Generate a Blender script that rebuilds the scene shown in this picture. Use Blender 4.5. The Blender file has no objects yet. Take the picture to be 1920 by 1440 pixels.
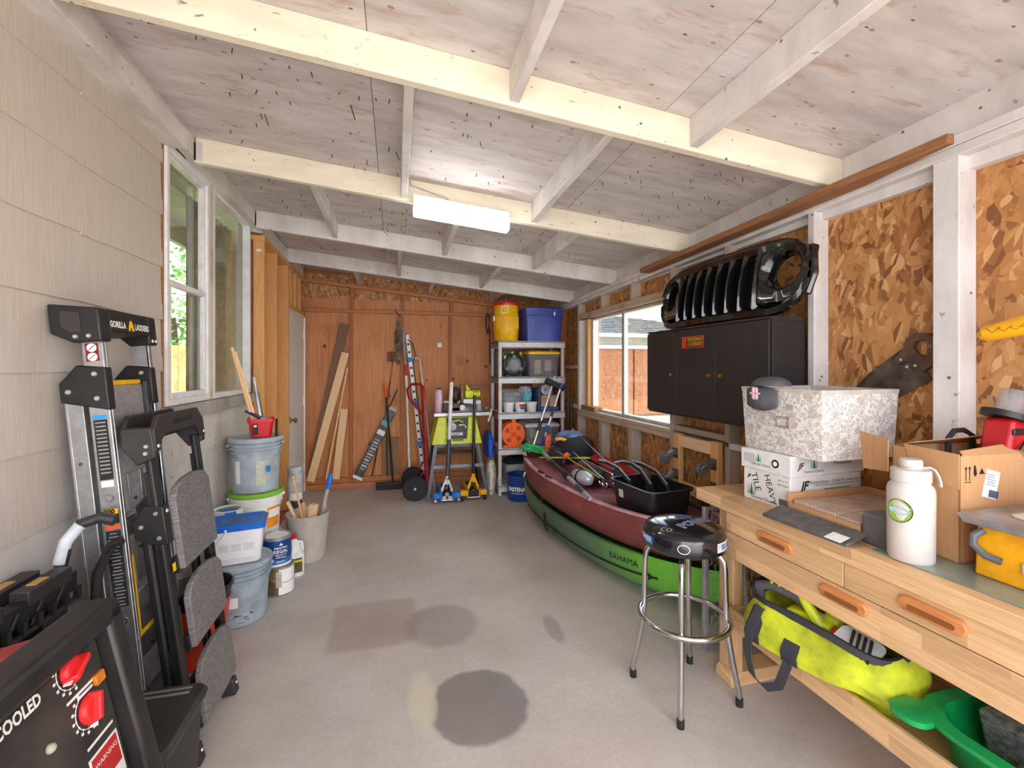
import bpy, bmesh, math, random
from mathutils import Vector as V, Matrix, Euler
R = math.radians
random.seed(7)
SC = bpy.context.scene
COL = SC.collection
# ---------------------------------------------------------------- camera
cd = bpy.data.cameras.new('camera'); cam = bpy.data.objects.new('camera', cd); COL.objects.link(cam)
cd.sensor_width = 36; cd.lens = 16.0; cd.shift_y = -32/1920; cd.clip_start = .05; cd.clip_end = 200
cam.location = (0, 0, 1.47); cam.rotation_euler = (R(90), 0, R(-14.33)); SC.camera = cam
# ---------------------------------------------------------------- sky, sun, exposure
EXPO = 2.42; SKY = 1.3; SUN = 2.4; LAMP = 4.0
w = bpy.data.worlds.new('sky'); SC.world = w; w.use_nodes = True
nt = w.node_tree; bg = nt.nodes['Background']; bg.inputs[1].default_value = SKY
tc = nt.nodes.new('ShaderNodeTexCoord'); no = nt.nodes.new('ShaderNodeTexNoise'); no.inputs['Scale'].default_value = 3.2; no.inputs['Detail'].default_value = 7
rp = nt.nodes.new('ShaderNodeValToRGB'); rp.color_ramp.elements[0].position = .36; rp.color_ramp.elements[1].position = .52
rp.color_ramp.elements[0].color = (.16, .36, .85, 1); rp.color_ramp.elements[1].color = (1, .98, .95, 1)
nt.links.new(tc.outputs['Generated'], no.inputs['Vector']); nt.links.new(no.outputs[0], rp.inputs[0]); nt.links.new(rp.outputs[0], bg.inputs[0])
sd = bpy.data.lights.new('sun', 'SUN'); sd.energy = SUN; sd.angle = R(1.5); sd.color = (1, .95, .87)
so = bpy.data.objects.new('sun', sd); COL.objects.link(so); so.location = (-4, -6, 9)
so.rotation_euler = V((.50, .30, -1.0)).to_track_quat('-Z', 'Y').to_euler()
vs = SC.view_settings; vs.view_transform = 'Standard'; vs.look = 'None'; vs.gamma = 1; vs.use_curve_mapping = False; vs.exposure = EXPO
SC.cycles.max_bounces = 10; SC.cycles.diffuse_bounces = 8
# ---------------------------------------------------------------- materials
def lin(c):
    f = lambda x: x/12.92 if x <= .04045 else ((x+.055)/1.055)**2.4
    return (f(c[0]/255), f(c[1]/255), f(c[2]/255), 1)
class G:
    def __init__(s, name, rough=.6, metal=0, **k):
        s.m = bpy.data.materials.new(name); s.m.use_nodes = True; s.t = s.m.node_tree; s.p = s.t.nodes['Principled BSDF']
        s.p.inputs['Roughness'].default_value = rough; s.p.inputs['Metallic'].default_value = metal
        for a, b in k.items(): s.p.inputs[a.replace('_', ' ')].default_value = b
        s.co = s.n('TexCoord').outputs['Object']
    def n(s, t, **k):
        o = s.t.nodes.new('ShaderNode'+t)
        for a, b in k.items():
            if hasattr(o, a): setattr(o, a, b)
            else: o.inputs[a].default_value = b
        return o
    def l(s, a, b): s.t.links.new(a, b)
    def map(s, sc=(1, 1, 1), rot=(0, 0, 0), rnd=False, loc=(0, 0, 0)):
        m = s.n('Mapping'); m.inputs['Scale'].default_value = sc; m.inputs['Rotation'].default_value = rot; m.inputs['Location'].default_value = loc
        s.l(s.co, m.inputs[0])
        if rnd:
            oi = s.n('ObjectInfo'); ad = s.n('VectorMath', operation='MULTIPLY_ADD'); s.l(oi.outputs['Random'], ad.inputs[0]); ad.inputs[1].default_value = (37, 53, 71); s.l(m.outputs[0], ad.inputs[2]); return ad.outputs[0]
        return m.outputs[0]
    def noise(s, scale, sc=(1, 1, 1), detail=4, rough=.55, rnd=False, dist=0):
        o = s.n('TexNoise'); o.inputs['Scale'].default_value = scale; o.inputs['Detail'].default_value = detail; o.inputs['Roughness'].default_value = rough; o.inputs['Distortion'].default_value = dist
        s.l(s.map(sc, rnd=rnd), o.inputs['Vector']); return o.outputs[0]
    def ramp(s, fac, *stops):
        r = s.n('ValToRGB'); e = r.color_ramp.elements
        while len(e) < len(stops): e.new(.5)
        for i, (p, c) in enumerate(stops): e[i].position = p; e[i].color = lin(c) if not isinstance(c, float) else (c, c, c, 1)
        s.l(fac, r.inputs[0]); return r.outputs[0]
    def mix(s, fac, a, b, mode='MIX'):
        m = s.n('Mix', data_type='RGBA', blend_type=mode)
        for x, i in ((fac, 0), (a, 6), (b, 7)):
            if isinstance(x, (int, float)): m.inputs[i].default_value = x
            elif isinstance(x, tuple): m.inputs[i].default_value = lin(x)
            else: s.l(x, m.inputs[i])
        return m.outputs[2]
    def col(s, c):
        if isinstance(c, tuple): s.p.inputs['Base Color'].default_value = lin(c)
        else: s.l(c, s.p.inputs['Base Color'])
        return s
    def bump(s, h, st=.3, d=.01):
        b = s.n('Bump'); b.inputs['Strength'].default_value = st; b.inputs['Distance'].default_value = d
        s.l(h, b.inputs['Height']); s.l(b.outputs[0], s.p.inputs['Normal']); return s
MC = {}
def M(c, rough=.55, metal=0, var=.06, scale=14, **k):
    """plain stuff with a slight uneven tone"""
    key = (c, rough, metal, var, scale, tuple(k.items()))
    if key in MC: return MC[key]
    g = G('m_%d_%d_%d_%d' % (c+(len(MC),)), rough, metal, **k)
    if var:
        d = tuple(max(0, int(x*(1-var*2.2))) for x in c); l = tuple(min(255, int(x*(1+var))) for x in c)
        g.col(g.ramp(g.noise(scale, rnd=True, detail=5), (.3, d), (.7, l)))
    else: g.col(c)
    MC[key] = g.m; return g.m
def wood(name, c1, c2, sc, rough=.6, knots=None, b=.15, dirt=None):
    g = G(name, rough); n = g.noise(6, sc, 6, .6, True, .4)
    c = g.ramp(n, (.28, c1), (.72, c2))
    if knots:
        v = g.n('TexVoronoi', voronoi_dimensions='3D'); v.inputs['Scale'].default_value = knots[0]; g.l(g.map(knots[1], rnd=True), v.inputs['Vector'])
        c = g.mix(g.ramp(v.outputs['Distance'], (knots[2], 1.), (knots[2]*1.6, 0.)), c, knots[3])
    if dirt:
        c = g.mix(g.ramp(g.noise(3, rnd=True, detail=7), (.55, 0.), (.75, .7)), c, dirt)
    g.col(c).bump(n, b, .003); return g.m
def painted(name, base, dark, chip, rough=.6, sc=(1, 1, 1), chipth=.66, amt=.8):
    g = G(name, rough); n1 = g.noise(5, sc, 6, .6, True); c = g.ramp(n1, (.3, dark), (.62, base))
    n2 = g.noise(24, sc, 5, .62, True, .6); c = g.mix(g.ramp(n2, (chipth, 0.), (chipth+.05, amt)), c, chip)
    v = g.n('TexVoronoi'); v.inputs['Scale'].default_value = 9; g.l(g.map((1, 1, 1), rnd=True), v.inputs['Vector'])
    c = g.mix(g.ramp(v.outputs['Distance'], (.045, .85), (.07, 0.)), c, (70, 48, 36))
    g.col(c).bump(n2, .12, .003); return g.m
def osb(name):
    g = G(name, .6); cs = []
    for i, (rx, sc) in enumerate(((10, (38, 38, 7)), (-22, (44, 44, 8)), (50, (30, 30, 8)))):
        v = g.n('TexVoronoi', voronoi_dimensions='3D'); v.inputs['Scale'].default_value = 1.0; v.inputs['Randomness'].default_value = 1
        wv = g.n('TexNoise'); wv.inputs['Scale'].default_value = 5; g.l(g.co, wv.inputs['Vector'])
        ad = g.n('VectorMath', operation='MULTIPLY_ADD'); g.l(wv.outputs['Color'], ad.inputs[0]); ad.inputs[1].default_value = (.5, .5, .5); mm = g.n('Mapping'); mm.inputs['Scale'].default_value = sc; g.l(g.map((1, 1, 1), (R(rx), R(rx), 0)), mm.inputs[0]); g.l(mm.outputs[0], ad.inputs[2])
        g.l(ad.outputs[0], v.inputs['Vector'])
        se = g.n('SeparateColor'); g.l(v.outputs['Color'], se.inputs[0])
        cs.append(g.ramp(se.outputs[0], (.03, (126, 78, 40)), (.2, (164, 108, 58)), (.5, (182, 126, 72)), (.8, (194, 140, 84)), (.97, (212, 166, 112))))
    c = g.mix(g.ramp(g.noise(11), (.46, 0.), (.5, 1.)), cs[0], cs[1]); c = g.mix(g.ramp(g.noise(8, detail=2), (.60, 0.), (.62, 1.)), c, cs[2])
    c = g.mix(g.ramp(g.noise(40, (1, 1, .3)), (.64, 0.), (.74, .45)), c, (100, 58, 26))
    g.col(c).bump(c, .25, .004); return g.m
m_osb = osb('osb')
m_siding = wood('siding', (186, 176, 163), (204, 195, 183), (30, 30, .6), .75, b=.25)
m_siding_low = painted('siding_low', (208, 204, 198), (186, 181, 174), (150, 140, 128), .75, (1, 1, .6), .64, .6)
m_rafter = painted('rafter_paint', (238, 230, 208), (222, 212, 190), (126, 98, 66), .6, (.7, 2, 2), .65)
m_white = painted('white_paint', (226, 222, 218), (196, 190, 186), (140, 118, 100), .6, (1, 1, .5), .66)
def ceilmat():
    g = G('ceiling_ply', .7); n = g.noise(3, (1, 4, 4), 6, .6, True); c = g.ramp(n, (.3, (186, 178, 176)), (.55, (206, 200, 198)), (.75, (218, 214, 212)))
    c = g.mix(g.ramp(g.noise(7, (.7, 2.5, 1), 6, .65, True, .5), (.56, 0.), (.70, .7)), c, (176, 140, 120))
    c = g.mix(g.ramp(g.noise(20, (.5, 2.5, 1), 4, .6, True), (.68, 0.), (.74, .8)), c, (116, 108, 110))
    v = g.n('TexVoronoi'); v.inputs['Scale'].default_value = 8; g.l(g.map((1, 1.8, 1), rnd=True), v.inputs['Vector'])
    c = g.mix(g.ramp(v.outputs['Distance'], (.07, .7), (.12, 0.)), c, (150, 92, 74))
    v = g.n('TexVoronoi'); v.inputs['Scale'].default_value = 7; g.l(g.map((1, 2.2, 1), rnd=True, loc=(3, 1, 2)), v.inputs['Vector'])
    c = g.mix(g.ramp(v.outputs['Distance'], (.05, .9), (.07, 0.)), c, (72, 64, 62))
    g.col(c).bump(n, .1, .003); return g.m
m_ceil = ceilmat()
m_fir = wood('fir_stud', (206, 146, 82), (226, 176, 112), (22, 22, .9), .55, (2.2, (2, 2, .7), .05, (140, 78, 38)))
m_ply = wood('red_ply', (186, 114, 62), (214, 150, 94), (9, 9, .55), .6, (4.2, (1.1, 1.1, .9), .075, (116, 54, 26)), dirt=(166, 96, 54))
m_redstud = wood('red_stud', (152, 84, 46), (184, 112, 66), (20, 20, 1), .6)
m_redstud_h = wood('red_stud_h', (166, 98, 54), (200, 134, 82), (1, 20, 20), .6)
m_grey_stud = wood('grey_stud', (168, 152, 132), (196, 182, 164), (24, 24, 1), .7, dirt=(128, 96, 68))
m_grey_beam = wood('grey_beam', (172, 148, 124), (204, 186, 164), (24, 1, 24), .7, dirt=(126, 84, 56))
m_pine = wood('pine', (222, 178, 128), (240, 206, 160), (24, 24, 1), .55, (3, (2, 2, .5), .06, (168, 112, 66)))
m_pine_y = wood('pine_y', (222, 178, 128), (240, 206, 160), (24, 1, 24), .55, (3, (2, .5, 2), .06, (168, 112, 66)))
m_brown_board = wood('old_brown_board', (118, 76, 46), (168, 116, 74), (22, 1, 22), .65)
m_dark_board = wood('weathered_board', (112, 82, 62), (138, 104, 80), (24, 24, 1), .7)
def beech(name, sc, order):
    g = G(name, .42); n = g.noise(6, sc, 6, .6, True, .4); c = g.ramp(n, (.28, (208, 164, 116)), (.72, (234, 198, 152)))
    s = g.n('SeparateXYZ'); g.l(g.map((1, 1, 1), rnd=True), s.inputs[0]); cx = g.n('CombineXYZ'); g.l(s.outputs[order[0]], cx.inputs[0]); g.l(s.outputs[order[1]], cx.inputs[1])
    bt = g.n('TexBrick'); g.l(cx.outputs[0], bt.inputs['Vector']); bt.inputs['Scale'].default_value = 1; bt.inputs['Brick Width'].default_value = .31; bt.inputs['Row Height'].default_value = .043; bt.inputs['Mortar Size'].default_value = 0
    bt.inputs['Color1'].default_value = (.62, .56, .50, 1); bt.inputs['Color2'].default_value = (1.05, 1.03, 1, 1); bt.offset = .37
    g.col(g.mix(.75, c, bt.outputs['Color'], 'MULTIPLY')).bump(n, .05, .003); return g.m
m_beech = beech('beech', (26, 1.2, 26), (1, 2)); m_beech_z = beech('beech_z', (26, 26, 1.2), (2, 1)); m_beech_x = beech('beech_x', (1.2, 26, 26), (0, 2))
m_handle = wood('stained_handle', (188, 116, 62), (208, 138, 82), (20, 2, 20), .3, b=.03)
def floormat():
    g = G('concrete', .62); n = g.noise(1.6, detail=9, rough=.65); c = g.ramp(n, (.3, (178, 169, 160)), (.5, (196, 188, 180)), (.7, (208, 201, 193)))
    c = g.mix(g.ramp(g.noise(45, detail=6), (.35, .0), (.7, .35)), c, (168, 159, 150))
    c = g.mix(g.ramp(g.noise(.7, detail=5), (.5, 0.), (.7, .45)), c, (178, 156, 134))
    sep = g.n('SeparateXYZ'); wn = g.n('TexNoise'); wn.inputs['Scale'].default_value = 9; wn.inputs['Detail'].default_value = 5; g.l(g.co, wn.inputs['Vector'])
    ad = g.n('VectorMath', operation='MULTIPLY_ADD'); g.l(wn.outputs['Color'], ad.inputs[0]); ad.inputs[1].default_value = (.05, .05, 0); g.l(g.co, ad.inputs[2]); g.l(ad.outputs[0], sep.inputs[0])
    def spot(cx, cy, rx, ry, colr, amt, soft=.12, box=False):
        nonlocal c
        fs = []
        for o, cc, rr in ((0, cx+.025, rx), (1, cy+.025, ry)):
            a = g.n('Math', operation='SUBTRACT'); g.l(sep.outputs[o], a.inputs[0]); a.inputs[1].default_value = cc
            b = g.n('Math', operation='DIVIDE'); g.l(a.outputs[0], b.inputs[0]); b.inputs[1].default_value = rr
            p = g.n('Math', operation='POWER'); q = g.n('Math', operation='ABSOLUTE'); g.l(b.outputs[0], q.inputs[0]); g.l(q.outputs[0], p.inputs[0]); p.inputs[1].default_value = 8 if box else 2; fs.append(p.outputs[0])
        s_ = g.n('Math', operation='ADD'); g.l(fs[0], s_.inputs[0]); g.l(fs[1], s_.inputs[1])
        c = g.mix(g.ramp(s_.outputs[0], (1-soft, amt), (1., 0.)), c, colr)
    spot(.35, 1.96, .225, .235, (108, 102, 102), .72, .2); spot(.255, 2.62, .225, .24, (132, 122, 116), .5, .35)
    spot(-.12, 2.73, .25, .26, (150, 132, 114), .5, .7, True); spot(.115, 2.05, .07, .22, (208, 200, 176), .75, .6)
    spot(.86, 2.42, .05, .16, (132, 122, 116), .5, .5)
    c = g.mix(g.ramp(g.noise(9, detail=8, rough=.7), (.66, 0.), (.72, .5)), c, (116, 106, 98))
    g.col(c).bump(g.noise(60, detail=8), .25, .003); return g.m
m_floor = floormat()
m_con = painted('foundation', (176, 170, 162), (150, 142, 132), (120, 104, 88), .85)
blk = M((30, 29, 29), .45, 0, .12); blk2 = M((50, 47, 46), .5, 0, .1); blkg = M((16, 16, 17), .12, 0, 0, Coat_Weight=.6)
alu = M((196, 198, 202), .34, .9, .05, 30); steel = M((205, 205, 205), .12, 1.0, .02); galv = M((176, 180, 184), .45, .7, .08)
plw = M((236, 236, 236), .45, 0, .02); white = M((240, 239, 235), .5, 0, .02); screw = M((220, 220, 222), .3, .8, 0)
red = M((206, 30, 34), .35, 0, .05); yel = M((250, 190, 8), .4, 0, .05); org = M((246, 92, 26), .4, 0, .05); blu = M((22, 84, 190), .4, 0, .05)
lime = M((206, 218, 30), .4, 0, .05); shelfp = M((208, 206, 208), .5, 0, .04); card = wood('cardboard', (186, 138, 92), (200, 154, 108), (30, 30, 1), .8, b=.05)
ink = M((28, 26, 26), .6, 0, 0); rub = M((28, 28, 30), .7, 0, .1); gold = M((200, 150, 40), .3, .9, 0)
def glass(name, c=(255, 255, 255), rough=0, al=.12):
    g = G(name, rough); g.t.nodes.remove(g.p); o = g.t.nodes['Material Output']
    a = g.n('BsdfTransparent'); a.inputs[0].default_value = lin(c); b = g.n('BsdfGlossy'); b.inputs['Roughness'].default_value = .02
    f = g.n('LayerWeight'); f.inputs[0].default_value = al; q = g.n('Math', operation='MULTIPLY_ADD'); g.l(f.outputs['Facing'], q.inputs[0]); q.inputs[1].default_value = .3; q.inputs[2].default_value = .03; mx = g.n('MixShader'); g.l(q.outputs[0], mx.inputs[0]); g.l(a.outputs[0], mx.inputs[1]); g.l(b.outputs[0], mx.inputs[2]); g.l(mx.outputs[0], o.inputs[0]); return g.m
m_glass = glass('window_glass', (238, 244, 240), al=.35)
def clearp(name, c, al=.45):
    g = G(name, .35); g.t.nodes.remove(g.p); o = g.t.nodes['Material Output']
    a = g.n('BsdfTransparent'); a.inputs[0].default_value = lin(c); b = g.n('BsdfPrincipled'); b.inputs['Base Color'].default_value = lin(c); b.inputs['Roughness'].default_value = .25
    mx = g.n('MixShader'); mx.inputs[0].default_value = al; g.l(a.outputs[0], mx.inputs[1]); g.l(b.outputs[0], mx.inputs[2]); g.l(mx.outputs[0], o.inputs[0]); return g.m
m_clear = clearp('clear_plastic', (222, 224, 228), .2); m_smoke = clearp('smoky_plastic', (204, 206, 212), .2)
# ---------------------------------------------------------------- mesh builder
class B:
    def __init__(s): s.v = []; s.f = []; s.M = None
    def add(s, vs, fs):
        o = len(s.v); s.v += [(s.M @ V(p)) if s.M else V(p) for p in vs]; s.f += [tuple(i+o for i in f) for f in fs]; return s
    def hexa(s, p): return s.add(p, [(0, 3, 2, 1), (4, 5, 6, 7), (0, 1, 5, 4), (1, 2, 6, 5), (2, 3, 7, 6), (3, 0, 4, 7)])
    def box(s, a, b):
        (x0, y0, z0), (x1, y1, z1) = a, b
        return s.hexa([(x0, y0, z0), (x1, y0, z0), (x1, y1, z0), (x0, y1, z0), (x0, y0, z1), (x1, y0, z1), (x1, y1, z1), (x0, y1, z1)])
    def cb(s, c, d):
        return s.box((c[0]-d[0]/2, c[1]-d[1]/2, c[2]-d[2]/2), (c[0]+d[0]/2, c[1]+d[1]/2, c[2]+d[2]/2))
    def frus(s, c, d0, d1, h):
        """box tapering from size d0 at z=c to d1 at z=c+h"""
        x, y, z = c; q = []
        for (dx, dy), zz in ((d0, z), (d1, z+h)): q += [(x-dx/2, y-dy/2, zz), (x+dx/2, y-dy/2, zz), (x+dx/2, y+dy/2, zz), (x-dx/2, y+dy/2, zz)]
        return s.hexa(q)
    def loft(s, rings, cap=True, closed=False):
        n = len(rings[0]); vs = [p for r in rings for p in r]; fs = []
        m = len(rings)
        for i in range(m if closed else m-1):
            for j in range(n): fs.append((i*n+j, i*n+(j+1) % n, ((i+1) % m)*n+(j+1) % n, ((i+1) % m)*n+j))
        if cap and not closed: fs += [tuple(range(n-1, -1, -1)), tuple((m-1)*n+j for j in range(n))]
        return s.add(vs, fs)
    def cyl(s, a, b, r0, r1=None, n=16, cap=True):
        return s.tube([a, b], [r0, r0 if r1 is None else r1], n, cap)
    def tube(s, pts, r, n=8, cap=True, closed=False, flat=None):
        P = [V(p) for p in pts]; k = len(P); rr = r if isinstance(r, (list, tuple)) else [r]*k; rings = []; up = None
        for i in range(k):
            a = P[(i-1) % k] if (closed or i > 0) else P[i]; b = P[(i+1) % k] if (closed or i < k-1) else P[i]
            t = (b-a).normalized()
            if up is None: up = V((0, 0, 1)) if abs(t.z) < .9 else V((1, 0, 0))
            x = t.cross(up)
            if x.length < 1e-5: x = t.orthogonal()
            x.normalize(); y = x.cross(t).normalized(); up = y
            fx, fy = flat if flat else (1, 1)
            rings.append([P[i]+(x*math.cos(2*math.pi*j/n)*fx+y*math.sin(2*math.pi*j/n)*fy)*rr[i] for j in range(n)])
        return s.loft(rings, cap, closed)
    def ribbon(s, pts, w, t, side):
        """flat strap along pts, width direction side"""
        P = [V(p) for p in pts]; side = V(side).normalized(); rings = []
        for i in range(len(P)):
            tg = (P[min(i+1, len(P)-1)]-P[max(i-1, 0)]).normalized(); nn = tg.cross(side).normalized()
            rings.append([P[i]+side*w/2+nn*t/2, P[i]-side*w/2+nn*t/2, P[i]-side*w/2-nn*t/2, P[i]+side*w/2-nn*t/2])
        return s.loft(rings)
    def lathe(s, prof, n=28, c=(0, 0, 0), cap=True, axis='z', sx=1, sy=1):
        rings = []
        for r, z in prof:
            ring = []
            for j in range(n):
                a = 2*math.pi*j/n; x, y = r*math.cos(a)*sx, r*math.sin(a)*sy
                p = (x, y, z) if axis == 'z' else ((z, x, y) if axis == 'x' else (y, z, x))
                ring.append((p[0]+c[0], p[1]+c[1], p[2]+c[2]))
            rings.append(ring)
        return s.loft(rings, cap)
    def rr(s, prof, c=(0, 0, 0), n=5, cap=True):
        """rounded-rectangle lathe: prof of (half x, half y, corner radius, z)"""
        rings = []
        for hx, hy, rd, z in prof:
            ring = []
            for q, (sx, sy) in enumerate(((1, 1), (-1, 1), (-1, -1), (1, -1))):
                for j in range(n):
                    a = math.pi/2*(q+j/(n-1)); ring.append((c[0]+sx*(hx-rd)+rd*math.cos(a), c[1]+sy*(hy-rd)+rd*math.sin(a), c[2]+z))
            rings.append(ring)
        return s.loft(rings, cap)
    def prism(s, poly, t0, t1, ax='z'):
        f = {'z': lambda p, t: (p[0], p[1], t), 'y': lambda p, t: (p[0], t, p[1]), 'x': lambda p, t: (t, p[0], p[1])}[ax]
        return s.loft([[f(p, t0) for p in poly], [f(p, t1) for p in poly]])
    def sph(s, c, r, n=14, m=9, half=False):
        r = r if isinstance(r, (list, tuple)) else (r, r, r); prof = []
        rings = []
        for i in range(m+1):
            a = (-math.pi/2 if not half else 0)+(math.pi if not half else math.pi/2)*i/m
            q = max(math.cos(a), 1e-3)
            rings.append([(c[0]+r[0]*q*math.cos(2*math.pi*j/n), c[1]+r[1]*q*math.sin(2*math.pi*j/n), c[2]+r[2]*math.sin(a)) for j in range(n)])
        return s.loft(rings)
    def torus(s, c, Rr, r, n=32, k=8, ax='z', sx=1, sy=1):
        pts = []
        for j in range(n):
            a = 2*math.pi*j/n; x, y = Rr*math.cos(a)*sx, Rr*math.sin(a)*sy
            d = {'z': (x, y, 0), 'x': (0, x, y), 'y': (x, 0, y)}[ax]; pts.append((c[0]+d[0], c[1]+d[1], c[2]+d[2]))
        return s.tube(pts, r, k, False, True)
    def grid(s, fn, nu, nv, cu=False):
        vs = [fn(i/(nu if cu else nu-1), j/(nv-1)) for j in range(nv) for i in range(nu)]; fs = []
        for j in range(nv-1):
            for i in range(nu if cu else nu-1): fs.append((j*nu+i, j*nu+(i+1) % nu, (j+1)*nu+(i+1) % nu, (j+1)*nu+i))
        return s.add(vs, fs)
def mesh(b, name, ang=35):
    me = bpy.data.meshes.new(name); me.from_pydata([tuple(p) for p in b.v], [], b.f)
    bm = bmesh.new(); bm.from_mesh(me); bmesh.ops.recalc_face_normals(bm, faces=bm.faces); bm.to_mesh(me); bm.free()
    me.polygons.foreach_set('use_smooth', [True]*len(me.polygons)); me.set_sharp_from_angle(angle=R(ang)); me.update(); return me
MW = {}
def mods(o, bev, sol, sub, seg):
    if sol:
        m = o.modifiers.new('thickness', 'SOLIDIFY'); m.thickness = sol; m.offset = 0
    if sub:
        m = o.modifiers.new('smooth', 'SUBSURF'); m.levels = sub; m.render_levels = sub
    if bev:
        m = o.modifiers.new('bevel', 'BEVEL'); m.width = bev; m.segments = seg; m.limit_method = 'ANGLE'; m.angle_limit = R(40)
def P(b, name, mat, par, bev=0, w=False, label=None, sol=0, sub=0, seg=2, kind=None, ang=35):
    """a part, child of par. w: vertices given in world space"""
    if w and par in MW:
        iv = MW[par].inverted(); b.v = [iv @ p for p in b.v]
    o = bpy.data.objects.new(name, mesh(b, name, ang)); COL.objects.link(o); o.data.materials.append(mat); o.parent = par
    if par in MW: MW[o] = MW[par]
    mods(o, bev, sol, sub, seg)
    if label: o['label'] = label
    if kind: o['kind'] = kind
    return o
def tag(o, label, cat, group=None):
    o['label'] = label; o['category'] = cat
    if group: o['group'] = group
    return o
def T(name, label, cat, loc=(0, 0, 0), rot=(0, 0, 0), group=None):
    o = bpy.data.objects.new(name, None); COL.objects.link(o); o.empty_display_size = .05
    o.location = loc; o.rotation_euler = rot; MW[o] = Matrix.Translation(loc) @ Euler(rot).to_matrix().to_4x4()
    return tag(o, label, cat, group)
def S(b, name, label, cat, mat, group=None, bev=0, sol=0, sub=0, seg=2, ang=35):
    """a thing that is one mesh, built in world space, origin moved to its base"""
    xs = [p.x for p in b.v]; ys = [p.y for p in b.v]; z = min(p.z for p in b.v); c = V(((min(xs)+max(xs))/2, (min(ys)+max(ys))/2, z))
    b.v = [p-c for p in b.v]; o = bpy.data.objects.new(name, mesh(b, name, ang)); COL.objects.link(o); o.location = c; o.data.materials.append(mat)
    MW[o] = Matrix.Translation(c); mods(o, bev, sol, sub, seg); return tag(o, label, cat, group)
def ST(b, name, mat, bev=0, par=None, ang=35):
    o = bpy.data.objects.new(name, mesh(b, name, ang)); COL.objects.link(o); o.data.materials.append(mat); mods(o, bev, 0, 0, 2)
    if par: o.parent = par
    else: o['kind'] = 'structure'
    return o
def copy_tree(o, par=None):
    c = o.copy(); COL.objects.link(c); c.parent = par
    for ch in list(o.children): copy_tree(ch, c)
    return c
def TXT(s, size, mat, par, loc, xd, yd, name='lettering', ext=.0006, al='CENTER', bold=0, shear=0, w=False, sx=1, warp=None):
    """flat print: text set at loc with x axis xd and y axis yd"""
    cu = bpy.data.curves.new(name, 'FONT'); cu.body = s; cu.size = size; cu.align_x = al; cu.align_y = 'CENTER'; cu.offset = bold; cu.shear = shear; cu.resolution_u = 2
    t = bpy.data.objects.new(name, cu); COL.objects.link(t); dg = bpy.context.evaluated_depsgraph_get(); me = bpy.data.meshes.new_from_object(t.evaluated_get(dg)); bpy.data.objects.remove(t); bpy.data.curves.remove(cu)
    x = V(xd).normalized(); y = V(yd); y = (y-x*y.dot(x)).normalized(); z = x.cross(y)
    for v in me.vertices:
        p = v.co
        v.co = V(warp(p.x*sx, p.y)) if warp else V(loc)+x*p.x*sx+y*p.y+z*ext
    if w and par in MW:
        iv = MW[par].inverted()
        for v in me.vertices: v.co = iv @ v.co
    me.name = name; o = bpy.data.objects.new(name, me); COL.objects.link(o); me.materials.append(mat); o.parent = par
    if par in MW: MW[o] = MW[par]
    return o
def quad(par, name, mat, loc, xd, yd, wd, ht, t=.001, w=False, label=None):
    """thin sticker"""
    x = V(xd).normalized(); y = V(yd); y = (y-x*y.dot(x)).normalized(); z = x.cross(y); c = V(loc); b = B(); q = []
    for k in (0, t): q += [c-x*wd/2-y*ht/2+z*k, c+x*wd/2-y*ht/2+z*k, c+x*wd/2+y*ht/2+z*k, c-x*wd/2+y*ht/2+z*k]
    b.hexa(q); return P(b, name, mat, par, w=w, label=label)
# ================================================================ the building
XL, XS, XR, XO, YB = -1.14, -1.04, 2.0, 2.09, 5.85
Y0 = -.9
def ceil(x, y): return 2.66-.1*x-.025*(y-1.7)
def plate(y): return 2.24-.02*(y-1.7)
fl = ST(B().box((-1.3, Y0, -.12), (2.2, 6.0, 0)), 'floor', m_floor)
ST(B().box((-9, -14, -.16), (30, Y0-.001, -.04)), 'ground', M((196, 190, 180), .9, 0, .05))
ST(B().box((2.201, Y0, -.16), (30, 40, -.04)), 'ground_yard', M((168, 160, 140), .9, 0, .1))
# --- house wall on the left: foundation, lapped siding courses
wl = ST(B().box((-1.32, Y0, -.12), (-1.20, 2.66, 2.85)).box((-1.32, 2.66, -.12), (-1.20, 4.10, 1.24)), 'wall_left', m_siding)
ST(B().box((-1.2, Y0, -.1), (-1.125, 4.10, .40)), 'foundation', m_con, .006, wl)
ST(B().box((-1.2, 2.5, .40), (-1.118, 4.10, .43)), 'ledge', m_con, .005, wl)
ex = .262; tops = [1.449+ex*k for k in range(-4, 6)]
def siding(y0, y1, zb, zt, mt, seed):
    b = B(); n = 14; rnd = random.Random(seed); ph = rnd.random()*6; top = []; bot = []
    for i in range(n+1):
        y = y0+(y1-y0)*i/n; wv = .004*math.sin(y*5+ph)+.002*math.sin(y*14+ph*2); bot.append((y, zb+wv))
    rings = []
    for y, z in bot: rings.append([(XL, y, z), (XL-.014, y, z), (XL-.021, y, zt), (XL-.007, y, zt)])
    b.loft(rings); return ST(b, 'siding_board', mt, 0, wl, 20)
for k, zb in enumerate(tops):
    zt = zb+ex+.008
    if zb > 2.7: continue
    zt = min(zt, 2.74); low = zb+.1 < 1.2
    for y0, y1 in (((-.9, .93), (.934, 2.665)) if k % 2 else ((-.9, .2), (.204, 2.05), (2.054, 2.665))):
        siding(y0, y1, max(zb, .405), zt, m_siding_low if zb < .9 else m_siding, k*3+y0)
    if zb < 1.2:
        zt2 = min(zt, 1.185)
        for y0, y1 in (((2.669, 3.4), (3.404, 4.1)) if k % 2 else ((2.669, 3.02), (3.024, 3.75), (3.754, 4.1))): siding(y0, y1, max(zb, .405), zt2, m_siding_low, k*5+y0)
ST(B().box((-1.2, 2.64, 1.185), (-1.105, 4.10, 1.262)), 'window_ledge', m_con, .006, wl)
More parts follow.
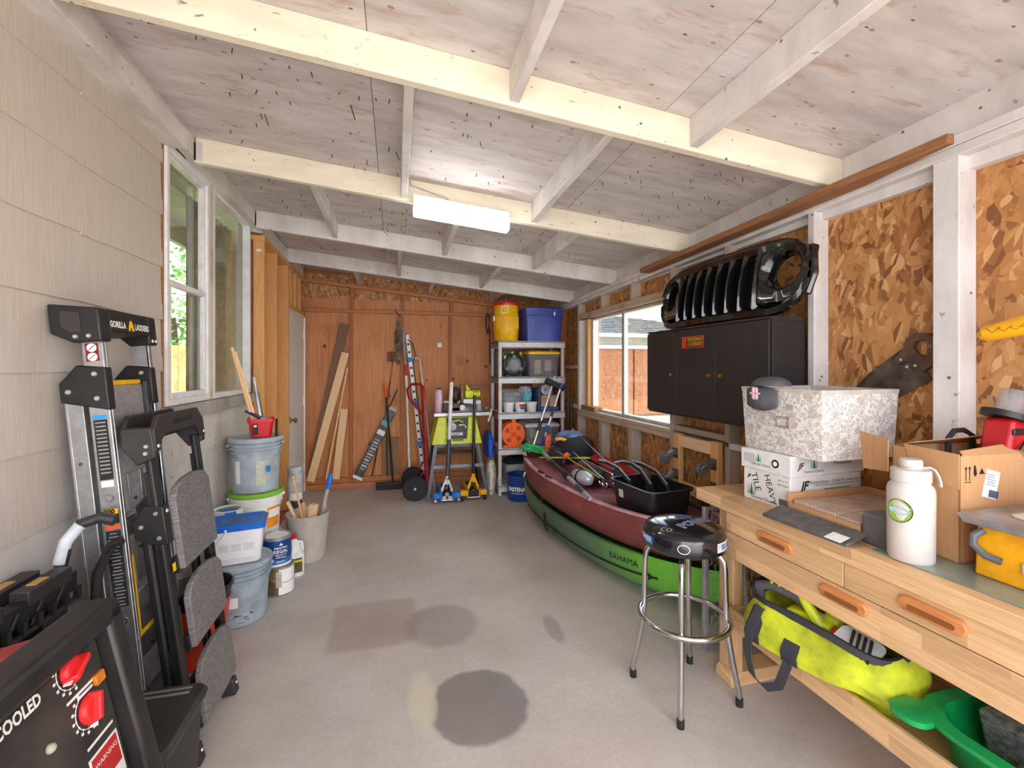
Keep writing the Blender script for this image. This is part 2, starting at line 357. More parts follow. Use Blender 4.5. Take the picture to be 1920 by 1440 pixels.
ST(B().box((-1.2, 2.655, 1.26), (-1.142, 2.682, 2.67)), 'rough_edge', m_brown_board, .002, wl)
ST(B().box((-1.2, 4.075, 1.26), (-1.15, 4.10, 2.67)), 'rough_edge', m_dark_board, .002, wl)
ST(B().box((-1.2, 2.655, 2.628), (-1.125, 4.10, 2.66)), 'rough_edge', M((74, 62, 54), .8), .002, wl)
# ledger boards along the house
def sl(x0, x1, y0, y1, zb, zt):
    """board following the roof fall along y; zb/zt are drops from the ceiling"""
    return B().hexa([(x0, y0, ceil(x0, y0)-zb), (x1, y0, ceil(x1, y0)-zb), (x1, y1, ceil(x1, y1)-zb), (x0, y1, ceil(x0, y1)-zb), (x0, y0, ceil(x0, y0)-zt), (x1, y0, ceil(x1, y0)-zt), (x1, y1, ceil(x1, y1)-zt), (x0, y1, ceil(x0, y1)-zt)])
ST(sl(-1.2, -1.075, Y0, 4.12, .115, .0), 'ledger', m_white, .004, wl)
ST(sl(-1.2, -1.045, Y0, 2.70, .15, .05), 'ledger_trim', m_white, .004, wl)
# window_1 : house window, two units
w1 = ST(B().box((-1.16, 3.245, 1.262), (-1.13, 3.292, 2.628)), 'window_1', wood('old_trim', (206, 196, 178), (224, 216, 200), (20, 20, 1), .7, dirt=(150, 120, 90)), .003)
pvc = M((238, 237, 236), .35, 0, .03)
def wframe(y0, y1, z0, z1, t=.035, x0=-1.185, x1=-1.13, nm='window_frame'):
    b = B(); b.box((x0, y0, z0), (x1, y0+t, z1)).box((x0, y1-t, z0), (x1, y1, z1)).box((x0, y0+t, z0), (x1, y1-t, z0+t)).box((x0, y0+t, z1-t), (x1, y1-t, z1)); return ST(b, nm, pvc, .004, w1)
wframe(2.684, 3.243, 1.265, 2.626); wframe(3.294, 4.075, 1.265, 2.626)
wframe(2.72, 3.208, 1.90, 2.59, .025, -1.178, -1.145, 'sash'); wframe(2.72, 3.208, 1.30, 1.93, .032, -1.165, -1.138, 'sash')
ST(B().box((-1.19, 2.75, 1.925), (-1.186, 3.185, 2.57)), 'pane', m_glass, 0, w1); ST(B().box((-1.183, 2.75, 1.33), (-1.179, 3.185, 1.90)), 'pane', m_glass, 0, w1)
ST(B().box((-1.183, 3.325, 1.30), (-1.179, 4.045, 2.595)), 'pane', m_glass, 0, w1)
# room behind the house window, with a far bright window
hm = M((190, 180, 168), .9, 0, .04); hb = B()
xw = -1.95
hb.box((xw-.05, 1.6, .3), (xw, 6.0, .95)).box((xw-.05, 1.6, 2.62), (xw, 6.0, 2.8)).box((xw-.05, 1.6, .95), (xw, 3.9, 2.62)).box((xw-.05, 5.18, .95), (xw, 6.0, 2.62))
hb.box((xw, 5.95, .3), (-1.25, 6.0, 2.8)).box((xw, 1.55, .3), (-1.25, 1.6, 2.8)).box((xw, 1.6, 2.8), (-1.25, 6.0, 2.85)).box((xw, 1.6, .25), (-1.25, 6.0, .3)).box((-1.25, 4.15, .3), (-1.2, 6.0, 2.8))
ST(hb, 'wall_house_room', hm)
cb_ = B()
def curtain(y0, y1, x, z0, z1, par, nm='curtain'):
    b = B(); b.grid(lambda u, v: (x+.02*math.sin(u*(y1-y0)*70), y0+(y1-y0)*u, z0+(z1-z0)*v), 60, 3); o = ST(b, nm, M((204, 192, 166), .85, 0, .06), 0, par); mods(o, 0, .004, 0, 1); return o
cw = ST(B().cyl((-1.29, 2.7, 2.56), (-1.29, 4.06, 2.56), .01), 'curtain_rail', white, 0, w1)
curtain(3.26, 3.42, -1.27, 1.3, 2.54, w1); curtain(3.62, 4.05, -1.27, 1.3, 2.54, w1)
# trees beyond the house
def tree(c, r, h, label, col1, col2, seed):
    rnd = random.Random(seed); t = T('garden_tree', label, 'tree', (c[0], c[1], 0), group='garden trees behind the house')
    P(B().tube([(0, 0, 0), (.05, .1, h*.3), (0, 0, h*.6)], [.12, .09, .05], 8), 'trunk', M((92, 72, 56), .9), t)
    b = B()
    for i in range(1500):
        a = rnd.random()*6.28; q = rnd.random()**.5*r; z = h*.25+rnd.random()*h*.75; s = .05+rnd.random()*.06; p = V((q*math.cos(a), q*math.sin(a), z)); d = V((rnd.uniform(-1, 1), rnd.uniform(-1, 1), rnd.uniform(-.6, .6))).normalized(); e = d.orthogonal().normalized()
        b.add([p-d*s, p+e*s*.45, p+d*s, p-e*s*.45], [(0, 1, 2, 3)])
    P(b, 'foliage', M(col1, .6, 0, .3, 3), t, kind='stuff')
tree((-4.6, 11.2), 1.1, 4.2, 'tall leafy green tree just beyond the garden fence, seen through the house window', (104, 160, 70), 0, 3); tree((-7.4, 13.5), 1.5, 5.0, 'broad pale leafy tree further beyond the garden fence', (132, 176, 90), 0, 5)
fn = T('garden_fence', 'pale wooden board fence in the garden behind the house', 'fence', (-4.2, 9.4, -.04))
for k in range(14): P(B().box((-5.3+k*.152, 9.4, -.04), (-5.155+k*.152, 9.42, 1.86)), 'fence_board', M((206, 168, 116), .8, 0, .1), fn, w=True)
for z in (.4, 1.5): P(B().box((-5.3, 9.42, z), (-3.17, 9.46, z+.08)), 'fence_rail', M((190, 150, 100), .8), fn, w=True)
ST(B().box((-14, Y0, -.16), (-1.33, 20, -.04)), 'ground_garden', M((120, 140, 84), .9, 0, .2))
# --- stud wall with door, further along the left
ws = ST(B().box((-1.2, 4.10, 0), (XL, 5.00, 2.56)).box((-1.2, 5.0, 2.06), (XL, 5.95, 2.56)), 'wall_left_stud', m_ply)
def zt(y): return ceil(XS, y)-.16
for y0, y1 in ((4.10, 4.138), (4.50, 4.538), (4.962, 5.0)): ST(B().box((XL, y0, .04), (XS, y1, zt(y0)-.04)), 'stud', m_fir, .003, ws)
for y0 in (5.10, 5.33, 5.56): ST(B().box((XL, y0, 2.11), (XS, y0+.038, zt(y0)-.04)), 'cripple_stud', m_fir, .003, ws)
ST(B().box((XL, 5.0, 2.06), (XS, 5.84, 2.108)), 'header', m_fir, .003, ws)
ST(B().box((XL, 4.10, 0), (XS, 5.0, .04)), 'sole_plate', m_redstud, .003, ws)
ST(B().hexa([(XL, 4.10, zt(4.1)-.04), (XS+.005, 4.10, zt(4.1)-.04), (XS+.005, 5.85, zt(5.85)-.04), (XL, 5.85, zt(5.85)-.04), (XL, 4.10, zt(4.1)), (XS+.005, 4.10, zt(4.1)), (XS+.005, 5.85, zt(5.85)), (XL, 5.85, zt(5.85))]), 'top_plate', m_fir, .003, ws)
quad(ws, 'stamp', white, (-1.08, 4.099, 2.42), (1, 0, 0), (0, 0, 1), .035, .02)
ST(B().box((XL-.01, 4.07, .43), (XL+.02, 4.099, 2.5)), 'edge_strip', M((120, 62, 40), .7), .002, ws)
ST(sl(-1.2, -1.06, 4.12, 5.84, .14, .02), 'ledger', m_white, .004, ws)
d1 = ST(B().box((-1.10, 5.012, .012), (-1.055, 5.835, 2.045)), 'door_1', M((238, 236, 234), .4, 0, .02), .003)
ST(B().box((-1.12, 5.0, 0), (XS, 5.012, 2.06)).box((-1.12, 5.0, 2.047), (XS, 5.84, 2.06)).box((-1.12, 5.836, 0), (XS, 5.846, 2.06)), 'door_frame', white, .001, d1)
ST(B().lathe([(.032, 0), (.034, .006), (.012, .01), (.012, .035), (.027, .045), (.029, .06), (.018, .07)], 20, (-1.055, 5.10, .92), axis='x'), 'door_knob', M((168, 140, 96), .3, .9), 0, d1)
for z in (.25, 1.02, 1.8): ST(B().box((-1.055, 5.80, z), (-1.036, 5.842, z+.1)), 'hinge', white, .001, d1)
# --- back wall
wb = ST(B().box((-1.25, 5.92, 0), (2.2, 6.0, 2.75)), 'wall_back', m_redstud)
xs = [-.548, .055, .66, 1.27]
for x0, x1 in ((-1.14, -.53), (-.53, .075), (.075, .68), (.68, 1.29), (1.29, 2.09)):
    ST(B().box((x0+.001, 5.895, .04), (x1-.001, 5.925, 2.30)), 'plywood_panel', m_ply, .001, wb)
    ST(B().box((x0+.001, 5.90, 2.30), (x1-.001, 5.925, 2.60)), 'osb_strip', m_osb, 0, wb)
for x in xs:
    ST(B().box((x, 5.852, .09), (x+.038, 5.895, 2.13)), 'stud', m_redstud, .003, wb); ST(B().box((x+.012, 5.852, 2.172), (x+.05, 5.895, ceil(x, 5.85)-.17)), 'stud', m_redstud, .003, wb)
ST(B().box((-1.038, 5.848, 2.13), (2.0, 5.895, 2.172)), 'girt', m_redstud_h, .003, wb)
ST(B().box((-1.036, 5.845, 0), (1.98, 5.895, .062)), 'sole_plate', m_redstud_h, .004, wb); ST(B().box((-1.036, 5.855, .064), (1.98, 5.895, .126)), 'sole_plate', m_redstud_h, .004, wb)
ST(B().hexa([(-1.06, 5.85, ceil(-1.06, 5.85)-.175), (2.0, 5.85, ceil(2, 5.85)-.175), (2, 5.92, ceil(2, 5.85)-.175), (-1.06, 5.92, ceil(-1.06, 5.85)-.175), (-1.06, 5.85, ceil(-1.06, 5.85)-.13), (2.0, 5.85, ceil(2, 5.85)-.13), (2, 5.92, ceil(2, 5.85)-.13), (-1.06, 5.92, ceil(-1.06, 5.85)-.13)]), 'top_plate', m_redstud_h, .003, wb)
quad(wb, 'sticker', white, (.545, 5.894, 1.75), (1, 0, .05), (0, 0, 1), .052, .055)
# --- right wall: OSB sheathing, painted studs, window
wr = ST(B().box((XO, Y0, 0), (2.14, 3.03, 2.5)).box((XO, 3.03, 0), (2.14, 4.56, 1.0)).box((XO, 3.03, 2.0), (2.14, 4.56, 2.5)).box((XO, 4.56, 0), (2.14, 5.92, 2.5)), 'wall_right', m_osb)
def stud(y0, y1, z0, z1, mt=m_white, x0=XR): ST(B().box((x0, y0, z0), (XO, y1, z1)), 'stud', mt, .004, wr)
for y0, y1, mt in ((1.21, 1.296, m_white), (1.806, 1.844, m_white), (2.40, 2.44, m_grey_stud), (2.99, 3.028, m_grey_stud), (-.02, .02, m_white), (.6, .64, m_white)): stud(y0, y1, .04, plate(y0), mt)
for y0 in (3.59, 4.19): stud(y0, y0+.038, 2.062, plate(y0), m_grey_stud); stud(y0, y0+.075, .04, .93, m_grey_stud)
for y0 in (4.79, 5.4): stud(y0, y0+.038, .04, plate(y0), m_grey_stud if y0 < 5 else m_redstud)
stud(4.70, 4.752, 1.0, 1.985, m_white, 1.975); stud(4.575, 4.66, 1.0, 1.99, m_fir, 2.02)
for za, zb_ in ((0, .037), (.038, .075)):
    b = B(); b.hexa([(XR-.004*(za > 0), Y0, plate(Y0)+za), (XO, Y0, plate(Y0)+za), (XO, 5.9, plate(5.9)+za), (XR-.004*(za > 0), 5.9, plate(5.9)+za), (XR-.004*(za > 0), Y0, plate(Y0)+zb_), (XO, Y0, plate(Y0)+zb_), (XO, 5.9, plate(5.9)+zb_), (XR-.004*(za > 0), 5.9, plate(5.9)+zb_)]); ST(b, 'top_plate', m_white, .003, wr)
ST(B().box((2.05, Y0, 2.2), (XO, 5.9, 2.52)), 'frieze_board', m_white, .002, wr)
ST(B().box((XR, Y0, 0), (XO, 5.85, .04)), 'sole_plate', m_grey_beam, .003, wr)
ST(B().box((XR, 3.028, 2.0), (XO, 4.79, 2.06)), 'window_header', m_grey_beam, .004, wr)
ST(B().box((XR-.012, 3.028, .93), (XO, 4.79, .968)), 'window_sill', m_grey_beam, .004, wr); ST(B().box((XR-.006, 3.028, .969), (XO, 4.79, 1.003)), 'window_sill', m_grey_beam, .004, wr)
ST(B().box((XR-.01, 4.35, 1.004), (XO, 4.79, 1.05)), 'scrap_block', m_brown_board, .003, wr)
for (ya, yb, z) in ((2.44, 2.99, 1.0), (1.844, 2.40, .96), (4.83, 5.4, 1.45), (4.83, 5.4, 1.0)): ST(B().box((XR+.004, ya, z), (XO, yb, z+.04)), 'fire_block', m_white if ya < 2.4 else m_grey_beam, .003, wr)
w2 = ST(B().box((2.055, 3.84, 1.01), (2.095, 3.885, 1.99)), 'window_2', M((196, 194, 192), .4, .4, .04), .004)
b = B(); b.box((2.06, 3.03, 1.004), (2.12, 3.055, 1.998)).box((2.06, 4.535, 1.004), (2.12, 4.56, 1.998)).box((2.06, 3.055, 1.004), (2.12, 4.535, 1.03)).box((2.06, 3.055, 1.972), (2.12, 4.535, 1.998)); ST(b, 'window_frame', M((214, 208, 202), .4, .3, .04), .003, w2)
ST(B().box((2.06, 3.856, 1.03), (2.066, 3.87, 1.12)), 'latch', ink, 0, w2)
for y0, y1, x in ((3.056, 3.86, 2.08), (3.865, 4.534, 2.1)): ST(B().box((x, y0, 1.031), (x+.004, y1, 1.971)), 'pane', m_glass, 0, w2)
# --- roof: plywood deck, rafters, blocking
ce = ST(B().hexa([(x, y, ceil(x, y)+dz) for dz in (.018, .06) for x, y in ((-1.3, Y0), (2.35, Y0), (2.35, 6.1), (-1.3, 6.1))]), 'ceiling', m_ceil)
ry = [-.38, .57, 1.70, 2.86, 3.98, 5.06]
for y0, y1 in zip([Y0]+[r+.02 for r in ry], [r+.02 for r in ry]+[6.05]):
    for x0, x1 in ((-1.3, -.1), (-.1, 1.1), (1.1, 2.35)):
        g_ = .0015; ST(B().hexa([(x, y, ceil(x, y)+dz) for dz in (.0, .017) for x, y in ((x0+g_, y0+g_), (x1-g_, y0+g_), (x1-g_, y1-g_), (x0+g_, y1-g_))]), 'ceiling_panel', m_ceil, 0, ce)
for i, y in enumerate(ry):
    x0, x1 = -1.07, 2.05; b = B()
    b.hexa([(x, yy, ceil(x, yy)+dz) for dz in (-.14, 0) for x, yy in ((x0, y), (x1, y), (x1, y+.04), (x0, y+.04))]); ST(b, 'rafter', m_rafter if y < 3.5 else m_white, .004, ce)
    ST(B().box((x0-.004, y-.003, ceil(x0, y)-.13), (x0+.035, y, ceil(x0, y)-.03)).box((x0-.004, y-.003, ceil(x0, y)-.145), (x0+.004, y+.05, ceil(x0, y)-.03)), 'joist_hanger', m_white, 0, ce)
bl = {0: (.3, 1.2), 1: (.424, 1.22), 2: (.03, .86), 3: (-.50, .39, 1.20), 4: (.015, .91), 5: (-.45, .39, 1.2)}
for i, X in bl.items():
    y0 = ry[i]+.04; y1 = ry[i+1] if i < 5 else 5.9
    for x in X:
        ST(B().hexa([(xx, yy, ceil(xx, yy)+dz) for dz in (-.125 if i < 5 else -.12, 0) for xx, yy in ((x, y0), (x+.038, y0), (x+.038, y1), (x, y1))]), 'blocking', m_white, .003, ce)
# shingle nails poking through the deck
b = B(); rnd = random.Random(4)
for i in range(260):
    x = rnd.uniform(-.9, 1.9); y = rnd.uniform(1.8, 4.9); z = ceil(x, y); d = V((rnd.uniform(-.4, .4), rnd.uniform(-.4, .4), -1)); b.tube([(x, y, z), V((x, y, z))+d*rnd.uniform(.01, .024)], .002, 4)
for p, q in (((.35, 0), 0), ((-.62, 2.45), .06), ((-.2, 2.2), .07), ((.0, 2.55), .05)):
    x, y = p
    if q: b.tube([(x, y, ceil(x, y)), (x+.02, y-.01, ceil(x, y)-q)], .0022, 5)
nl = ST(b, 'roofing_nails', M((70, 62, 60), .5, .6), 0, ce); nl['kind'] = 'stuff'
# --- neighbour's garage outside
nb = T('neighbour_garage', 'white sided garage with grey shingle roof across the yard, outside the window', 'building', (6, 12.6, 0))
nw = P(B().box((3.55, 12.6, -.05), (11.5, 17, 2.4)), 'wall', M((196, 190, 186), .8, 0, .03), nb, w=True)
for k in range(9): P(B().hexa([(3.53, 12.575, .02+k*.26), (4.48, 12.575, .02+k*.26), (4.48, 12.595, .27+k*.26), (3.53, 12.595, .27+k*.26), (3.53, 12.6, .02+k*.26), (4.48, 12.6, .02+k*.26), (4.48, 12.6, .27+k*.26), (3.53, 12.6, .27+k*.26)]), 'siding_board', M((198, 192, 188), .8, 0, .03), nw, w=True)
for dx in (4.6, 7.05):
    dr = P(B().box((dx, 12.54, 0), (dx+2.42, 12.58, 2.02)), 'door', M((150, 92, 60), .6, 0, .08), nb, w=True)
    for k in range(13): P(B().box((dx+.01+k*.184, 12.515, .02), (dx+.19+k*.184, 12.541, 2.0)), 'plank', M((166, 104, 70), .6, 0, .1), dr, w=True)
    P(B().sph((dx+2.2, 12.5, 1.0), .04), 'knob', steel, dr, w=True)
P(B().box((4.48, 12.5, 0), (4.6, 12.6, 2.1)).box((4.48, 12.5, 2.02), (9.6, 12.6, 2.12)), 'door_trim', white, nb, w=True)
e0, e1, r0, r1 = (3.1, 12.0, 2.42), (12, 12.0, 2.42), (3.6, 14.7, 3.25), (7.5, 14.7, 3.25)
rf = P(B().hexa([e0, e1, (12, 17.4, 2.42), (3.1, 17.4, 2.42), r0, r1, (7.5, 14.75, 3.25), (3.6, 14.75, 3.25)]), 'roof', M((84, 82, 84), .9, 0, .15), nb, w=True)
def mixp(p, q, t_): return tuple(p[i]+(q[i]-p[i])*t_ for i in range(3))
for k in range(11):
    t0, t1 = k/11, (k+1)/11; a, b_, c_, d_ = mixp(e0, r0, t0), mixp(e1, r1, t0), mixp(e1, r1, t1), mixp(e0, r0, t1)
    P(B().hexa([a, b_, c_, d_]+[(p[0], p[1]-.01, p[2]+(.045 if i < 2 else .012)) for i, p in enumerate((a, b_, c_, d_))]), 'shingle_course', M((92, 90, 92), .9, 0, .2, 5), rf, w=True)
P(B().box((3.05, 11.97, 2.34), (12, 12.02, 2.44)), 'fascia', M((206, 200, 196), .6), nb, w=True)
# ================================================================ left side
def bolt(b, c, r=.009, ax='y', s=-1, n=10):
    d = {'y': (0, s, 0), 'x': (s, 0, 0), 'z': (0, 0, s)}[ax]; e = V(c)+V(d)*.004; b.append((c, e, r, n))
def bolts(b, par):
    for c, e, r, n in b: P(B().cyl(c, e, r, r*.7, n), 'bolt', screw, par)
# aluminium platform ladder, folded, leaning on the siding. local x along the wall, -y faces the room
TL = R(5.6)
L = T('platform_ladder', 'folded silver aluminium platform ladder with black top cap, leaning on the siding', 'ladder', (-.845, 2.045, 0), (-TL, 0, R(90)))
for sx in (-1, 1):
    x = sx*.15
    fs = P(B().box((x-.012, -.01, .02), (x+.012, .052, 1.62)).box((x-.012 if sx > 0 else x+.0, -.012, .02), (x+.0 if sx > 0 else x+.012, .0, 1.62)), 'front_rail', alu, L, .003)
    P(B().box((x-.02, -.016, 0), (x+.02, .058, .05)), 'foot', rub, fs, .004)
    rs = P(B().box((x-.012, .066, .03), (x+.012, .118, 1.40)).box((x-.014, .066, .03), (x-.012, .074, 1.40)).box((x-.014, .110, .03), (x-.012, .118, 1.40)), 'rear_rail', alu, L, .003)
    for k in range(5): P(B().cyl((x-.0125, .092, .35+k*.2), (x-.0145, .092, .35+k*.2), .006, n=10), 'rivet', M((90, 92, 96), .4, .6), rs)
    br = P(B().prism([(-.014, 1.475), (.07, 1.49), (.125, 1.43), (.125, 1.365), (-.014, 1.325)], x-.02, x+.02, 'x'), 'hinge_bracket', blk, L, .005)
    b = []
    for yy, zz in ((.02, 1.455), (.02, 1.37), (.10, 1.40)): bolt(b, (x-.02, yy, zz), .009, 'x', -1)
    bolts(b, br)
cp = P(B().prism([(-.024, 1.565), (-.024, 1.68), (.12, 1.70), (.12, 1.60), (.06, 1.565)], -.19, -.13, 'x'), 'top_cap', blk, L, .006)
P(B().prism([(-.024, 1.60), (-.024, 1.68), (.0, 1.685), (.0, 1.60)], -.13, .13, 'x'), 'cap_front', blk, cp, .004)
P(B().prism([(-.024, 1.565), (-.024, 1.68), (.10, 1.695), (.10, 1.62), (.05, 1.565)], .13, .19, 'x'), 'cap_side', blk, cp, .006)
P(B().box((-.13, .0, 1.60), (.13, .10, 1.625)), 'tool_tray', blk2, cp, .004)
P(B().prism([(.03, 1.60), (.03, 1.665), (.085, 1.675), (.085, 1.62), (.06, 1.60)], -.193, -.188, 'x'), 'cap_recess', blk2, cp)
b = []
for yy in (.012, .05): bolt(b, (-.19, yy, 1.585), .008, 'x', -1)
for xx in (.15, .178): bolt(b, (xx, -.024, 1.582), .008, 'y', -1)
bolts(b, cp)
for xx in (-.06, .09): P(B().box((xx-.03, -.0255, 1.655), (xx+.03, -.024, 1.667)), 'slot', ink, cp)
TXT('GORILLA', .031, white, cp, (-.085, -.0245, 1.628), (1, 0, 0), (0, 0, 1), bold=.0012, sx=.78); TXT('LADDERS', .031, white, cp, (.075, -.0245, 1.628), (1, 0, 0), (0, 0, 1), bold=.0012, sx=.78)
b = B(); b.prism([(-.018, 1.612), (-.012, 1.635), (-.004, 1.65), (.004, 1.65), (.012, 1.635), (.018, 1.612), (.007, 1.612), (.004, 1.625), (-.004, 1.625), (-.007, 1.612)], -.0255, -.0243, 'y'); P(b, 'emblem', yel, cp)
# stickers on the side of the left rail
xf = -.1622
def lst(nm, mt, y, z, wd, ht): return quad(L, nm, mt, (xf, y, z), (0, -1, 0), (0, 0, 1), wd, ht)
st = lst('warning_sticker', M((120, 16, 18), .5, 0, 0), .022, 1.53, .038, .062)
for z in (1.546, 1.514):
    P(B().lathe([(.0145, 0), (.0145, .0008)], 18, (xf-.0016, .022, z), axis='x'), 'sign_disc', white, st)
    P(B().tube([(xf-.0022, .013, z+.008), (xf-.0022, .031, z-.008)], .0012, 4), 'slash', ink, st)
lst('blue_band', M((28, 150, 214), .5, 0, 0), .022, 1.305, .04, .014)
s2 = lst('safety_label', ink, .022, 1.19, .04, .21)
for k in range(14): quad(s2, 'print_line', M((150, 150, 150), .6, 0, 0), (xf-.0012, .022, 1.285-k*.0135), (0, -1, 0), (0, 0, 1), .03, .0045)
lst('barcode_label', white, .022, 1.07, .036, .022)
s3 = lst('load_sticker', ink, .022, .955, .044, .05); quad(s3, 'yellow_band', yel, (xf-.0012, .022, .972), (0, -1, 0), (0, 0, 1), .044, .018); TXT('300', .022, ink, s3, (xf-.0022, .026, .972), (0, -1, 0), (0, 0, 1), bold=.001, ext=.0004); TXT('lbs', .010, white, s3, (xf-.0015, .022, .950), (0, -1, 0), (0, 0, 1), ext=.0006)
lst('orange_band', org, .022, .918, .044, .014)
s4 = lst('safety_label', ink, .022, .77, .044, .27)
for k in range(22): quad(s4, 'print_line', M((130, 130, 130), .6, 0, 0), (xf-.0012, .022, .895-k*.012), (0, -1, 0), (0, 0, 1), .034*(.6+.4*((k*7) % 5)/4), .004)
for z in (1.02, .585): P(B().torus((xf, .022, z), .011, .003, 16, 6, 'x'), 'eyelet', steel, L)
P(B().box((-.138, .012, 1.08), (.138, .03, 1.41)), 'platform', M((176, 168, 162), .45, .5, .05, 40), L, .004)
P(B().box((-.14, .02, 1.41), (.12, .05, 1.43)), 'platform_lip', yel, L, .004)
P(B().box((.105, -.004, 1.0), (.13, .012, 1.42)), 'platform_strut', M((70, 70, 72), .4, .5), L, .003)
P(B().box((-.136, -.008, .50), (-.118, .004, .80)).box((-.12, -.006, .50), (.12, .002, .515)), 'tray_latch', yel, L, .003)
for z in (.30, .58, .86): P(B().box((-.138, .006, z), (.138, .05, z+.075)), 'step', alu, L, .004)
P(B().prism([(-.06, .95), (.10, 1.0), (.135, .90), (.10, .72), (.02, .70)], .0, .006, 'y'), 'gusset', alu, L)
# black step ladder, folded in front of it
TK = R(7.2)
K = T('step_ladder', 'black folded step ladder with worn grey steps and moulded tool tray on top', 'ladder', (-.717, 2.112, 0), (-TK, 0, R(90)))
for sx in (-1, 1):
    x = sx*.188
    fr = P(B().tube([(x, 0, .03), (x, 0, 1.18)], .021, 10, flat=(.8, 1)).box((x-.017, -.004, .03), (x+.017, .022, 1.1)), 'front_leg', blk, K, .002)
    P(B().frus((x, .004, 0), (.05, .06), (.042, .05), .07), 'foot', blk2, fr, .005)
    bb = []; bolt(bb, (x, -.025, .045), .007); bolts(bb, fr)
    rl = P(B().tube([(x*.88, .055, .03), (x*.9, .055, .93)], .018, 10), 'rear_leg', blk, K)
    P(B().tube([(x*.72, .05, .05), (x*.78, .05, .9)], .012, 8), 'inner_rail', blk2, rl)
    br = P(B().prism([(-.026, .97), (.03, .985), (.075, .93), (.075, .87), (.03, .84), (-.026, .83)], x-.024, x+.024, 'x'), 'hinge_bracket', blk, K, .005)
    b = []
    for yy, zz in ((.0, .95), (.05, .91), (.0, .86)): bolt(b, (x-.024, yy, zz), .008, 'x', -1)
    bolt(b, (x, -.026, .95), .008); bolts(b, br)
# moulded tray top
b = B(); out = [(-.215, 1.17), (-.215, 1.25), (-.17, 1.30), (.17, 1.30), (.215, 1.25), (.215, 1.17), (.185, 1.17), (.165, 1.205), (.13, 1.225), (-.13, 1.225), (-.165, 1.205), (-.185, 1.17)]
tp = P(b.prism(out, -.035, -.015, 'y'), 'tray_front', blk2, K, .006)
P(B().prism(out[:6]+[(.215, 1.2), (-.215, 1.2)] if 0 else [(-.215, 1.2), (-.215, 1.26), (-.17, 1.31), (.17, 1.31), (.215, 1.26), (.215, 1.2)], .058, .072, 'y'), 'tray_back', blk2, tp, .005)
P(B().box((-.17, -.016, 1.225), (.17, .06, 1.238)), 'tray_floor', blk, tp, .003)
for sx in (-1, 1):
    P(B().prism([(-.03, 1.15), (-.03, 1.26), (.065, 1.27), (.072, 1.2), (.03, 1.13)], sx*.205-.015, sx*.205+.015, 'x'), 'tray_side', blk2, tp, .006)
    b = []; bolt(b, (sx*.22, -.005, 1.195), .008, 'x', sx); bolt(b, (sx*.22, -.0, 1.17), .008, 'x', sx); bolt(b, (sx*.2, -.035, 1.19), .008); bolts(b, tp)
TXT('GORILLA LADDERS', .026, ink, tp, (.02, -.0352, 1.262), (1, 0, 0), (0, 0, 1), bold=.0008, sx=.8)
g = G('worn_tread', .6); n = g.noise(16, (2, 1, 22), 6, .7); g.col(g.ramp(n, (.3, (70, 67, 66)), (.55, (128, 124, 122)), (.8, (172, 168, 164)))).bump(n, .4, .004); m_tread = g.m
for z0, z1 in ((.715, 1.045), (.415, .665), (.12, .365)):
    tr = P(B().prism([(-.16, z0), (.16, z0), (.16, z1-.05), (.12, z1-.015), (.04, z1), (-.06, z1-.005), (-.13, z1-.025), (-.16, z1-.06)], -.046, -.022, 'y'), 'step', m_tread, K, .005)
    P(B().box((-.165, -.028, z0-.01), (.165, -.004, z0+.05)), 'step_bracket', blk, tr, .003)
quad(K, 'brand_strip', M((190, 190, 190), .5, 0, 0), (-.167, .03, .72), (0, 0, 1), (0, 1, 0), .17, .018); quad(K, 'brand_strip', yel, (-.19, -.024, .74), (1, 0, 0), (0, 0, 1), .022, .03)
P(B().box((-.16, .06, .18), (.16, .075, .21)), 'rear_brace', blk, K); P(B().box((-.16, .06, .52), (.16, .075, .55)), 'rear_brace', blk, K)
# yellow tool pouch hung behind the step ladder
pch = S(B().hexa([(-1.06, 2.27, .56), (-.985, 2.27, .56), (-.985, 2.44, .56), (-1.06, 2.44, .56), (-1.07, 2.26, .78), (-1.0, 2.26, .80), (-1.0, 2.46, .80), (-1.07, 2.46, .78)]), 'blow_moulded_case', 'white plastic case with yellow rim wedged behind the black step ladder', 'case', M((214, 212, 206), .5), None, .02)
P(B().hexa([(-.99, 2.27, .775), (-.975, 2.27, .775), (-.975, 2.45, .775), (-.99, 2.45, .775), (-.992, 2.27, .81), (-.972, 2.27, .81), (-.972, 2.45, .81), (-.992, 2.45, .81)]), 'rim', yel, pch, .003, w=True)
P(B().box((-1.06, 2.28, 0), (-.97, 2.42, .558)), 'stand', M((150, 146, 142), .6), pch, .01, w=True)
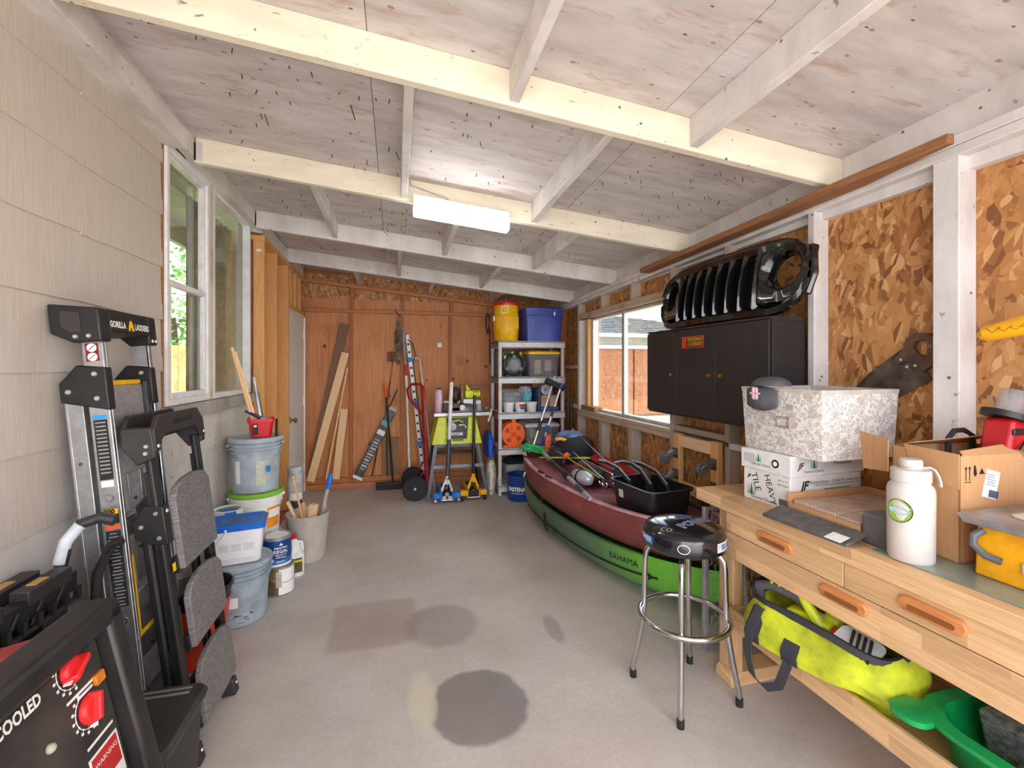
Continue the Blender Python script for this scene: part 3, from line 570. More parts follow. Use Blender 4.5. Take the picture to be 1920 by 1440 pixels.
# --- buckets and paint
def ribs(r0, r1, h, lip=.012):
    f = lambda z: r0+(r1-r0)*z/h
    p = [(r0-.008, 0), (r0, .008), (f(h*.70), h*.70)]
    for q in (.73, .80, .87): p += [(f(h*q), h*q), (f(h*q)+lip, h*q+.004), (f(h*q)+lip, h*q+.012), (f(h*q), h*q+.016)]
    p += [(f(h*.96), h*.95), (f(h)+lip*1.1, h*.955), (f(h)+lip*1.1, h)]
    return p
def bucket(name, label, c, r0, r1, h, mat, lidm=None, mark=None, bail=None, bailm=galv, group=None, inner=None):
    t = T(name, label, 'bucket', c, group=group); p = ribs(r0, r1, h)
    if lidm is None: p = p+[(r1-.002, h), (r1-.006, h-.02), (r0-.006, .012), (.001, .010)]
    bd = P(B().lathe(p, 40, cap=False if lidm is None else True), 'body', mat, t)
    if lidm: P(B().lathe([(r1+.016, h-.022), (r1+.018, h-.004), (r1+.012, h+.004), (r1-.01, h+.004), (r1-.016, h-.004), (.001, h-.004)], 40), 'lid', lidm, t)
    if bail is not None:
        a0, tilt = bail; q = []; rr = r1+.012
        for k in range(19):
            s = math.pi*k/18; x = rr*math.cos(s); y = rr*1.02*math.sin(s); q.append((x, -y*math.cos(tilt), h*.86-y*math.sin(tilt)*1.0))
        m = Matrix.Rotation(a0, 4, 'Z'); q = [m @ V(u) for u in q]; bl_ = P(B().tube(q, .0028, 6), 'bail', bailm, t)
        P(B().tube(q[8:11], .008, 8), 'grip', white, bl_)
        for s in (-1, 1): P(B().sph(m @ V((s*rr, 0, h*.86)), .012, 10, 6), 'ear', mat, t)
    return t
def arclabel(t, r0, r1, h, a0, a1, z0, z1, mat, nm='label', n=12):
    f = lambda z: r0+(r1-r0)*z/h+.0012
    b = B(); b.grid(lambda u, v: (f(z0+(z1-z0)*v)*math.cos(a0+(a1-a0)*u), f(z0+(z1-z0)*v)*math.sin(a0+(a1-a0)*u), z0+(z1-z0)*v), n, 3); return P(b, nm, mat, t)
def arctext(s, size, mat, t, r0, r1, h, ac, z, sx=1, bold=0):
    f = lambda zz: r0+(r1-r0)*zz/h+.0026
    return TXT(s, size, mat, t, (0, 0, 0), (1, 0, 0), (0, 0, 1), sx=sx, bold=bold, warp=lambda x, y: (f(z+y)*math.cos(ac+x/f(z)), f(z+y)*math.sin(ac+x/f(z)), z+y))
gp = M((168, 180, 188), .35, 0, .05); gp2 = M((160, 174, 184), .35, 0, .07)
CA = R(-62)   # direction from these things towards the viewer
t = bucket('plastic_bucket', 'grey plastic bucket on the floor carrying the white tub with the blue lid', (-.89, 2.99, 0), .142, .158, .345, gp2, lidm=gp2, bail=(R(10), R(52)))
arclabel(t, .142, .158, .345, CA-.75, CA-.25, .12, .18, white); 
g = G('scuff', .6); g.col(g.ramp(g.noise(30, (1, 1, 2), 6, .7), (.52, (160, 174, 184)), (.6, (40, 42, 44)))); arclabel(t, .142, .158, .345, CA-.5, CA+.3, .03, .085, g.m, 'scuff_mark')
# white square tub with blue lid
t = T('tile_adhesive_tub', 'square white plastic tub with a blue lid, on the lower grey bucket', 'tub', (-.895, 2.975, .349), (0, 0, R(12)))
P(B().rr([(.115, .085, .025, 0), (.122, .092, .03, .01), (.135, .105, .03, .19), (.142, .112, .03, .192), (.142, .112, .03, .205)], n=6), 'body', M((240, 240, 240), .4, 0, .02), t)
ld = P(B().rr([(.148, .118, .034, .196), (.15, .12, .035, .222), (.142, .112, .032, .232), (.12, .09, .02, .232), (.116, .086, .02, .226), (.01, .01, .002, .226)], n=6), 'lid', M((20, 104, 206), .35, 0, .05), t)
quad(ld, 'lid_label', M((90, 120, 170), .5, 0, .1), (-.02, .01, .2262), (1, 0, 0), (0, 1, 0), .13, .11)
lb = quad(t, 'label', M((226, 226, 226), .5, 0, .02), (0, -.1, .105), (1, 0, 0), (0, .09, 1), .19, .13)
for i in range(3):
    for k in range(16): quad(lb, 'print_line', M((176, 176, 178), .6, 0, 0), (-.062+i*.062, -.1045+k*.00062, .046+k*.0078), (1, 0, 0), (0, .09, 1), .05, .003, .0014)
lb = quad(t, 'label', M((214, 214, 216), .5, 0, .02), (.1295, 0, .11), (0, 1, 0), (.09, 0, 1), .13, .13)
for k in range(14): quad(lb, 'print_line', M((160, 160, 164), .6, 0, 0), (.1262+k*.0008, 0, .056+k*.0085), (0, 1, 0), (.09, 0, 1), .1, .004, .003)
P(B().tube([(-.05, -.118, .19), (-.1, -.135, .12), (-.135, -.12, .05)], .003, 6), 'bail', white, t); P(B().sph((-.05, -.118, .205), .008), 'rivet', white, t)
# paint cans
def can(label, c, h=.19, r=.083, mat=galv, rot=0, top=None, group=None):
    t = T('paint_can', label, 'paint can', c, (0, 0, rot), group); P(B().lathe([(r-.002, 0), (r, .004), (r, h-.006), (r+.002, h-.004), (r+.002, h), (r-.008, h), (r-.01, h-.006), (r-.03, h-.008), (.001, h-.008)], 36), 'body', mat, t)
    if top: P(B().lathe([(r-.014, h-.0075), (r-.014, h-.004), (.001, h-.004)], 30), 'lid', top, t)
    return t
def canbail(t, r, h, a, drop):
    q = []
    for k in range(15):
        s = math.pi*k/14; q.append(((r+.006)*math.cos(s+a-math.pi/2), (r+.012)*math.sin(s+a-math.pi/2), h*.75-drop*math.sin(s)))
    P(B().tube(q, .0017, 5), 'bail', galv, t)
t = can('brown and white labelled metal paint can on the floor, under the blue can', (-.735, 3.265, 0), .185); arclabel(t, .083, .083, 1, CA-1.5, CA-.35, .012, .172, M((120, 96, 66), .5, 0, .15)); arclabel(t, .0832, .0832, 1, CA-.35, CA+1.4, .012, .172, white); canbail(t, .083, .185, CA+.3, .05)
arclabel(t, .0834, .0834, 1, CA-.55, CA-.15, .06, .16, M((190, 180, 160), .5, 0, .1), 'picture')
t = can('dark blue labelled paint can with white lettering, stacked on the brown can', (-.75, 3.26, .186), .19, top=plw); arclabel(t, .083, .083, 1, -math.pi, math.pi, .024, .172, M((16, 62, 128), .4, 0, .04), n=40); arclabel(t, .0833, .0833, 1, -math.pi, math.pi, .01, .024, white, 'white_band', 40); arclabel(t, .0834, .0834, 1, -math.pi, math.pi, .028, .05, M((36, 120, 190), .4, 0, .04), 'light_band', 40)
arctext('Benjamin Moore', .0165, white, t, .083, .083, 1, CA, .128, .72, .0005); arctext('REGAL', .030, white, t, .083, .083, 1, CA, .103, 1, .0004); arctext('SELECT', .017, white, t, .083, .083, 1, CA, .081, 1.2); arclabel(t, .0836, .0836, 1, CA-.4, CA+.4, .064, .067, white, 'print_line'); arclabel(t, .0838, .0838, 1, CA-.3, CA+.3, .037, .041, white, 'print_line')
TXT('', .01, white, t, (0, 0, 0), (1, 0, 0), (0, 0, 1)) if 0 else None
f_ = lambda x, z: (.0855*math.cos(CA+x/.0855), .0855*math.sin(CA+x/.0855), z); P(B().add([f_(-.012, .142), f_(.012, .142), f_(0, .16)], [(0, 1, 2)]), 'triangle_mark', white, t); canbail(t, .083, .19, CA+.5, .085)
for k, (lb_, z) in enumerate((('lowest plain metal paint can of the stack behind the blue lidded tub', 0), ('middle plain metal paint can of the stack behind the blue lidded tub', .191))): can(lb_, (-1.035, 3.25, z), .19)
t = can('white paint can with blue paint dribbles on its lid, topmost behind the blue lidded tub', (-1.03, 3.245, .382), .19, mat=white, top=M((200, 204, 206), .35, .6, .15)); arclabel(t, .0835, .0835, 1, CA-.4, CA+.35, .10, .19, M((40, 130, 206), .4, 0, .2), 'paint_drip'); canbail(t, .083, .19, CA, .03)
P(B().lathe([(.06, .184), (.055, .1875), (.02, .188), (.001, .188)], 20, (.01, -.02, 0), sx=1, sy=.6), 'paint_puddle', M((40, 130, 206), .3, 0, .2), t)
# tall stack
bucket('plastic_bucket', 'grey plastic bucket at the bottom of the tall stack, under the green lidded one', (-.945, 3.52, 0), .135, .15, .31, gp, lidm=gp)
t = bucket('plastic_bucket', 'white plastic bucket with lime green lid and orange label in the tall stack', (-.94, 3.51, .315), .14, .155, .30, M((238, 238, 234), .4, 0, .02), lidm=M((132, 192, 52), .4, 0, .05), bail=(R(15), R(60)))
arclabel(t, .14, .155, .3, CA+.25, CA+.85, .03, .19, white, n=10); arclabel(t, .1412, .1562, .3, CA+.22, CA+.95, .06, .20, M((240, 150, 40), .4), 'orange_label'); arclabel(t, .1424, .1574, .3, CA+.27, CA+.9, .13, .185, white, 'white_box'); arctext('WARNING', .026, ink, t, .14, .155, .3, CA-.15, .16, 1, .001); arclabel(t, .1414, .1564, .3, CA-.62, CA-.42, .12, .16, ink, 'round_mark')
t = bucket('plastic_bucket', 'grey plastic bucket with blue tape tag, topmost of the tall stack', (-.94, 3.50, .622), .14, .155, .365, gp, lidm=gp, bail=(R(20), R(38)))
g = G('gilt_label', .4); g.col(g.ramp(g.noise(60), (.4, (176, 186, 182)), (.6, (206, 200, 160)))); arclabel(t, .14, .155, .365, CA-.22, CA+.2, .06, .22, g.m, 'clear_label'); arclabel(t, .14, .155, .365, CA-1.15, CA-.9, .07, .22, white)
P(B().torus(((.1505)*math.cos(CA), .1505*math.sin(CA), .145), .022, .0015, 20, 5, 'y'), 'ring_mark', M((210, 206, 170)), t)
P(B().box((-.012, -.006, -.018), (.012, .006, .018)), 'tape_tag', M((30, 130, 210), .5), t).location = (.11, -.135, .165)
# red cup box on top
t = T('paint_cup', 'small red plastic cup with black label on the topmost grey bucket', 'cup', (-.90, 3.47, .992), (0, 0, R(15)))
P(B().rr([(.06, .05, .02, 0), (.075, .062, .02, .10), (.082, .068, .02, .102), (.084, .07, .02, .125), (.078, .064, .02, .125), (.07, .058, .02, .1), (.056, .046, .018, .006), (.001, .001, .0005, .006)], n=5), 'body', M((214, 24, 36), .3, 0, .05), t)
quad(t, 'label', ink, (-.035, -.0575, .055), (1, 0, 0), (0, -.12, 1), .034, .075); quad(t, 'print', white, (-.035, -.0605, .078), (1, 0, 0), (0, -.12, 1), .018, .014); P(B().lathe([(.001, 0), (.045, .002), (.05, .008), (.05, .016), (.03, .018)], 24, (.085, -.02, .045), axis='x', sx=1, sy=1.5), 'magnet_pad', ink, t)
for k, (dx, dy) in enumerate(((0, 0), (.018, .006))): S(B().tube([(-.925+dx, 3.46+dy, 1.0), (-1.06+dx, 3.40+dy, 1.60-k*.03)], .011, 4), 'wood_strip', ('longer' if k == 0 else 'shorter')+' of two thin pale wood strips standing in the red cup', 'strip', m_pine)
S(B().cyl((-.885, 3.46, 1.0), (-.945, 3.47, 1.40), .012, n=14), 'metal_tube', 'slim silver metal tube standing in the red cup', 'tube', galv)
S(B().tube([(-.87, 3.48, 1.0), (-.925, 3.50, 1.30)], .004, 6), 'dark_rod', 'thin dark rod standing in the red cup beside the metal tube', 'rod', M((120, 92, 40)))
t = T('paint_brush', 'paint brush with dark purple handle lying across the red cup', 'brush', (-.93, 3.44, 1.12)); P(B().tube([(-.06, 0, .05), (.0, .0, .02), (.04, .01, .0)], [.008, .012, .01], 8), 'handle', M((56, 40, 100), .3), t); P(B().box((.035, -.012, -.01), (.07, .03, .006)), 'ferrule', galv, t, .003)
# rolled tube, jug, sticks, bin
t = T('paper_roll', 'tall grey wrapped roll with purple band standing behind the beige bin', 'roll', (-.79, 4.0, 0)); P(B().lathe([(.055, 0), (.055, .66), (.05, .665), (.02, .66), (.001, .64)], 24), 'roll', M((190, 190, 190), .6, 0, .1), t); arclabel(t, .055, .055, 1, CA-1, CA+1, .24, .40, M((70, 50, 90), .5, 0, .2)); arclabel(t, .0552, .0552, 1, CA-1, CA+1, .41, .46, white)
t = T('cleaner_jug', 'white plastic jug with red cap between the paint cans and beige bin', 'jug', (-.70, 3.50, 0), (0, 0, R(25)))
P(B().rr([(.06, .045, .02, 0), (.065, .05, .025, .01), (.065, .05, .03, .15), (.05, .04, .03, .205), (.022, .022, .02, .245), (.018, .018, .017, .262)], n=5), 'body', M((236, 236, 236), .4), t); P(B().lathe([(.02, .258), (.021, .285), (.001, .285)], 16), 'cap', red, t); P(B().tube([(.02, 0, .235), (.055, 0, .22), (.062, 0, .16)], .009, 8), 'handle', white, t); quad(t, 'label', M((90, 80, 40)), (0, -.0505, .08), (1, 0, 0), (0, 0, 1), .09, .1); quad(t, 'label_band', M((220, 200, 60)), (0, -.0517, .11), (1, 0, 0), (0, 0, 1), .09, .014)
t = T('waste_bin', 'beige round plastic waste bin holding wood scraps and poles', 'bin', (-.655, 3.78, 0)); bm_ = M((190, 180, 168), .5, 0, .03)
P(B().lathe([(.115, 0), (.122, .006), (.155, .345), (.159, .352), (.155, .356), (.150, .35), (.118, .012), (.001, .010)], 44), 'body', bm_, t)
def stick(p, q, w_, th, label, mat=m_pine, nm='wood_scrap'):
    p, q = V(p), V(q); d = (q-p); h_ = d.length; m = Matrix.Translation(p) @ d.to_track_quat('Z', 'Y').to_matrix().to_4x4(); b = B(); b.M = m; b.box((-w_/2, -th/2, 0), (w_/2, th/2, h_)); return S(b, nm, label, 'scrap wood', mat, None, .002)
stick((-.60, 3.75, .02), (-.79, 3.74, .46), .035, .02, 'pale wood stake leaning left in the beige bin'); stick((-.62, 3.72, .02), (-.745, 3.70, .66), .022, .014, 'tallest thin wood stake leaning in the beige bin', m_fir); stick((-.66, 3.84, .02), (-.71, 3.88, .40), .03, .018, 'short wood stake in the beige bin, beside the tall one')
stick((-.66, 3.74, .02), (-.60, 3.71, .43), .05, .045, 'stubby square wood offcut in the middle of the beige bin'); stick((-.58, 3.86, .02), (-.555, 3.88, .40), .045, .03, 'yellowed wood offcut at the right of the beige bin', M((214, 176, 110), .6))
t = T('roller_pole', 'grey roller pole with blue grip sticking out of the beige bin', 'pole', (-.62, 3.80, .02)); P(B().cyl((0, 0, 0), (.105, 0, .50), .014, n=12), 'pole', M((170, 172, 176), .4), t); P(B().tube([(.105, 0, .50), (.112, 0, .53), (.128, 0, .60), (.132, 0, .615)], [.016, .019, .017, .01], 12), 'grip', M((20, 110, 214), .4), t)
S(B().tube([(-.60, 3.86, .02), (-.53, 3.87, .50), (-.515, 3.85, .55), (-.53, 3.82, .53)], .004, 6), 'wire_hook', 'thin cream bent wire hook in the beige bin', 'hook', white)
# red bucket with black bucket nested
t = T('nested_buckets', 'orange red bucket with a black bucket nested inside, behind the step ladder', 'bucket', (-.955, 2.60, 0))
P(B().lathe([(.10, 0), (.105, .006), (.135, .30), (.139, .305), (.132, .306), (.10, .02), (.001, .02)], 36), 'outer_bucket', M((238, 62, 24), .35, 0, .04), t); P(B().lathe([(.125, .27), (.135, .306), (.142, .36), (.150, .365), (.150, .376), (.142, .378), (.136, .37), (.11, .16), (.001, .16)], 36), 'inner_bucket', blk, t); arclabel(t, .102, .136, .3, CA-1.2, CA-.9, .10, .16, white)
# --- battery charger, black tote, saw horses, cart handle
m_chb = M((38, 35, 34), .45, 0, .12); C = T('battery_charger', 'black and red wheeled battery charger with two red dials', 'battery charger', (-.84, 1.16, 0))
pf = lambda y, h, o=0: (-.70+.22*(.887-h)+o, y, h)      # sloping control face
def chx(y0, y1, h0, h1, o0, o1): return B().hexa([pf(y0, h0, o0), pf(y1, h0, o0), pf(y1, h1, o0), pf(y0, h1, o0), pf(y0, h0, o1), pf(y1, h0, o1), pf(y1, h1, o1), pf(y0, h1, o1)])
b = B(); b.hexa([(-.965, .92, .30), (-.60, .92, .30), (-.60, 1.34, .30), (-.965, 1.34, .30), (-.965, .92, .80), (-.71, .92, .855), (-.71, 1.30, .855), (-.965, 1.30, .80)]); body = P(b, 'body', m_chb, C, .015, w=True)
P(chx(.96, 1.31, .36, .835, -.03, -.018), 'control_panel', M((60, 57, 54), .5, 0, .2, 6), C, w=True)
fr = P(chx(1.315, 1.37, .30, .885, -.05, .02), 'panel_frame', m_chb, C, .012, w=True, label='black moulded frame around the panel')
P(chx(.86, 1.37, .84, .89, -.06, .02), 'frame_top', m_chb, fr, .012, w=True); P(chx(.86, .95, .30, .84, -.05, .02), 'frame_side', m_chb, fr, .012, w=True)
P(B().hexa([(-.96, .98, .80), (-.78, .98, .84), (-.78, 1.28, .84), (-.96, 1.28, .80), (-.96, .98, .815), (-.78, .98, .856), (-.78, 1.28, .856), (-.96, 1.28, .815)]), 'red_cover', M((176, 44, 38), .5, 0, .12), C, .006, w=True)
P(B().hexa([(-.96, .86, .79), (-.74, .86, .85), (-.74, .97, .86), (-.96, .97, .80), (-.96, .86, .83), (-.74, .86, .88), (-.74, .97, .89), (-.96, .97, .84)]), 'top_bar', m_chb, C, .008, w=True)
quad(C, 'tape_label', M((214, 230, 208), .6, 0, .05), (-.86, .915, .867), (1, 0, .2), (0, 1, .1), .09, .05, w=True)
quad(C, 'tape_label', M((226, 226, 214), .6, 0, .05), (-.86, 1.08, .846), (1, 0, .18), (0, 1, 0), .05, .08, w=True)
dv = (V(pf(1, .5))-V(pf(1, .8))).normalized()
nn = V((0, 1, 0)).cross(-dv)
def dial(y, h, a, big):
    c = V(pf(y, h, -.018)); m = Matrix.Translation(c) @ Matrix((V((0, 1, 0)), -dv, nn)).transposed().to_4x4(); b = B(); b.M = m @ Matrix.Rotation(a, 4, 'Z')
    b.lathe([(.031, 0), (.031, .006), (.026, .016), (.001, .018)], 28); b.hexa([(-.034, -.009, .004), (.034, -.009, .004), (.034, .009, .004), (-.034, .009, .004), (-.026, -.006, .03), (.03, -.006, .03), (.03, .006, .03), (-.026, .006, .03)]); o = P(b, 'dial', M((222, 40, 40), .4, 0, .04), C, .003, w=True)
    b = B(); b.M = m @ Matrix.Rotation(a, 4, 'Z'); b.box((-.038, -.0015, .006), (-.02, .0015, .02)); P(b, 'pointer', white, o, w=True)
    b = B(); b.M = m
    for k in range(8):
        t_ = R(110+k*24); b.box((.038*math.cos(t_)-.0018, .038*math.sin(t_)-.0018, 0), (.038*math.cos(t_)+.0018, .038*math.sin(t_)+.0018, .0008)); b.box((.046*math.cos(t_)-.003, .046*math.sin(t_)-.003, 0), (.046*math.cos(t_)+.003, .046*math.sin(t_)+.003, .0008))
    P(b, 'dial_marks', white, o, w=True); b = B(); b.M = m; b.tube([(.038*math.cos(R(110+k*12)), .038*math.sin(R(110+k*12)), .0004) for k in range(15)], .0009, 4); P(b, 'dial_arc', white, o, w=True)
dial(1.215, .80, R(25), 1); dial(1.235, .695, R(70), 0)
for y_, h_, w_ in ((1.235, .742, .10), (1.24, .732, .05), (1.25, .622, .09)): quad(C, 'print_line', white, pf(y_, h_, -.0172), (0, 1, 0), -dv, w_, .006, w=True)
def ptx(s, sz, y, h, **k): return TXT(s, sz, white, C, pf(y, h, -.0172), (0, 1, 0), -dv, w=True, **k)
ptx('COOLED', .034, 1.075, .80, bold=.0012, sx=.8)
P(chx(1.268, 1.30, .725, .748, -.018, -.008), 'pilot_lamp', M((222, 130, 40), .3), C, .002, w=True)
ws_ = P(chx(1.20, 1.30, .50, .60, -.018, -.0168), 'warning_plate', white, C, w=True); P(chx(1.206, 1.294, .53, .595, -.0168, -.0162), 'red_field', M((190, 40, 40), .5, 0, 0), ws_, w=True); TXT('WARNING', .016, white, ws_, pf(1.25, .575, -.0158), (0, 1, 0), -dv, w=True)
P(B().sph(pf(1.12, .70, -.016), .01, 10, 6), 'screw', M((190, 186, 170), .4), C, w=True)
P(B().tube([pf(1.06, .60, -.02), pf(1.075, .59, .03), pf(1.13, .55, .06), pf(1.22, .50, .07), pf(1.32, .42, .08)], .013, 10), 'cable', M((70, 72, 76), .5), C, w=True)
P(B().tube([pf(.92, .30, .05), pf(.93, .60, .055), pf(.95, .745, .05)], .016, 10), 'cart_handle', M((48, 48, 52), .35), C, w=True)
for y in (.93, 1.33): P(B().lathe([(.02, -.02), (.09, -.02), (.10, -.012), (.10, .012), (.09, .02), (.02, .02)], 28, (-.86, y, .10), axis='y'), 'wheel', rub, C, w=True)
P(B().box((-.96, .95, .085), (-.62, 1.31, .305)), 'base', m_chb, C, .01, w=True)
P(B().box((-.68, 1.0, 0), (-.63, 1.26, .09)), 'front_foot', m_chb, C, .005, w=True)
t = T('tool_tote', 'black plastic tote with ribbed lid standing between charger and step ladder', 'tote', (-.74, 1.6, 0)); P(B().rr([(.10, .125, .02, 0), (.115, .145, .025, .37)]), 'body', blk, t)
ld = P(B().rr([(.125, .155, .03, .37), (.13, .16, .035, .39), (.12, .15, .03, .405), (.01, .01, .002, .405)]), 'lid', blk2, t)
for k in (0, 1): P(B().box((-.1, .10+k*.025, .403), (.085, .108+k*.025, .408)), 'rib', M((120, 118, 114), .5), ld)
def sawhorse(loc, rz, label):
    t = T('folding_sawhorse', label, 'sawhorse', loc, (0, 0, rz), 'plastic sawhorses by the siding'); tb = P(B().box((-.36, -.02, .76), (.36, .02, .82)), 'top_beam', blk, t, .004)
    for k in range(3): P(B().box((-.34+k*.25, -.024, .80), (-.17+k*.25, .024, .845)), 'clamp_block', blk2, tb, .004); P(B().box((-.30+k*.25, -.014, .845), (-.25+k*.25, .01, .848)), 'sticker', M((190, 150, 80), .5), tb)
    for k in range(14): P(B().box((-.35+k*.053, -.034, .735), (-.335+k*.053, -.02, .775)), 'rib', blk, tb)
    P(B().box((-.36, -.03, .73), (.36, -.018, .742)), 'ledge', blk2, tb)
    for k in range(8): P(B().tube([(-.34+k*.085, -.0215, .745), (-.30+k*.085, -.0215, .80)], .004, 4), 'web', ink, tb)
    for s in (-1, 1): P(B().hexa([(s*.30-.04, -.03, 0), (s*.30+.04, -.03, 0), (s*.30+.04, .03, 0), (s*.30-.04, .03, 0), (s*.27-.05, -.018, .76), (s*.27+.05, -.018, .76), (s*.27+.05, .018, .76), (s*.27-.05, .018, .76)]), 'leg', blk, t, .004)
    P(B().box((-.28, -.012, .36), (.28, .012, .56)), 'cross_panel', M((70, 68, 66), .5), t, .004)
sawhorse((-1.015, 1.40, 0), R(89), 'black plastic folding sawhorse standing nearest the charger'); sawhorse((-1.085, 1.39, 0), R(90), 'black plastic folding sawhorse standing flat against the siding')
t = T('cart_handle_loop', 'bent grey and black tube handle of a folded cart beside the aluminium ladder', 'cart', (-.95, 1.825, 0)); P(B().tube([(-.10, -.03, .0), (-.11, -.03, .55), (-.11, -.025, .80), (-.095, -.02, .90), (-.06, -.01, .95), (-.01, .0, .965), (.03, .0, .95)], .018, 12), 'tube', M((64, 66, 70), .35, .3), t); P(B().tube([(-.108, -.027, .83), (-.095, -.02, .90), (-.06, -.01, .95)], .0185, 12), 'reflective_sleeve', M((206, 214, 218), .3), t); P(B().tube([(.0, .01, .0), (-.03, .0, .6), (-.02, .0, .78), (.02, .0, .87), (.05, .0, .88)], .015, 10), 'inner_tube', blk, t)
# ================================================================ back of the room
def lean(p, q, w_, th, name, label, cat, mat, bev=.003):
    p, q = V(p), V(q); d = q-p; zz = d.normalized(); yy = (V((0, 1, 0))-zz*zz.y).normalized(); xx = yy.cross(zz); m = Matrix((xx, yy, zz)).transposed().to_4x4(); m = Matrix.Translation(p) @ m
    b = B(); b.M = m; b.box((-w_/2, -th/2, 0), (w_/2, th/2, d.length)); return S(b, name, label, cat, mat, None, bev)
lean((-.965, 5.77, .15), (-.60, 5.83, 1.99), .10, .022, 'weathered_plank', 'dark weathered plank leaning on the plywood, longest of the leaning boards', 'plank', m_dark_board)
lean((-.955, 5.68, .145), (-.585, 5.80, 1.64), .088, .036, 'stud_offcut', 'long pale pine stud leaning against the dark plank', 'board', m_pine)
lean((-.80, 5.775, .14), (-.567, 5.84, 1.46), .022, .012, 'thin_batten', 'thin pale batten leaning between the long and short pine boards', 'batten', m_pine)
lean((-.69, 5.765, .135), (-.60, 5.82, .965), .085, .036, 'stud_offcut', 'short pale pine board leaning right of the thin batten', 'board', m_pine)
# long bag of blinds
t = T('blind_package', 'long narrow printed package of slats leaning on the plywood', 'package', (-.45, 5.77, .13), (0, R(27), 0))
P(B().box((-.05, -.02, .0), (.05, .02, .90)), 'slats', M((70, 68, 70), .4, 0, .2), t, .006); P(B().box((-.06, -.026, -.005), (.06, .026, .03)), 'end_label', white, t, .003)
for k in range(11): P(B().box((-.03, -.0215, .12+k*.038), (.03+.01*(k % 3), -.02, .14+k*.038)), 'print', M((200, 200, 200) if k % 2 else (150, 150, 152), .5, 0, 0), t)
P(B().box((-.052, -.023, .70), (.052, .023, .76)), 'teal_band', M((60, 170, 180), .4), t); P(B().box((-.045, -.0225, .58), (.045, -.02, .64)), 'white_box', white, t)
for k in range(5): P(B().box((-.045+k*.019, -.016, .90), (-.038+k*.019, .016, .94+.015*(k % 2))), 'slat', galv, t)
# push broom
t = T('push_broom', 'push broom with black handle and orange grip, head on the floor', 'broom', (-.03, 5.67, 0)); P(B().cyl((0, 0, .06), (-.085, .08, 1.12), .012, n=10), 'handle', blk, t); P(B().tube([(-.083, .079, 1.10), (-.092, .087, 1.22), (-.096, .09, 1.27)], [.017, .018, .014], 10), 'grip', org, t)
P(B().box((-.20, -.03, .0), (.18, .03, .075)), 'bristles', rub, t, .008); P(B().box((-.20, -.028, .06), (.18, .028, .085)), 'head_block', blk2, t, .004)
S(B().tube([(-.10, 5.80, .12), (-.115, 5.83, 1.0), (-.03, 5.85, 1.55)], [.007, .006, .003], 6), 'fishing_pole', 'thin dark whip pole standing behind the broom', 'pole', blk2)
S(B().tube([(-.28, 5.79, .14), (-.15, 5.83, .8), (.02, 5.855, 1.19)], .008, 6), 'iron_bar', 'slanting dark iron bar behind the printed package', 'bar', blk2)
for x0, lb in ((-.165, 'left'), (-.062, 'right')): S(B().box((x0, 5.845, .128), (x0+.10, 5.858, .60)), 'grey_board_offcut', 'short weathered grey-brown board upright on the sill plate, '+('next to the package' if lb == 'left' else 'behind the broom handle'), 'board', wood('gb'+lb, (132, 96, 66), (150, 114, 82), (24, 24, 1), .7), None, .002)
# rope bundle, wire rake
rnd = random.Random(9); b = B()
for k in range(22):
    x0 = .045+rnd.uniform(-.018, .018); q = [(x0, 5.835+rnd.uniform(-.02, .0), 2.12)]
    for z in (2.0, 1.88, 1.78, 1.70, 1.6, 1.52): q.append((.035+rnd.uniform(-.035, .03)*(1.6 if 1.65 < z < 1.9 else .7), 5.828+rnd.uniform(-.03, .01), z+rnd.uniform(-.02, .02)))
    b.tube(q, .004, 5)
rp_ = S(b, 'rope_bundle', 'tangled hank of old grey rope hanging on the back wall stud', 'rope', M((140, 120, 96), .9, 0, .25)); P(B().tube([(.05, 5.85, 2.12), (.03, 5.83, 2.13), (.0, 5.82, 2.16), (.0, 5.82, 2.2)], .004, 6), 'hook', M((60, 50, 44), .5, .6), rp_, w=True)
t = T('wire_rake', 'rusty wire rake head hanging by the rope on the back wall', 'rake', (-.03, 5.83, 1.53))
for k in range(7): P(B().tube([(-.075, 0, .015+k*.017), (.0, -.01, .012+k*.018), (.075, 0, .01+k*.019)], .0035, 5), 'tine', M((74, 46, 34), .6, .4), t)
for x in (-.02, .045, .07): P(B().tube([(x, -.008, 0), (x, -.008, .14)], .004, 5), 'cross_bar', M((74, 46, 34), .6, .4), t)
P(B().tube([(.0, -.01, .08), (-.03, -.01, -.2), (-.06, .0, -.5)], .0035, 5), 'stem', M((90, 84, 80), .4, .5), t)
# white pole with red grip, power strip, tube frame
t = T('extension_pole', 'white extension pole with red grip standing beside the power strip', 'pole', (.17, 5.68, 0)); P(B().cyl((0, 0, 0), (-.045, .10, 1.38), .016, n=12), 'pole', M((238, 234, 220), .4), t); P(B().cyl((-.045, .10, 1.36), (-.052, .115, 1.50), .019, n=12), 'grip', M((210, 40, 44), .4), t); P(B().tube([(-.052, .115, 1.5), (-.06, .13, 1.64), (-.075, .145, 1.90)], [.017, .022, .027], 10), 'upper_sleeve', M((176, 168, 166), .4, .4), t)
t = T('power_strip', 'long white power strip with black sockets and blue tape, leaning on the wall', 'power strip', (.345, 5.70, .02), (R(-2.3), R(-6.4), 0))
P(B().box((-.022, -.02, 0), (.022, .02, 1.86)), 'body', plw, t, .004)
for k in range(17): P(B().box((-.013, -.0225, .16+k*.098), (.013, -.0195, .186+k*.098)), 'socket', ink, t)
for z in (.05, .48, .98, 1.52): P(B().box((-.027, -.025, z), (.027, .025, z+.06)), 'blue_tape', M((24, 110, 206), .5), t)
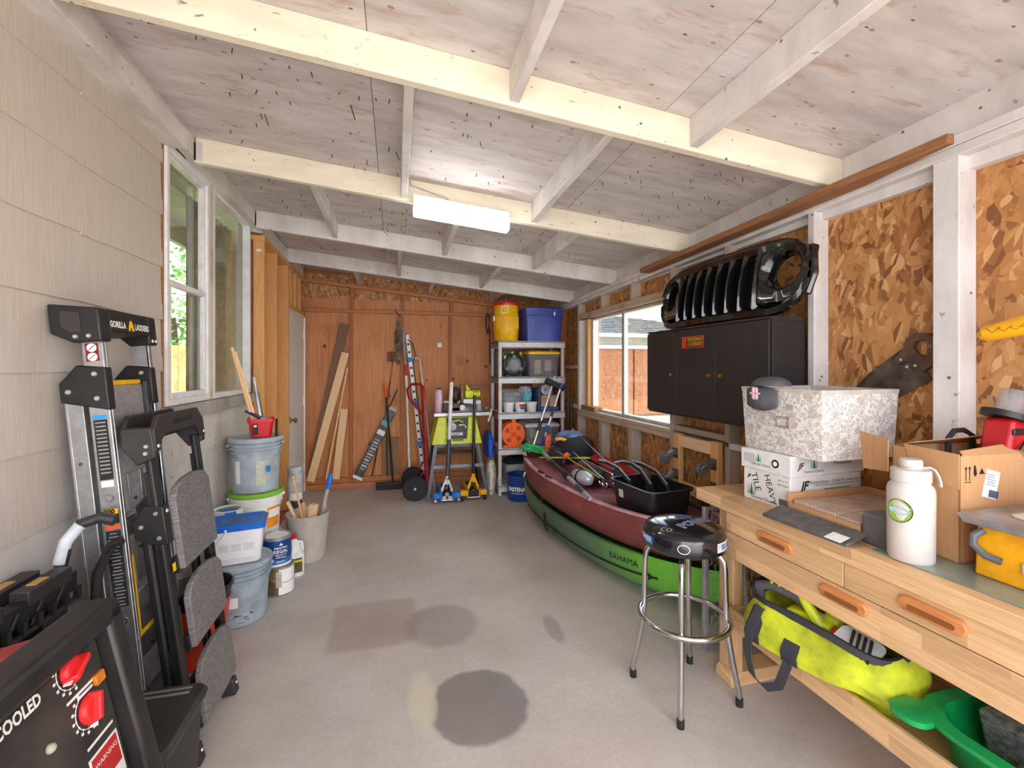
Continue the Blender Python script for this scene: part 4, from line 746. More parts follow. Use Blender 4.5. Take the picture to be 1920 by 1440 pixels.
P(B().tube([(.0, -.024, 1.80), (.05, -.03, 1.74), (.07, -.03, 1.62), (.03, -.03, 1.5), (.035, -.03, 1.2), (.03, -.03, .8), (.05, -.03, .3), (.03, -.03, .1)], .006, 6), 'cord', blk, t)
t = T('tube_frame', 'thin white bent tube frame with red end leaning behind the hand truck', 'frame', (.455, 5.72, .0)); P(B().tube([(0, -.08, .0), (-.10, .0, 1.0), (-.165, .03, 1.55), (-.185, .03, 1.575), (-.28, .03, 1.585)], .011, 8), 'tube', M((226, 220, 210), .4, .2), t); P(B().prism([(-.16, 1.55), (-.13, 1.49), (-.10, 1.48), (-.15, 1.53)], .02, .04, 'y'), 'red_tip', red, t)
t = T('strip_light_tube', 'short grey post with blue bands standing behind the hand truck', 'post', (.40, 5.70, 0)); P(B().cyl((0, 0, 0), (-.06, .1, .93), .02, n=10), 'post', M((190, 196, 204), .4, .3), t)
for z in (.25, .70): P(B().cyl((-.06*z/.93, .1*z/.93, z), (-.06*(z+.08)/.93, .1*(z+.08)/.93, z+.08), .0215, n=10), 'blue_band', blu, t)
# red hand truck, turned sideways
mred = M((164, 32, 36), .35, 0, .06); t = T('hand_truck', 'red hand truck with black wheels parked sideways at the back wall', 'hand truck', (.295, 5.355, 0))
for k, y in enumerate((-.20, .16)): P(B().tube([(.06, y, .03), (.03, y, .6), (.01, y, 1.18), (-.0, y*.8, 1.25)], .014, 10), 'rail', mred, t)
P(B().tube([(.0, -.16, 1.25), (-.03, -.10, 1.275), (-.12, -.05, 1.27), (-.17, -.02, 1.21), (-.15, .0, 1.12), (-.06, .03, 1.0), (.02, .05, .9)], .014, 10), 'handle', mred, t)
for z in (.28, .55, .85, 1.1): P(B().tube([(.045-z*.03, -.2, z), (.045-z*.03, .16, z)], .009, 8), 'cross_bar', mred, t)
P(B().box((.05, -.2, .015), (.09, .16, .025)), 'toe_plate', mred, t, .003)
for s_ in (-.2, .16): P(B().tube([(.05, s_, .38), (-.09, s_, .14)], .008, 6), 'brace', mred, t)
P(B().cyl((-.09, -.27, .135), (-.09, .24, .135), .008, n=8), 'axle', galv, t)
for y in (-.25, .22):
    wh = P(B().lathe([(.085, -.028), (.125, -.032), (.136, -.02), (.136, .02), (.125, .032), (.085, .028)], 36, (-.09, y, .136), axis='y'), 'wheel', rub, t); P(B().lathe([(.001, -.012), (.03, -.03), (.05, -.016), (.08, -.02), (.088, -.026), (.088, .026), (.001, .02)], 30, (-.09, y, .136), axis='y'), 'hub', M((78, 84, 94), .35, .2), wh); P(B().cyl((-.09, y-.034, .136), (-.09, y-.028, .136), .014, n=12), 'hub_cap', M((200, 190, 176), .4), wh)
# table saw on stand
t = T('table_saw', 'lime green table saw on a grey folding stand at the back', 'table saw', (.67, 5.28, 0)); gst = M((92, 98, 108), .4, .5, .05)
legs = {(-1, -1): ((-.325, -.16), (-.235, -.13)), (1, -1): ((.345, -.16), (.235, -.13)), (-1, 1): ((-.29, .28), (-.235, .2)), (1, 1): ((.31, .28), (.235, .2))}
for (sx, sy), (p0, p1) in legs.items(): P(B().hexa([(p0[0]-.02, p0[1]-.015, 0), (p0[0]+.02, p0[1]-.015, 0), (p0[0]+.02, p0[1]+.015, 0), (p0[0]-.02, p0[1]+.015, 0), (p1[0]-.022, p1[1]-.015, .60), (p1[0]+.022, p1[1]-.015, .60), (p1[0]+.022, p1[1]+.015, .60), (p1[0]-.022, p1[1]+.015, .60)]), 'leg', gst if sy < 0 else blk, t, .003)
P(B().box((-.27, -.172, .335), (.29, -.16, .375)), 'cross_brace', M((126, 136, 152), .4, .5), t, .002); P(B().box((-.25, .24, .42), (.27, .252, .46)), 'cross_brace', blk, t, .002); P(B().box((-.26, -.155, .565), (.26, -.14, .605)), 'top_rail', gst, t, .003); P(B().box((-.26, .2, .565), (.26, .215, .605)), 'top_rail', gst, t, .003)
for x, z in ((-.283, .355), (.298, .355), (-.24, .585), (.24, .585)): P(B().sph((x, -.178, z), .009, 8, 6), 'bolt', screw, t)
b = B(); b.frus((0, .03, .60), (.57, .40), (.42, .36), .31); bd = P(b, 'body', M((208, 214, 34), .4, 0, .05), t, .008)
b = B()
P(B().hexa([(-.10, -.168, .66), (.11, -.168, .66), (.11, -.15, .66), (-.10, -.15, .66), (-.12, -.163, .90), (.13, -.163, .90), (.13, -.145, .90), (-.12, -.145, .90)]), 'front_plate', M((62, 62, 60), .5), bd)
P(B().lathe([(.042, 0), (.044, -.012), (.03, -.02), (.001, -.02)], 24, (-.055, -.166, .80), axis='y'), 'crank_wheel', M((200, 200, 198), .4), bd)
for k in range(3): P(B().tube([(-.06+k*.04, -.172, .855-k*.02), (.02+k*.03, -.172, .87-k*.025), (.07+k*.015, -.172, .84-k*.028)], .008, 6), 'scale_arc', (lime, M((60, 60, 60)), plw)[k], bd)
TXT('RYOBI', .045, white, bd, (.0, -.172, .715), (1, 0, 0), (0, 0, 1), bold=.0015); P(B().box((-.05, -.172, .635), (.07, -.165, .665)), 'switch_plate', M((120, 116, 60), .5), bd); P(B().box((-.115, -.178, .67), (-.095, -.165, .74)), 'red_switch', red, bd)
P(B().box((-.26, -.17, .915), (.40, .27, .955)), 'table_top', M((190, 186, 188), .35, .5, .05), t, .004)
# mitre saw on the table
t = T('mitre_saw', 'compact mitre saw with yellow motor resting on the table saw', 'mitre saw', (.74, 5.30, .956)); gd = M((96, 92, 92), .45, .3, .12)
P(B().rr([(.20, .10, .05, 0), (.20, .10, .05, .045), (.15, .08, .05, .07)]), 'base', M((120, 116, 116), .45, .4, .1), t); P(B().lathe([(.11, .05), (.11, .075), (.09, .085), (.001, .085)], 28), 'turntable', gd, t); P(B().box((-.2, .03, .06), (.24, .05, .12)), 'fence', M((206, 204, 206), .4, .3), t, .003)
P(B().box((.02, -.05, .09), (.16, .0, .14)), 'clamp_plate', white, t, .004)
P(B().lathe([(.11, -.012), (.115, -.01), (.115, .01), (.11, .012)], 30, (-.0, .0, .20), axis='x', sx=1, sy=1), 'blade_guard', M((150, 120, 108), .4, 0, .1), t); P(B().sph((-.065, .0, .19), (.055, .05, .095), 18, 12), 'dark_guard', M((70, 50, 42), .5, 0, .3), t)
P(B().box((.04, -.05, .15), (.14, .05, .24)), 'motor', lime, t, .012); P(B().cyl((.14, 0, .20), (.22, 0, .20), .04, n=20), 'motor_end', lime, t); P(B().cyl((.22, 0, .20), (.225, 0, .20), .015, n=12), 'motor_cap', ink, t); P(B().box((.05, -.04, .24), (.10, .03, .31)), 'head', M((226, 206, 40), .4), t, .01); P(B().tube([(.07, -.02, .30), (.10, -.04, .285), (.2, -.05, .275), (.235, -.05, .28)], [.016, .018, .022, .02], 10), 'handle', M((110, 92, 84), .5), t)
P(B().box((-.22, -.10, .0), (-.02, -.05, .10)), 'dust_box', M((84, 66, 56), .5, 0, .2), t, .012); P(B().cyl((.0, -.12, .05), (.0, -.10, .05), .03, n=18), 'lock_knob', white, t)
P(B().box((.17, -.09, .0), (.26, .04, .07)), 'side_bracket', M((150, 144, 148), .4, .3), t, .004)
t = T('wood_mallet', 'small wooden handled tool hanging over the table saw edge', 'tool', (1.02, 5.14, .80)); P(B().tube([(.0, -.05, .05), (.03, -.04, .13), (.05, .0, .185)], .011, 8), 'handle', M((226, 214, 196), .5), t); P(B().sph((.0, .03, .195), (.06, .04, .035), 12, 8), 'head', M((120, 96, 72), .7, 0, .2), t)
# pink bottle
t = T('water_bottle', 'tall pink water bottle with silver cap on the table saw', 'bottle', (.475, 5.26, .956)); P(B().lathe([(.042, 0), (.045, .005), (.045, .20), (.04, .215), (.038, .245), (.034, .248)], 28), 'body', M((226, 178, 200), .4), t); P(B().lathe([(.034, .247), (.036, .252), (.036, .278), (.03, .285), (.001, .285)], 24), 'cap', M((200, 200, 204), .3, .5), t); P(B().box((-.026, -.04, .258), (.026, -.03, .278)), 'logo_plate', ink, t)
# floor jacks
def jack(label, loc, mc, hm_, low, hx, hz, big):
    t = T('floor_jack', label, 'floor jack', loc); md = M((60, 60, 64), .4, .6, .1)
    P(B().box((-.075, -.02, .035), (-.055, .40, .12)).box((.055, -.02, .035), (.075, .40, .12)).box((-.075, .0, .035), (.075, .03, .06)), 'frame', mc, t, .004)
    for s in (-1, 1): P(B().box((s*.11-.035, -.03, .06), (s*.11+.035, .05, .115)), 'wheel_arm', mc, t, .006); w_ = P(B().lathe([(.012, -.014), (.03, -.014), (.032, 0), (.03, .014), (.012, .014)], 20, (s*.125, -.01, .032), axis='x'), 'caster_wheel', M((150, 146, 142), .4, .5) if big else rub, t)
    P(B().lathe([(.012, -.012), (.04, -.012), (.04, .012), (.012, .012)], 20, (-.065, .37, .04), axis='x'), 'front_wheel', md, t); P(B().lathe([(.012, -.012), (.04, -.012), (.04, .012), (.012, .012)], 20, (.065, .37, .04), axis='x'), 'front_wheel', md, t)
    P(B().cyl((0, .02, .075), (0, .12, .085), .035, n=16), 'hydraulic_unit', md, t); P(B().cyl((0, -.02, .10), (0, .02, .10), .022, n=14), 'pump', steel, t); P(B().cyl((-.06, -.025, .04), (.06, -.025, .04), .007, n=8), 'rear_bar', screw, t)
    if big:
        P(B().box((-.05, -.035, .05), (-.012, -.02, .085)).box((.012, -.035, .05), (.05, -.035+.015, .085)), 'cover_plate', M((206, 196, 180), .5), t)
    else: P(B().box((-.06, -.03, .045), (.06, -.02, .115)), 'black_plate', ink, t, .004)
    yk = P(B().prism([(-.06, .12), (-.065, .15), (-.02, .26), (.02, .26), (.065, .15), (.06, .12), (.045, .12), (.015, .22), (-.015, .22), (-.045, .12)], -.0, .04, 'y'), 'yoke', M((214, 216, 218), .4, .3) if big else mc, t, .004)
    P(B().cyl((0, .02, .20), (hx*.1, .02, .29), .022, n=14), 'socket', M((214, 216, 218), .4, .3) if big else mc, t)
    P(B().cyl((hx*.1, .02, .25), (hx*.5, .06, low), .023 if big else .017, n=14), 'handle_lower', hm_[0], t); P(B().cyl((hx*.5, .06, low), (hx, .10, hz), .021 if big else .016, n=14), 'handle_upper', hm_[1], t)
    P(B().cyl((0, .33, .10), (0, .33, .13), .035, n=18), 'saddle', md, t)
    return t
jack('blue floor jack with a long white and grey pump handle', (.535, 4.93, 0), M((22, 120, 206), .35, 0, .05), (M((74, 78, 90), .4, .3), M((232, 226, 226), .3)), .68, .06, 1.30, True)
jack('yellow floor jack with a long black pump handle', (.83, 4.97, 0), M((240, 172, 16), .35, 0, .05), (blk, blk), .72, .03, 1.15, False)
# --- grey plastic shelving
U = T('shelf_unit', 'grey plastic five tier shelving unit in the back right corner', 'shelf', (1.54, 5.29, 0)); X0, X1, YF, YR = 1.135, 1.94, 5.06, 5.52
tiers = [.115, .535, .945, 1.355, 1.77]
for k, z in enumerate(tiers):
    sh = P(B().box((X0, YF, z-.018), (X1, YR, z-.004)), 'shelf_deck', shelfp, U, .003, w=True)
    P(B().box((X0, YF, z-.075), (X1, YF+.018, z)), 'front_rail', shelfp, sh, .004, w=True); P(B().box((X0, YR-.018, z-.075), (X1, YR, z)), 'rear_rail', shelfp, sh, .004, w=True)
    P(B().box((X0, YF+.018, z-.075), (X0+.018, YR-.018, z)), 'side_rail', M((150, 140, 138), .5), sh, .004, w=True); P(B().box((X1-.018, YF+.018, z-.075), (X1, YR-.018, z)), 'side_rail', shelfp, sh, .004, w=True)
    if k == 0:
        for i in range(6):
            for j in range(3): P(B().lathe([(.012, 0), (.012, .0012)], 10, (X0+.08+i*.045, YF+.06+j*.05, z-.0038)), 'vent_hole', M((110, 106, 106)), sh, w=True)
zs = [0]+tiers
for i in range(5):
    for x in (X0+.022, X1-.022):
        for y in (YF+.025, YR-.025): P(B().cyl((x, y, zs[i]-(.0 if i == 0 else .005)), (x, y, zs[i+1]-.06), .021, n=14), 'post', shelfp, U, w=True)
# top tier
t = T('drink_cooler', 'yellow round drink cooler with red lid on the top shelf', 'cooler', (1.275, 5.27, 1.77)); ym = M((246, 188, 12), .35, 0, .04)
P(B().lathe([(.13, 0), (.138, .01), (.148, .13), (.152, .14), (.152, .30), (.147, .31), (.146, .42), (.15, .425)], 40), 'body', ym, t); P(B().lathe([(.152, .42), (.155, .43), (.152, .455), (.10, .47), (.001, .472)], 40), 'lid', M((206, 30, 30), .35), t)
for k in range(22): a = R(-150+k*5.4); P(B().box((.1525*math.cos(a)-.0025, .1525*math.sin(a)-.0025, .15), (.1525*math.cos(a)+.0025, .1525*math.sin(a)+.0025, .29)), 'rib', ym, t)
P(B().tube([(-.09, -.128, .33), (-.095, -.135, .385), (-.075, -.142, .405), (-.035, -.155, .405), (-.015, -.16, .385), (-.012, -.158, .335), (-.09, -.132, .325)], .007, 8), 'handle', white, t); P(B().tube([(-.06, -.14, .40), (-.075, -.12, .46), (-.08, -.1, .48)], .002, 5), 'cord', white, t); P(B().tube([(-.05, -.14, .41), (-.03, -.12, .46), (-.02, -.1, .485)], .002, 5), 'cord', white, t)
P(B().box((-.165, -.05, .24), (-.148, .02, .30)), 'tap', white, t, .004)
def tote(name, label, c, hx, hy, h, mat, lidm=None, rib=True, open_=False):
    t = T(name, label, 'storage tote', c); P(B().rr([(hx*.88, hy*.88, .02, 0), (hx*.96, hy*.96, .025, h*.8), (hx*.99, hy*.99, .025, h*.82), (hx, hy, .025, h)]+([(hx*.96, hy*.95, .02, h), (hx*.84, hy*.84, .02, .01), (.001, .001, .0005, .01)] if open_ else []), n=5, cap=not open_), 'body', mat, t)
    if rib:
        for k in (-1, 0, 1):
            x = k*hx*.5; P(B().hexa([(x-.006, -hy*.885, .01), (x+.006, -hy*.885, .01), (x+.006, -hy*.86, .01), (x-.006, -hy*.86, .01), (x-.006, -hy*.968, h*.76), (x+.006, -hy*.968, h*.76), (x+.006, -hy*.93, h*.76), (x-.006, -hy*.93, h*.76)]), 'rib', mat, t)
    if lidm: P(B().rr([(hx*1.02, hy*1.02, .03, h-.01), (hx*1.03, hy*1.03, .03, h+.012), (hx*.9, hy*.9, .03, h+.03), (hx*.86, hy*.86, .02, h+.022), (.002, .002, .001, h+.022)]), 'lid', lidm, t)
    return t
t = tote('storage_tote', 'large blue plastic tote on the top shelf beside the cooler', (1.70, 5.30, 1.77), .235, .21, .375, M((62, 76, 168), .35, 0, .04), M((70, 84, 174), .35)); quad(t, 'label', white, (.12, -.209, .33), (1, 0, 0), (0, 0, 1), .02, .045)
# second tier
t = T('hose_fan', 'round black and grey fan with green clips on the second shelf', 'fan', (1.345, 5.19, 1.355)); P(B().torus((0, -.02, .142), .122, .014, 36, 8, 'y'), 'outer_ring', blk, t); P(B().lathe([(.115, 0), (.118, .06), (.001, .07)], 32, (0, -.0, .142), axis='y'), 'drum', M((36, 36, 38), .5), t); P(B().lathe([(.082, .0), (.082, -.025), (.07, -.035), (.06, -.03), (.058, -.034), (.001, -.036)], 32, (0, -.0, .142), axis='y'), 'hub', M((128, 128, 134), .45), t)
for a in (90, 210, 330): P(B().box((-.02, -.03, .07), (.02, -.005, .118)), 'spoke', M((110, 110, 116), .45), t).matrix_local = Matrix.Translation((0, 0, .142)) @ Matrix.Rotation(R(90-a), 4, 'Y')
for x, z in ((-.11, .225), (-.02, .275), (.08, .265)): P(B().box((x-.015, -.03, z-.025), (x+.015, .0, z+.025)), 'green_clip', M((150, 214, 40), .4), t, .006)
P(B().tube([(.06, -.03, .28), (.10, -.04, .24), (.125, -.04, .16), (.12, -.04, .08), (.07, -.04, .03)], .005, 6), 'cord', M((80, 80, 84)), t)
P(B().box((-.10, -.015, 0), (.10, .07, .03)), 'base', blk, t, .005)
S(B().box((1.17, 5.34, 1.355), (1.36, 5.48, 1.66)), 'grey_carton', 'plain dark grey carton behind the round fan', 'box', M((112, 98, 94), .7), None, .004)
t = tote('storage_tote', 'clear plastic tote with yellow lid full of odds and ends', (1.69, 5.28, 1.355), .197, .20, .275, m_smoke, yel, False)
P(B().box((-.11, -.15, .03), (-.02, -.10, .2)), 'yellow_sponge', M((232, 188, 110), .8, 0, .1), t, .01); P(B().box((.03, -.14, .06), (.11, -.09, .20)), 'printed_packet', M((226, 190, 180), .6, 0, .1), t, .004); P(B().box((.11, -.12, .08), (.165, -.04, .23)), 'red_box', M((170, 50, 60), .5), t, .006); P(B().box((-.165, -.05, .01), (.165, .15, .12)), 'dark_contents', M((80, 82, 90), .7, 0, .3), t, .02); P(B().box((.02, -.15, .005), (.12, -.08, .055)), 'magenta_wrap', M((150, 60, 90), .6, 0, .2), t, .01)
# third tier
def cup(label, x, bandc=None):
    t = T('paste_tub', label, 'tub', (x, 5.155, .945)); P(B().lathe([(.05, 0), (.053, .004), (.062, .098), (.066, .10), (.066, .114), (.001, .114)], 26), 'body', M((228, 226, 222), .45, 0, .03), t)
    if bandc:
        arclabel(t, .051, .062, .1, CA-.9, CA+.6, .06, .092, red, 'red_band'); arclabel(t, .0514, .0624, .1, CA-.7, CA+.5, .03, .058, M((40, 90, 150)), 'blue_band'); arclabel(t, .051, .062, .1, CA-.8, CA+.6, .008, .016, ink, 'black_band')
    else:
        for k in range(3): arclabel(t, .051, .062, .1, CA-.7, CA+.6, .025+k*.022, .032+k*.022, M((180, 180, 180)), 'print')
cup('white paste tub under the clear box, at the left end of the third shelf', 1.275); cup('white paste tub with red and blue label on the third shelf', 1.415, True); cup('white paste tub beside the dark folder on the third shelf', 1.555)
t = tote('storage_tote', 'small cloudy clear bin with pastel contents behind the paste tubs', (1.35, 5.36, .945), .15, .12, .26, m_clear, None, False); P(B().box((-.12, -.09, .01), (.12, .09, .10)), 'white_cloth', white, t, .03); P(B().box((-.11, -.09, .1), (.1, .09, .17)), 'pastel_cloth', M((190, 170, 206), .8, 0, .15), t, .03); P(B().box((-.08, -.08, .17), (.11, .08, .22)), 'green_cloth', M((186, 206, 180), .8, 0, .1), t, .02)
t = T('gift_bag', 'teal patterned gift bag with crumpled tissue on the third shelf', 'bag', (1.545, 5.34, .945)); P(B().frus((0, 0, 0), (.09, .06), (.12, .08), .22), 'bag', M((100, 200, 216), .5, 0, .2, 40), t, .004); 
b = B(); b.sph((-.02, -.01, .25), (.09, .06, .05), 10, 6); P(b, 'tissue', M((176, 176, 220), .7, 0, .3, 40), t)
S(B().rr([(.02, .12, .01, 0), (.022, .13, .015, .18), (.015, .12, .012, .27)], (1.645, 5.25, .946)), 'navy_case', 'upright navy blue case between the gift bag and the cartons', 'case', M((26, 52, 96), .5), None)
S(B().box((1.60, 5.40, .946), (1.622, 5.5, 1.18)), 'dark_folder', 'thin dark folder standing behind the navy case', 'folder', blk2, None, .003)
for k, (x0, x1) in enumerate(((1.69, 1.785), (1.80, 1.90))): S(B().box((x0, 5.22, .99), (x1, 5.36, 1.13)), 'kraft_box', ('left' if 0 else '')+('kraft paper box under the paper roll on the third shelf' if k == 0 else 'kraft paper box against the shelf post on the third shelf'), 'box', M((214, 170, 134), .7), None, .003)
S(B().box((1.68, 5.20, .946), (1.91, 5.42, .988)), 'blue_tray', 'flat blue tray under the kraft boxes on the third shelf', 'tray', M((60, 96, 150), .5), None, .004)
S(B().lathe([(.022, 0), (.062, 0), (.062, .11), (.022, .11)], 28, (1.755, 5.22, 1.195), axis='y', cap=False), 'paper_roll', 'white paper roll lying on the kraft box', 'paper roll', M((214, 218, 224), .7))
S(B().box((1.66, 5.46, .946), (1.88, 5.5, 1.27)), 'flat_carton', 'flat brown carton standing at the back of the third shelf', 'box', card, None, .002)
# fourth tier
t = T('cord_reel', 'bright orange round extension cord reel on the fourth shelf', 'cord reel', (1.325, 5.13, .535)); og = M((250, 104, 30), .4, 0, .04)
P(B().lathe([(.138, -.02), (.14, -.012), (.14, .012), (.138, .02)], 40, (0, .0, .155), axis='y'), 'front_disc', og, t); P(B().lathe([(.138, -.01), (.14, 0), (.138, .01)], 40, (0, .11, .155), axis='y'), 'rear_disc', og, t); P(B().lathe([(.09, .0), (.09, .11)], 30, (0, 0, .155), axis='y'), 'cord', M((40, 38, 38), .6), t)
for x, z in ((-.075, .20), (.06, .225), (.06, .105), (-.06, .09)): P(B().lathe([(.027, 0), (.027, -.003), (.001, -.003)], 20, (x, -.02, z), axis='y'), 'hole', M((170, 66, 18), .5), t)
P(B().lathe([(.028, 0), (.028, -.018), (.001, -.018)], 20, (0, -.02, .155), axis='y'), 'hub', M((226, 70, 16), .4), t); P(B().prism([(-.14, .0), (.14, .0), (.12, .03), (.05, .04), (.025, .13), (.02, .30), (.035, .335), (-.035, .335), (-.02, .30), (-.025, .13), (-.05, .04), (-.12, .03)], -.034, -.022, 'y'), 'stand', og, t, .003)
for k in range(6): P(B().lathe([(.008, 0), (.008, -.002), (.001, -.002)], 10, (-.115+k*.046, -.034, .014), axis='y'), 'hole', M((150, 56, 14), .5), t)
S(B().rr([(.03, .17, .02, 0), (.035, .18, .02, .2), (.02, .12, .015, .28)], (1.065, 5.32, .42)), 'blue_kickboard', 'blue curved plastic board hanging outside the left of the shelf', 'board', blu, None)
t = tote('storage_tote', 'clear plastic tote with pale lid on the fourth shelf behind the poles', (1.68, 5.3, .535), .21, .2, .24, m_clear, M((214, 214, 222), .4), False); P(B().box((-.17, -.15, .01), (.17, .15, .09)), 'pink_contents', M((190, 140, 170), .7, 0, .2), t, .02); P(B().box((-.14, -.16, .09), (-.08, .1, .20)), 'lime_tool', M((200, 206, 80), .5), t, .01)
S(B().box((1.44, 5.32, .536), (1.475, 5.42, .76)), 'yellow_box', 'narrow yellow box behind the orange reel', 'box', M((226, 200, 50), .5), None, .003)
# bottom tier
t = T('laundry_basket', 'grey woven basket with black cloth on the bottom shelf', 'basket', (1.44, 5.28, .115)); P(B().rr([(.17, .13, .03, 0), (.20, .15, .035, .20), (.205, .155, .035, .22), (.19, .14, .03, .22), (.16, .12, .03, .01), (.001, .001, .0005, .01)], cap=False), 'basket', M((170, 172, 174), .6, 0, .15, 60), t); P(B().sph((-.02, 0, .22), (.18, .13, .085), 20, 12), 'black_cloth', M((32, 31, 33), .9, 0, .2), t)
S(B().loft([[(1.07+rx*math.cos(a)*(1+.15*math.sin(3*a+k)), 5.20+.09*math.sin(a)*(1+.12*math.cos(4*a+k)), z) for a in [6.283*i/16 for i in range(16)]] for k, (rx, z) in enumerate(((.05, .001), (.055, .12), (.06, .25), (.045, .36), (.02, .40)))]), 'plastic_bag', 'crumpled translucent plastic bag with yellow print beside the shelf', 'bag', M((206, 202, 190), .35, 0, .15, 20))
# blue bucket with poles
t = T('blue_bucket', 'dark blue round bucket with white lettering holding poles', 'bucket', (1.345, 4.895, 0)); bl2 = M((24, 62, 138), .4, 0, .05)
P(B().lathe([(.135, 0), (.14, .008), (.150, .265), (.156, .268), (.156, .28), (.148, .28), (.135, .02), (.001, .02)], 40, cap=False), 'body', bl2, t); arctext('FASTENAL', .062, white, t, .14, .15, .28, R(-118), .135, .78, .003); arclabel(t, .1415, .1515, .28, R(-150), R(-88), .088, .098, M((180, 190, 214)), 'print_line')
t = T('deck_brush', 'long silver pole with dark scrub brush, standing in the blue bucket', 'brush', (1.30, 4.86, .022)); d_ = V((.40, .10, 1.10)); P(B().tube([(0, 0, 0), d_*.55, d_*1.0, d_*1.22], [.013, .013, .011, .011], 10), 'pole', M((214, 214, 218), .3, .7), t); P(B().tube([d_*.25, d_*.31], .017, 10), 'black_sleeve', blk, t); P(B().tube([d_*.66, d_*.76], .018, 10), 'black_sleeve', blk, t)
bh = B(); bh.M = Matrix.Translation(d_*1.13) @ Euler((0, R(24), 0)).to_matrix().to_4x4(); bh.box((-.10, -.03, -.02), (.16, .03, .05)); P(bh, 'brush_head', M((52, 46, 44), .9, 0, .2), t, .02)
t = T('telescopic_pole', 'blue and white telescopic pole standing in the blue bucket', 'pole', (1.39, 4.85, .022)); d_ = V((.415, .1, 1.10)); P(B().cyl((0, 0, 0), d_*1.10, .013, n=12), 'pole', M((226, 226, 230), .35, .4), t)
for f0, f1, mt in ((.46, .60, M((28, 70, 150))), (.64, .71, blu), (.8, .9, M((60, 66, 84))), (1.10, 1.14, blu)): P(B().cyl(d_*f0, d_*f1, .0165 if f0 < 1 else .024, n=12), 'sleeve', mt, t)
for k, (x, h_) in enumerate(((1.963, 1.24), (1.985, 1.12))): S(B().tube([(x, 5.0-k*.04, .0), (x+.005, 5.03-k*.04, h_)], .012, 8), 'black_rod', ('taller' if k == 0 else 'shorter')+' black rod standing in the corner beside the shelf', 'rod', blk)
S(B().torus((1.055, 5.30, 2.0), .10, .008, 30, 6, 'x').tube([(1.055, 5.3, 2.1), (1.07, 5.34, 2.17)], .004, 5).tube([(1.07, 5.25, 1.92), (1.06, 5.2, 1.7), (1.055, 5.15, 1.5)], .008, 6), 'hanging_cable', 'dark coiled cable hanging off the left of the shelf', 'cable', blk)
# ceiling: strip light with wire, old brown board on the plate
t = T('strip_light', 'white strip light fixture screwed to the rafter', 'ceiling light', (.4, 2.82, 2.36)); hx = lambda x, dz: ceil(x, 2.86)-.14+dz
def slb(x0, x1, y0, y1, za, zb): return B().hexa([(x, y, hx(x, dz)) for dz in (za, zb) for x, y in ((x0, y0), (x1, y0), (x1, y1), (x0, y1))])
P(slb(.10, .70, 2.79, 2.858, -.055, .03), 'housing', M((240, 240, 240), .4), t, .004, w=True)
lm = bpy.data.materials.new('tube_glow'); lm.use_nodes = True; pb = lm.node_tree.nodes['Principled BSDF']; pb.inputs['Base Color'].default_value = (.9, .9, .92, 1); pb.inputs['Emission Color'].default_value = (1, .97, .95, 1); pb.inputs['Emission Strength'].default_value = LAMP
P(slb(.105, .695, 2.775, 2.862, -.09, -.056), 'diffuser', lm, t, .008, w=True)
wz = lambda x, y, d: (x, y, ceil(x, y)-d)
wr_ = S(B().tube([wz(.075, 1.76, .02), wz(.078, 2.0, .02), wz(.074, 2.4, .015), wz(.08, 2.80, .02), (.09, 2.85, ceil(.1, 2.85)-.04), (.2, 2.852, ceil(.2, 2.85)-.06), (.3, 2.852, ceil(.3, 2.85)-.075), (.36, 2.852, ceil(.36, 2.85)-.11), (.38, 2.83, ceil(.38, 2.85)-.13)], .004, 6), 'light_wire', 'thin grey cable stapled along the blocking to the strip light', 'wire', M((190, 186, 178), .6))
b = B(); rg = []; rnd = random.Random(2)
for k in range(13):
    y = 1.19+k*(3.30-1.19)/12; zb = plate(y)+.02; j = rnd.uniform(-.004, .004); wv = .09 if k > 1 else .04+.02*k
    rg.append([(1.905+j, y, zb), (1.905+wv, y, zb), (1.905+wv, y, zb+.036+j), (1.905+j, y, zb+.036)])
b.loft(rg); S(b, 'old_timber', 'rough brown old timber lying along the right wall top plate', 'timber', m_brown_board, None, .004)
# ================================================================ right side
# --- beech workbench along the right wall
W = T('workbench', 'pale beech workbench with drawers and a lower tray along the right wall', 'workbench', (1.72, 1.26, 0)); ZB = .872
def wp(b, nm, mt, par=W, bev=.004, **k): return P(b, nm, mt, par, bev, w=True, **k)
tp_ = []
for k in range(6): wp(B().box((1.45+k*.09, .55, .815), (1.45+(k+1)*.09-.0006, 1.97, ZB)), 'top_board', m_beech, W, .003)
def drawer(y0, y1, z0, z1, yh, zh):
    d = wp(B().box((1.458, y0, z0), (1.48, y1, z1)), 'drawer', m_beech, W, .002)
    b = B(); n = 20; ring = [(yh+(.062 if math.cos(a) > 0 else -.062)+.023*math.cos(a), zh+.023*math.sin(a)) for a in [2*math.pi*i/n for i in range(n)]]
    b.loft([[(1.459, y, z) for y, z in ring], [(1.449, y, z) for y, z in ring], [(1.445, yh+(y-yh)*.97, zh+(z-zh)*.86) for y, z in ring]]); h = wp(b, 'handle', m_handle, d, .0, ang=50)
    ring2 = [(yh+(.05 if math.cos(a) > 0 else -.05)+.01*math.cos(a), zh-.006+.009*math.sin(a)) for a in [2*math.pi*i/n for i in range(n)]]
    b = B(); b.loft([[(1.4445, y, z) for y, z in ring2], [(1.4475, yh+(y-yh)*.92, zh-.004+(z-zh+.004)*.6) for y, z in ring2]]); wp(b, 'finger_groove', M((146, 84, 42), .35), h, 0)
drawer(1.2075, 1.768, .728, .813, 1.491, .777); drawer(.62, 1.2045, .728, .813, .944, .777); drawer(.62, 1.768, .612, .725, 1.206, .69)
wp(B().box((1.48, .62, .612), (1.96, 1.768, .813)), 'carcass', m_beech, W, 0)
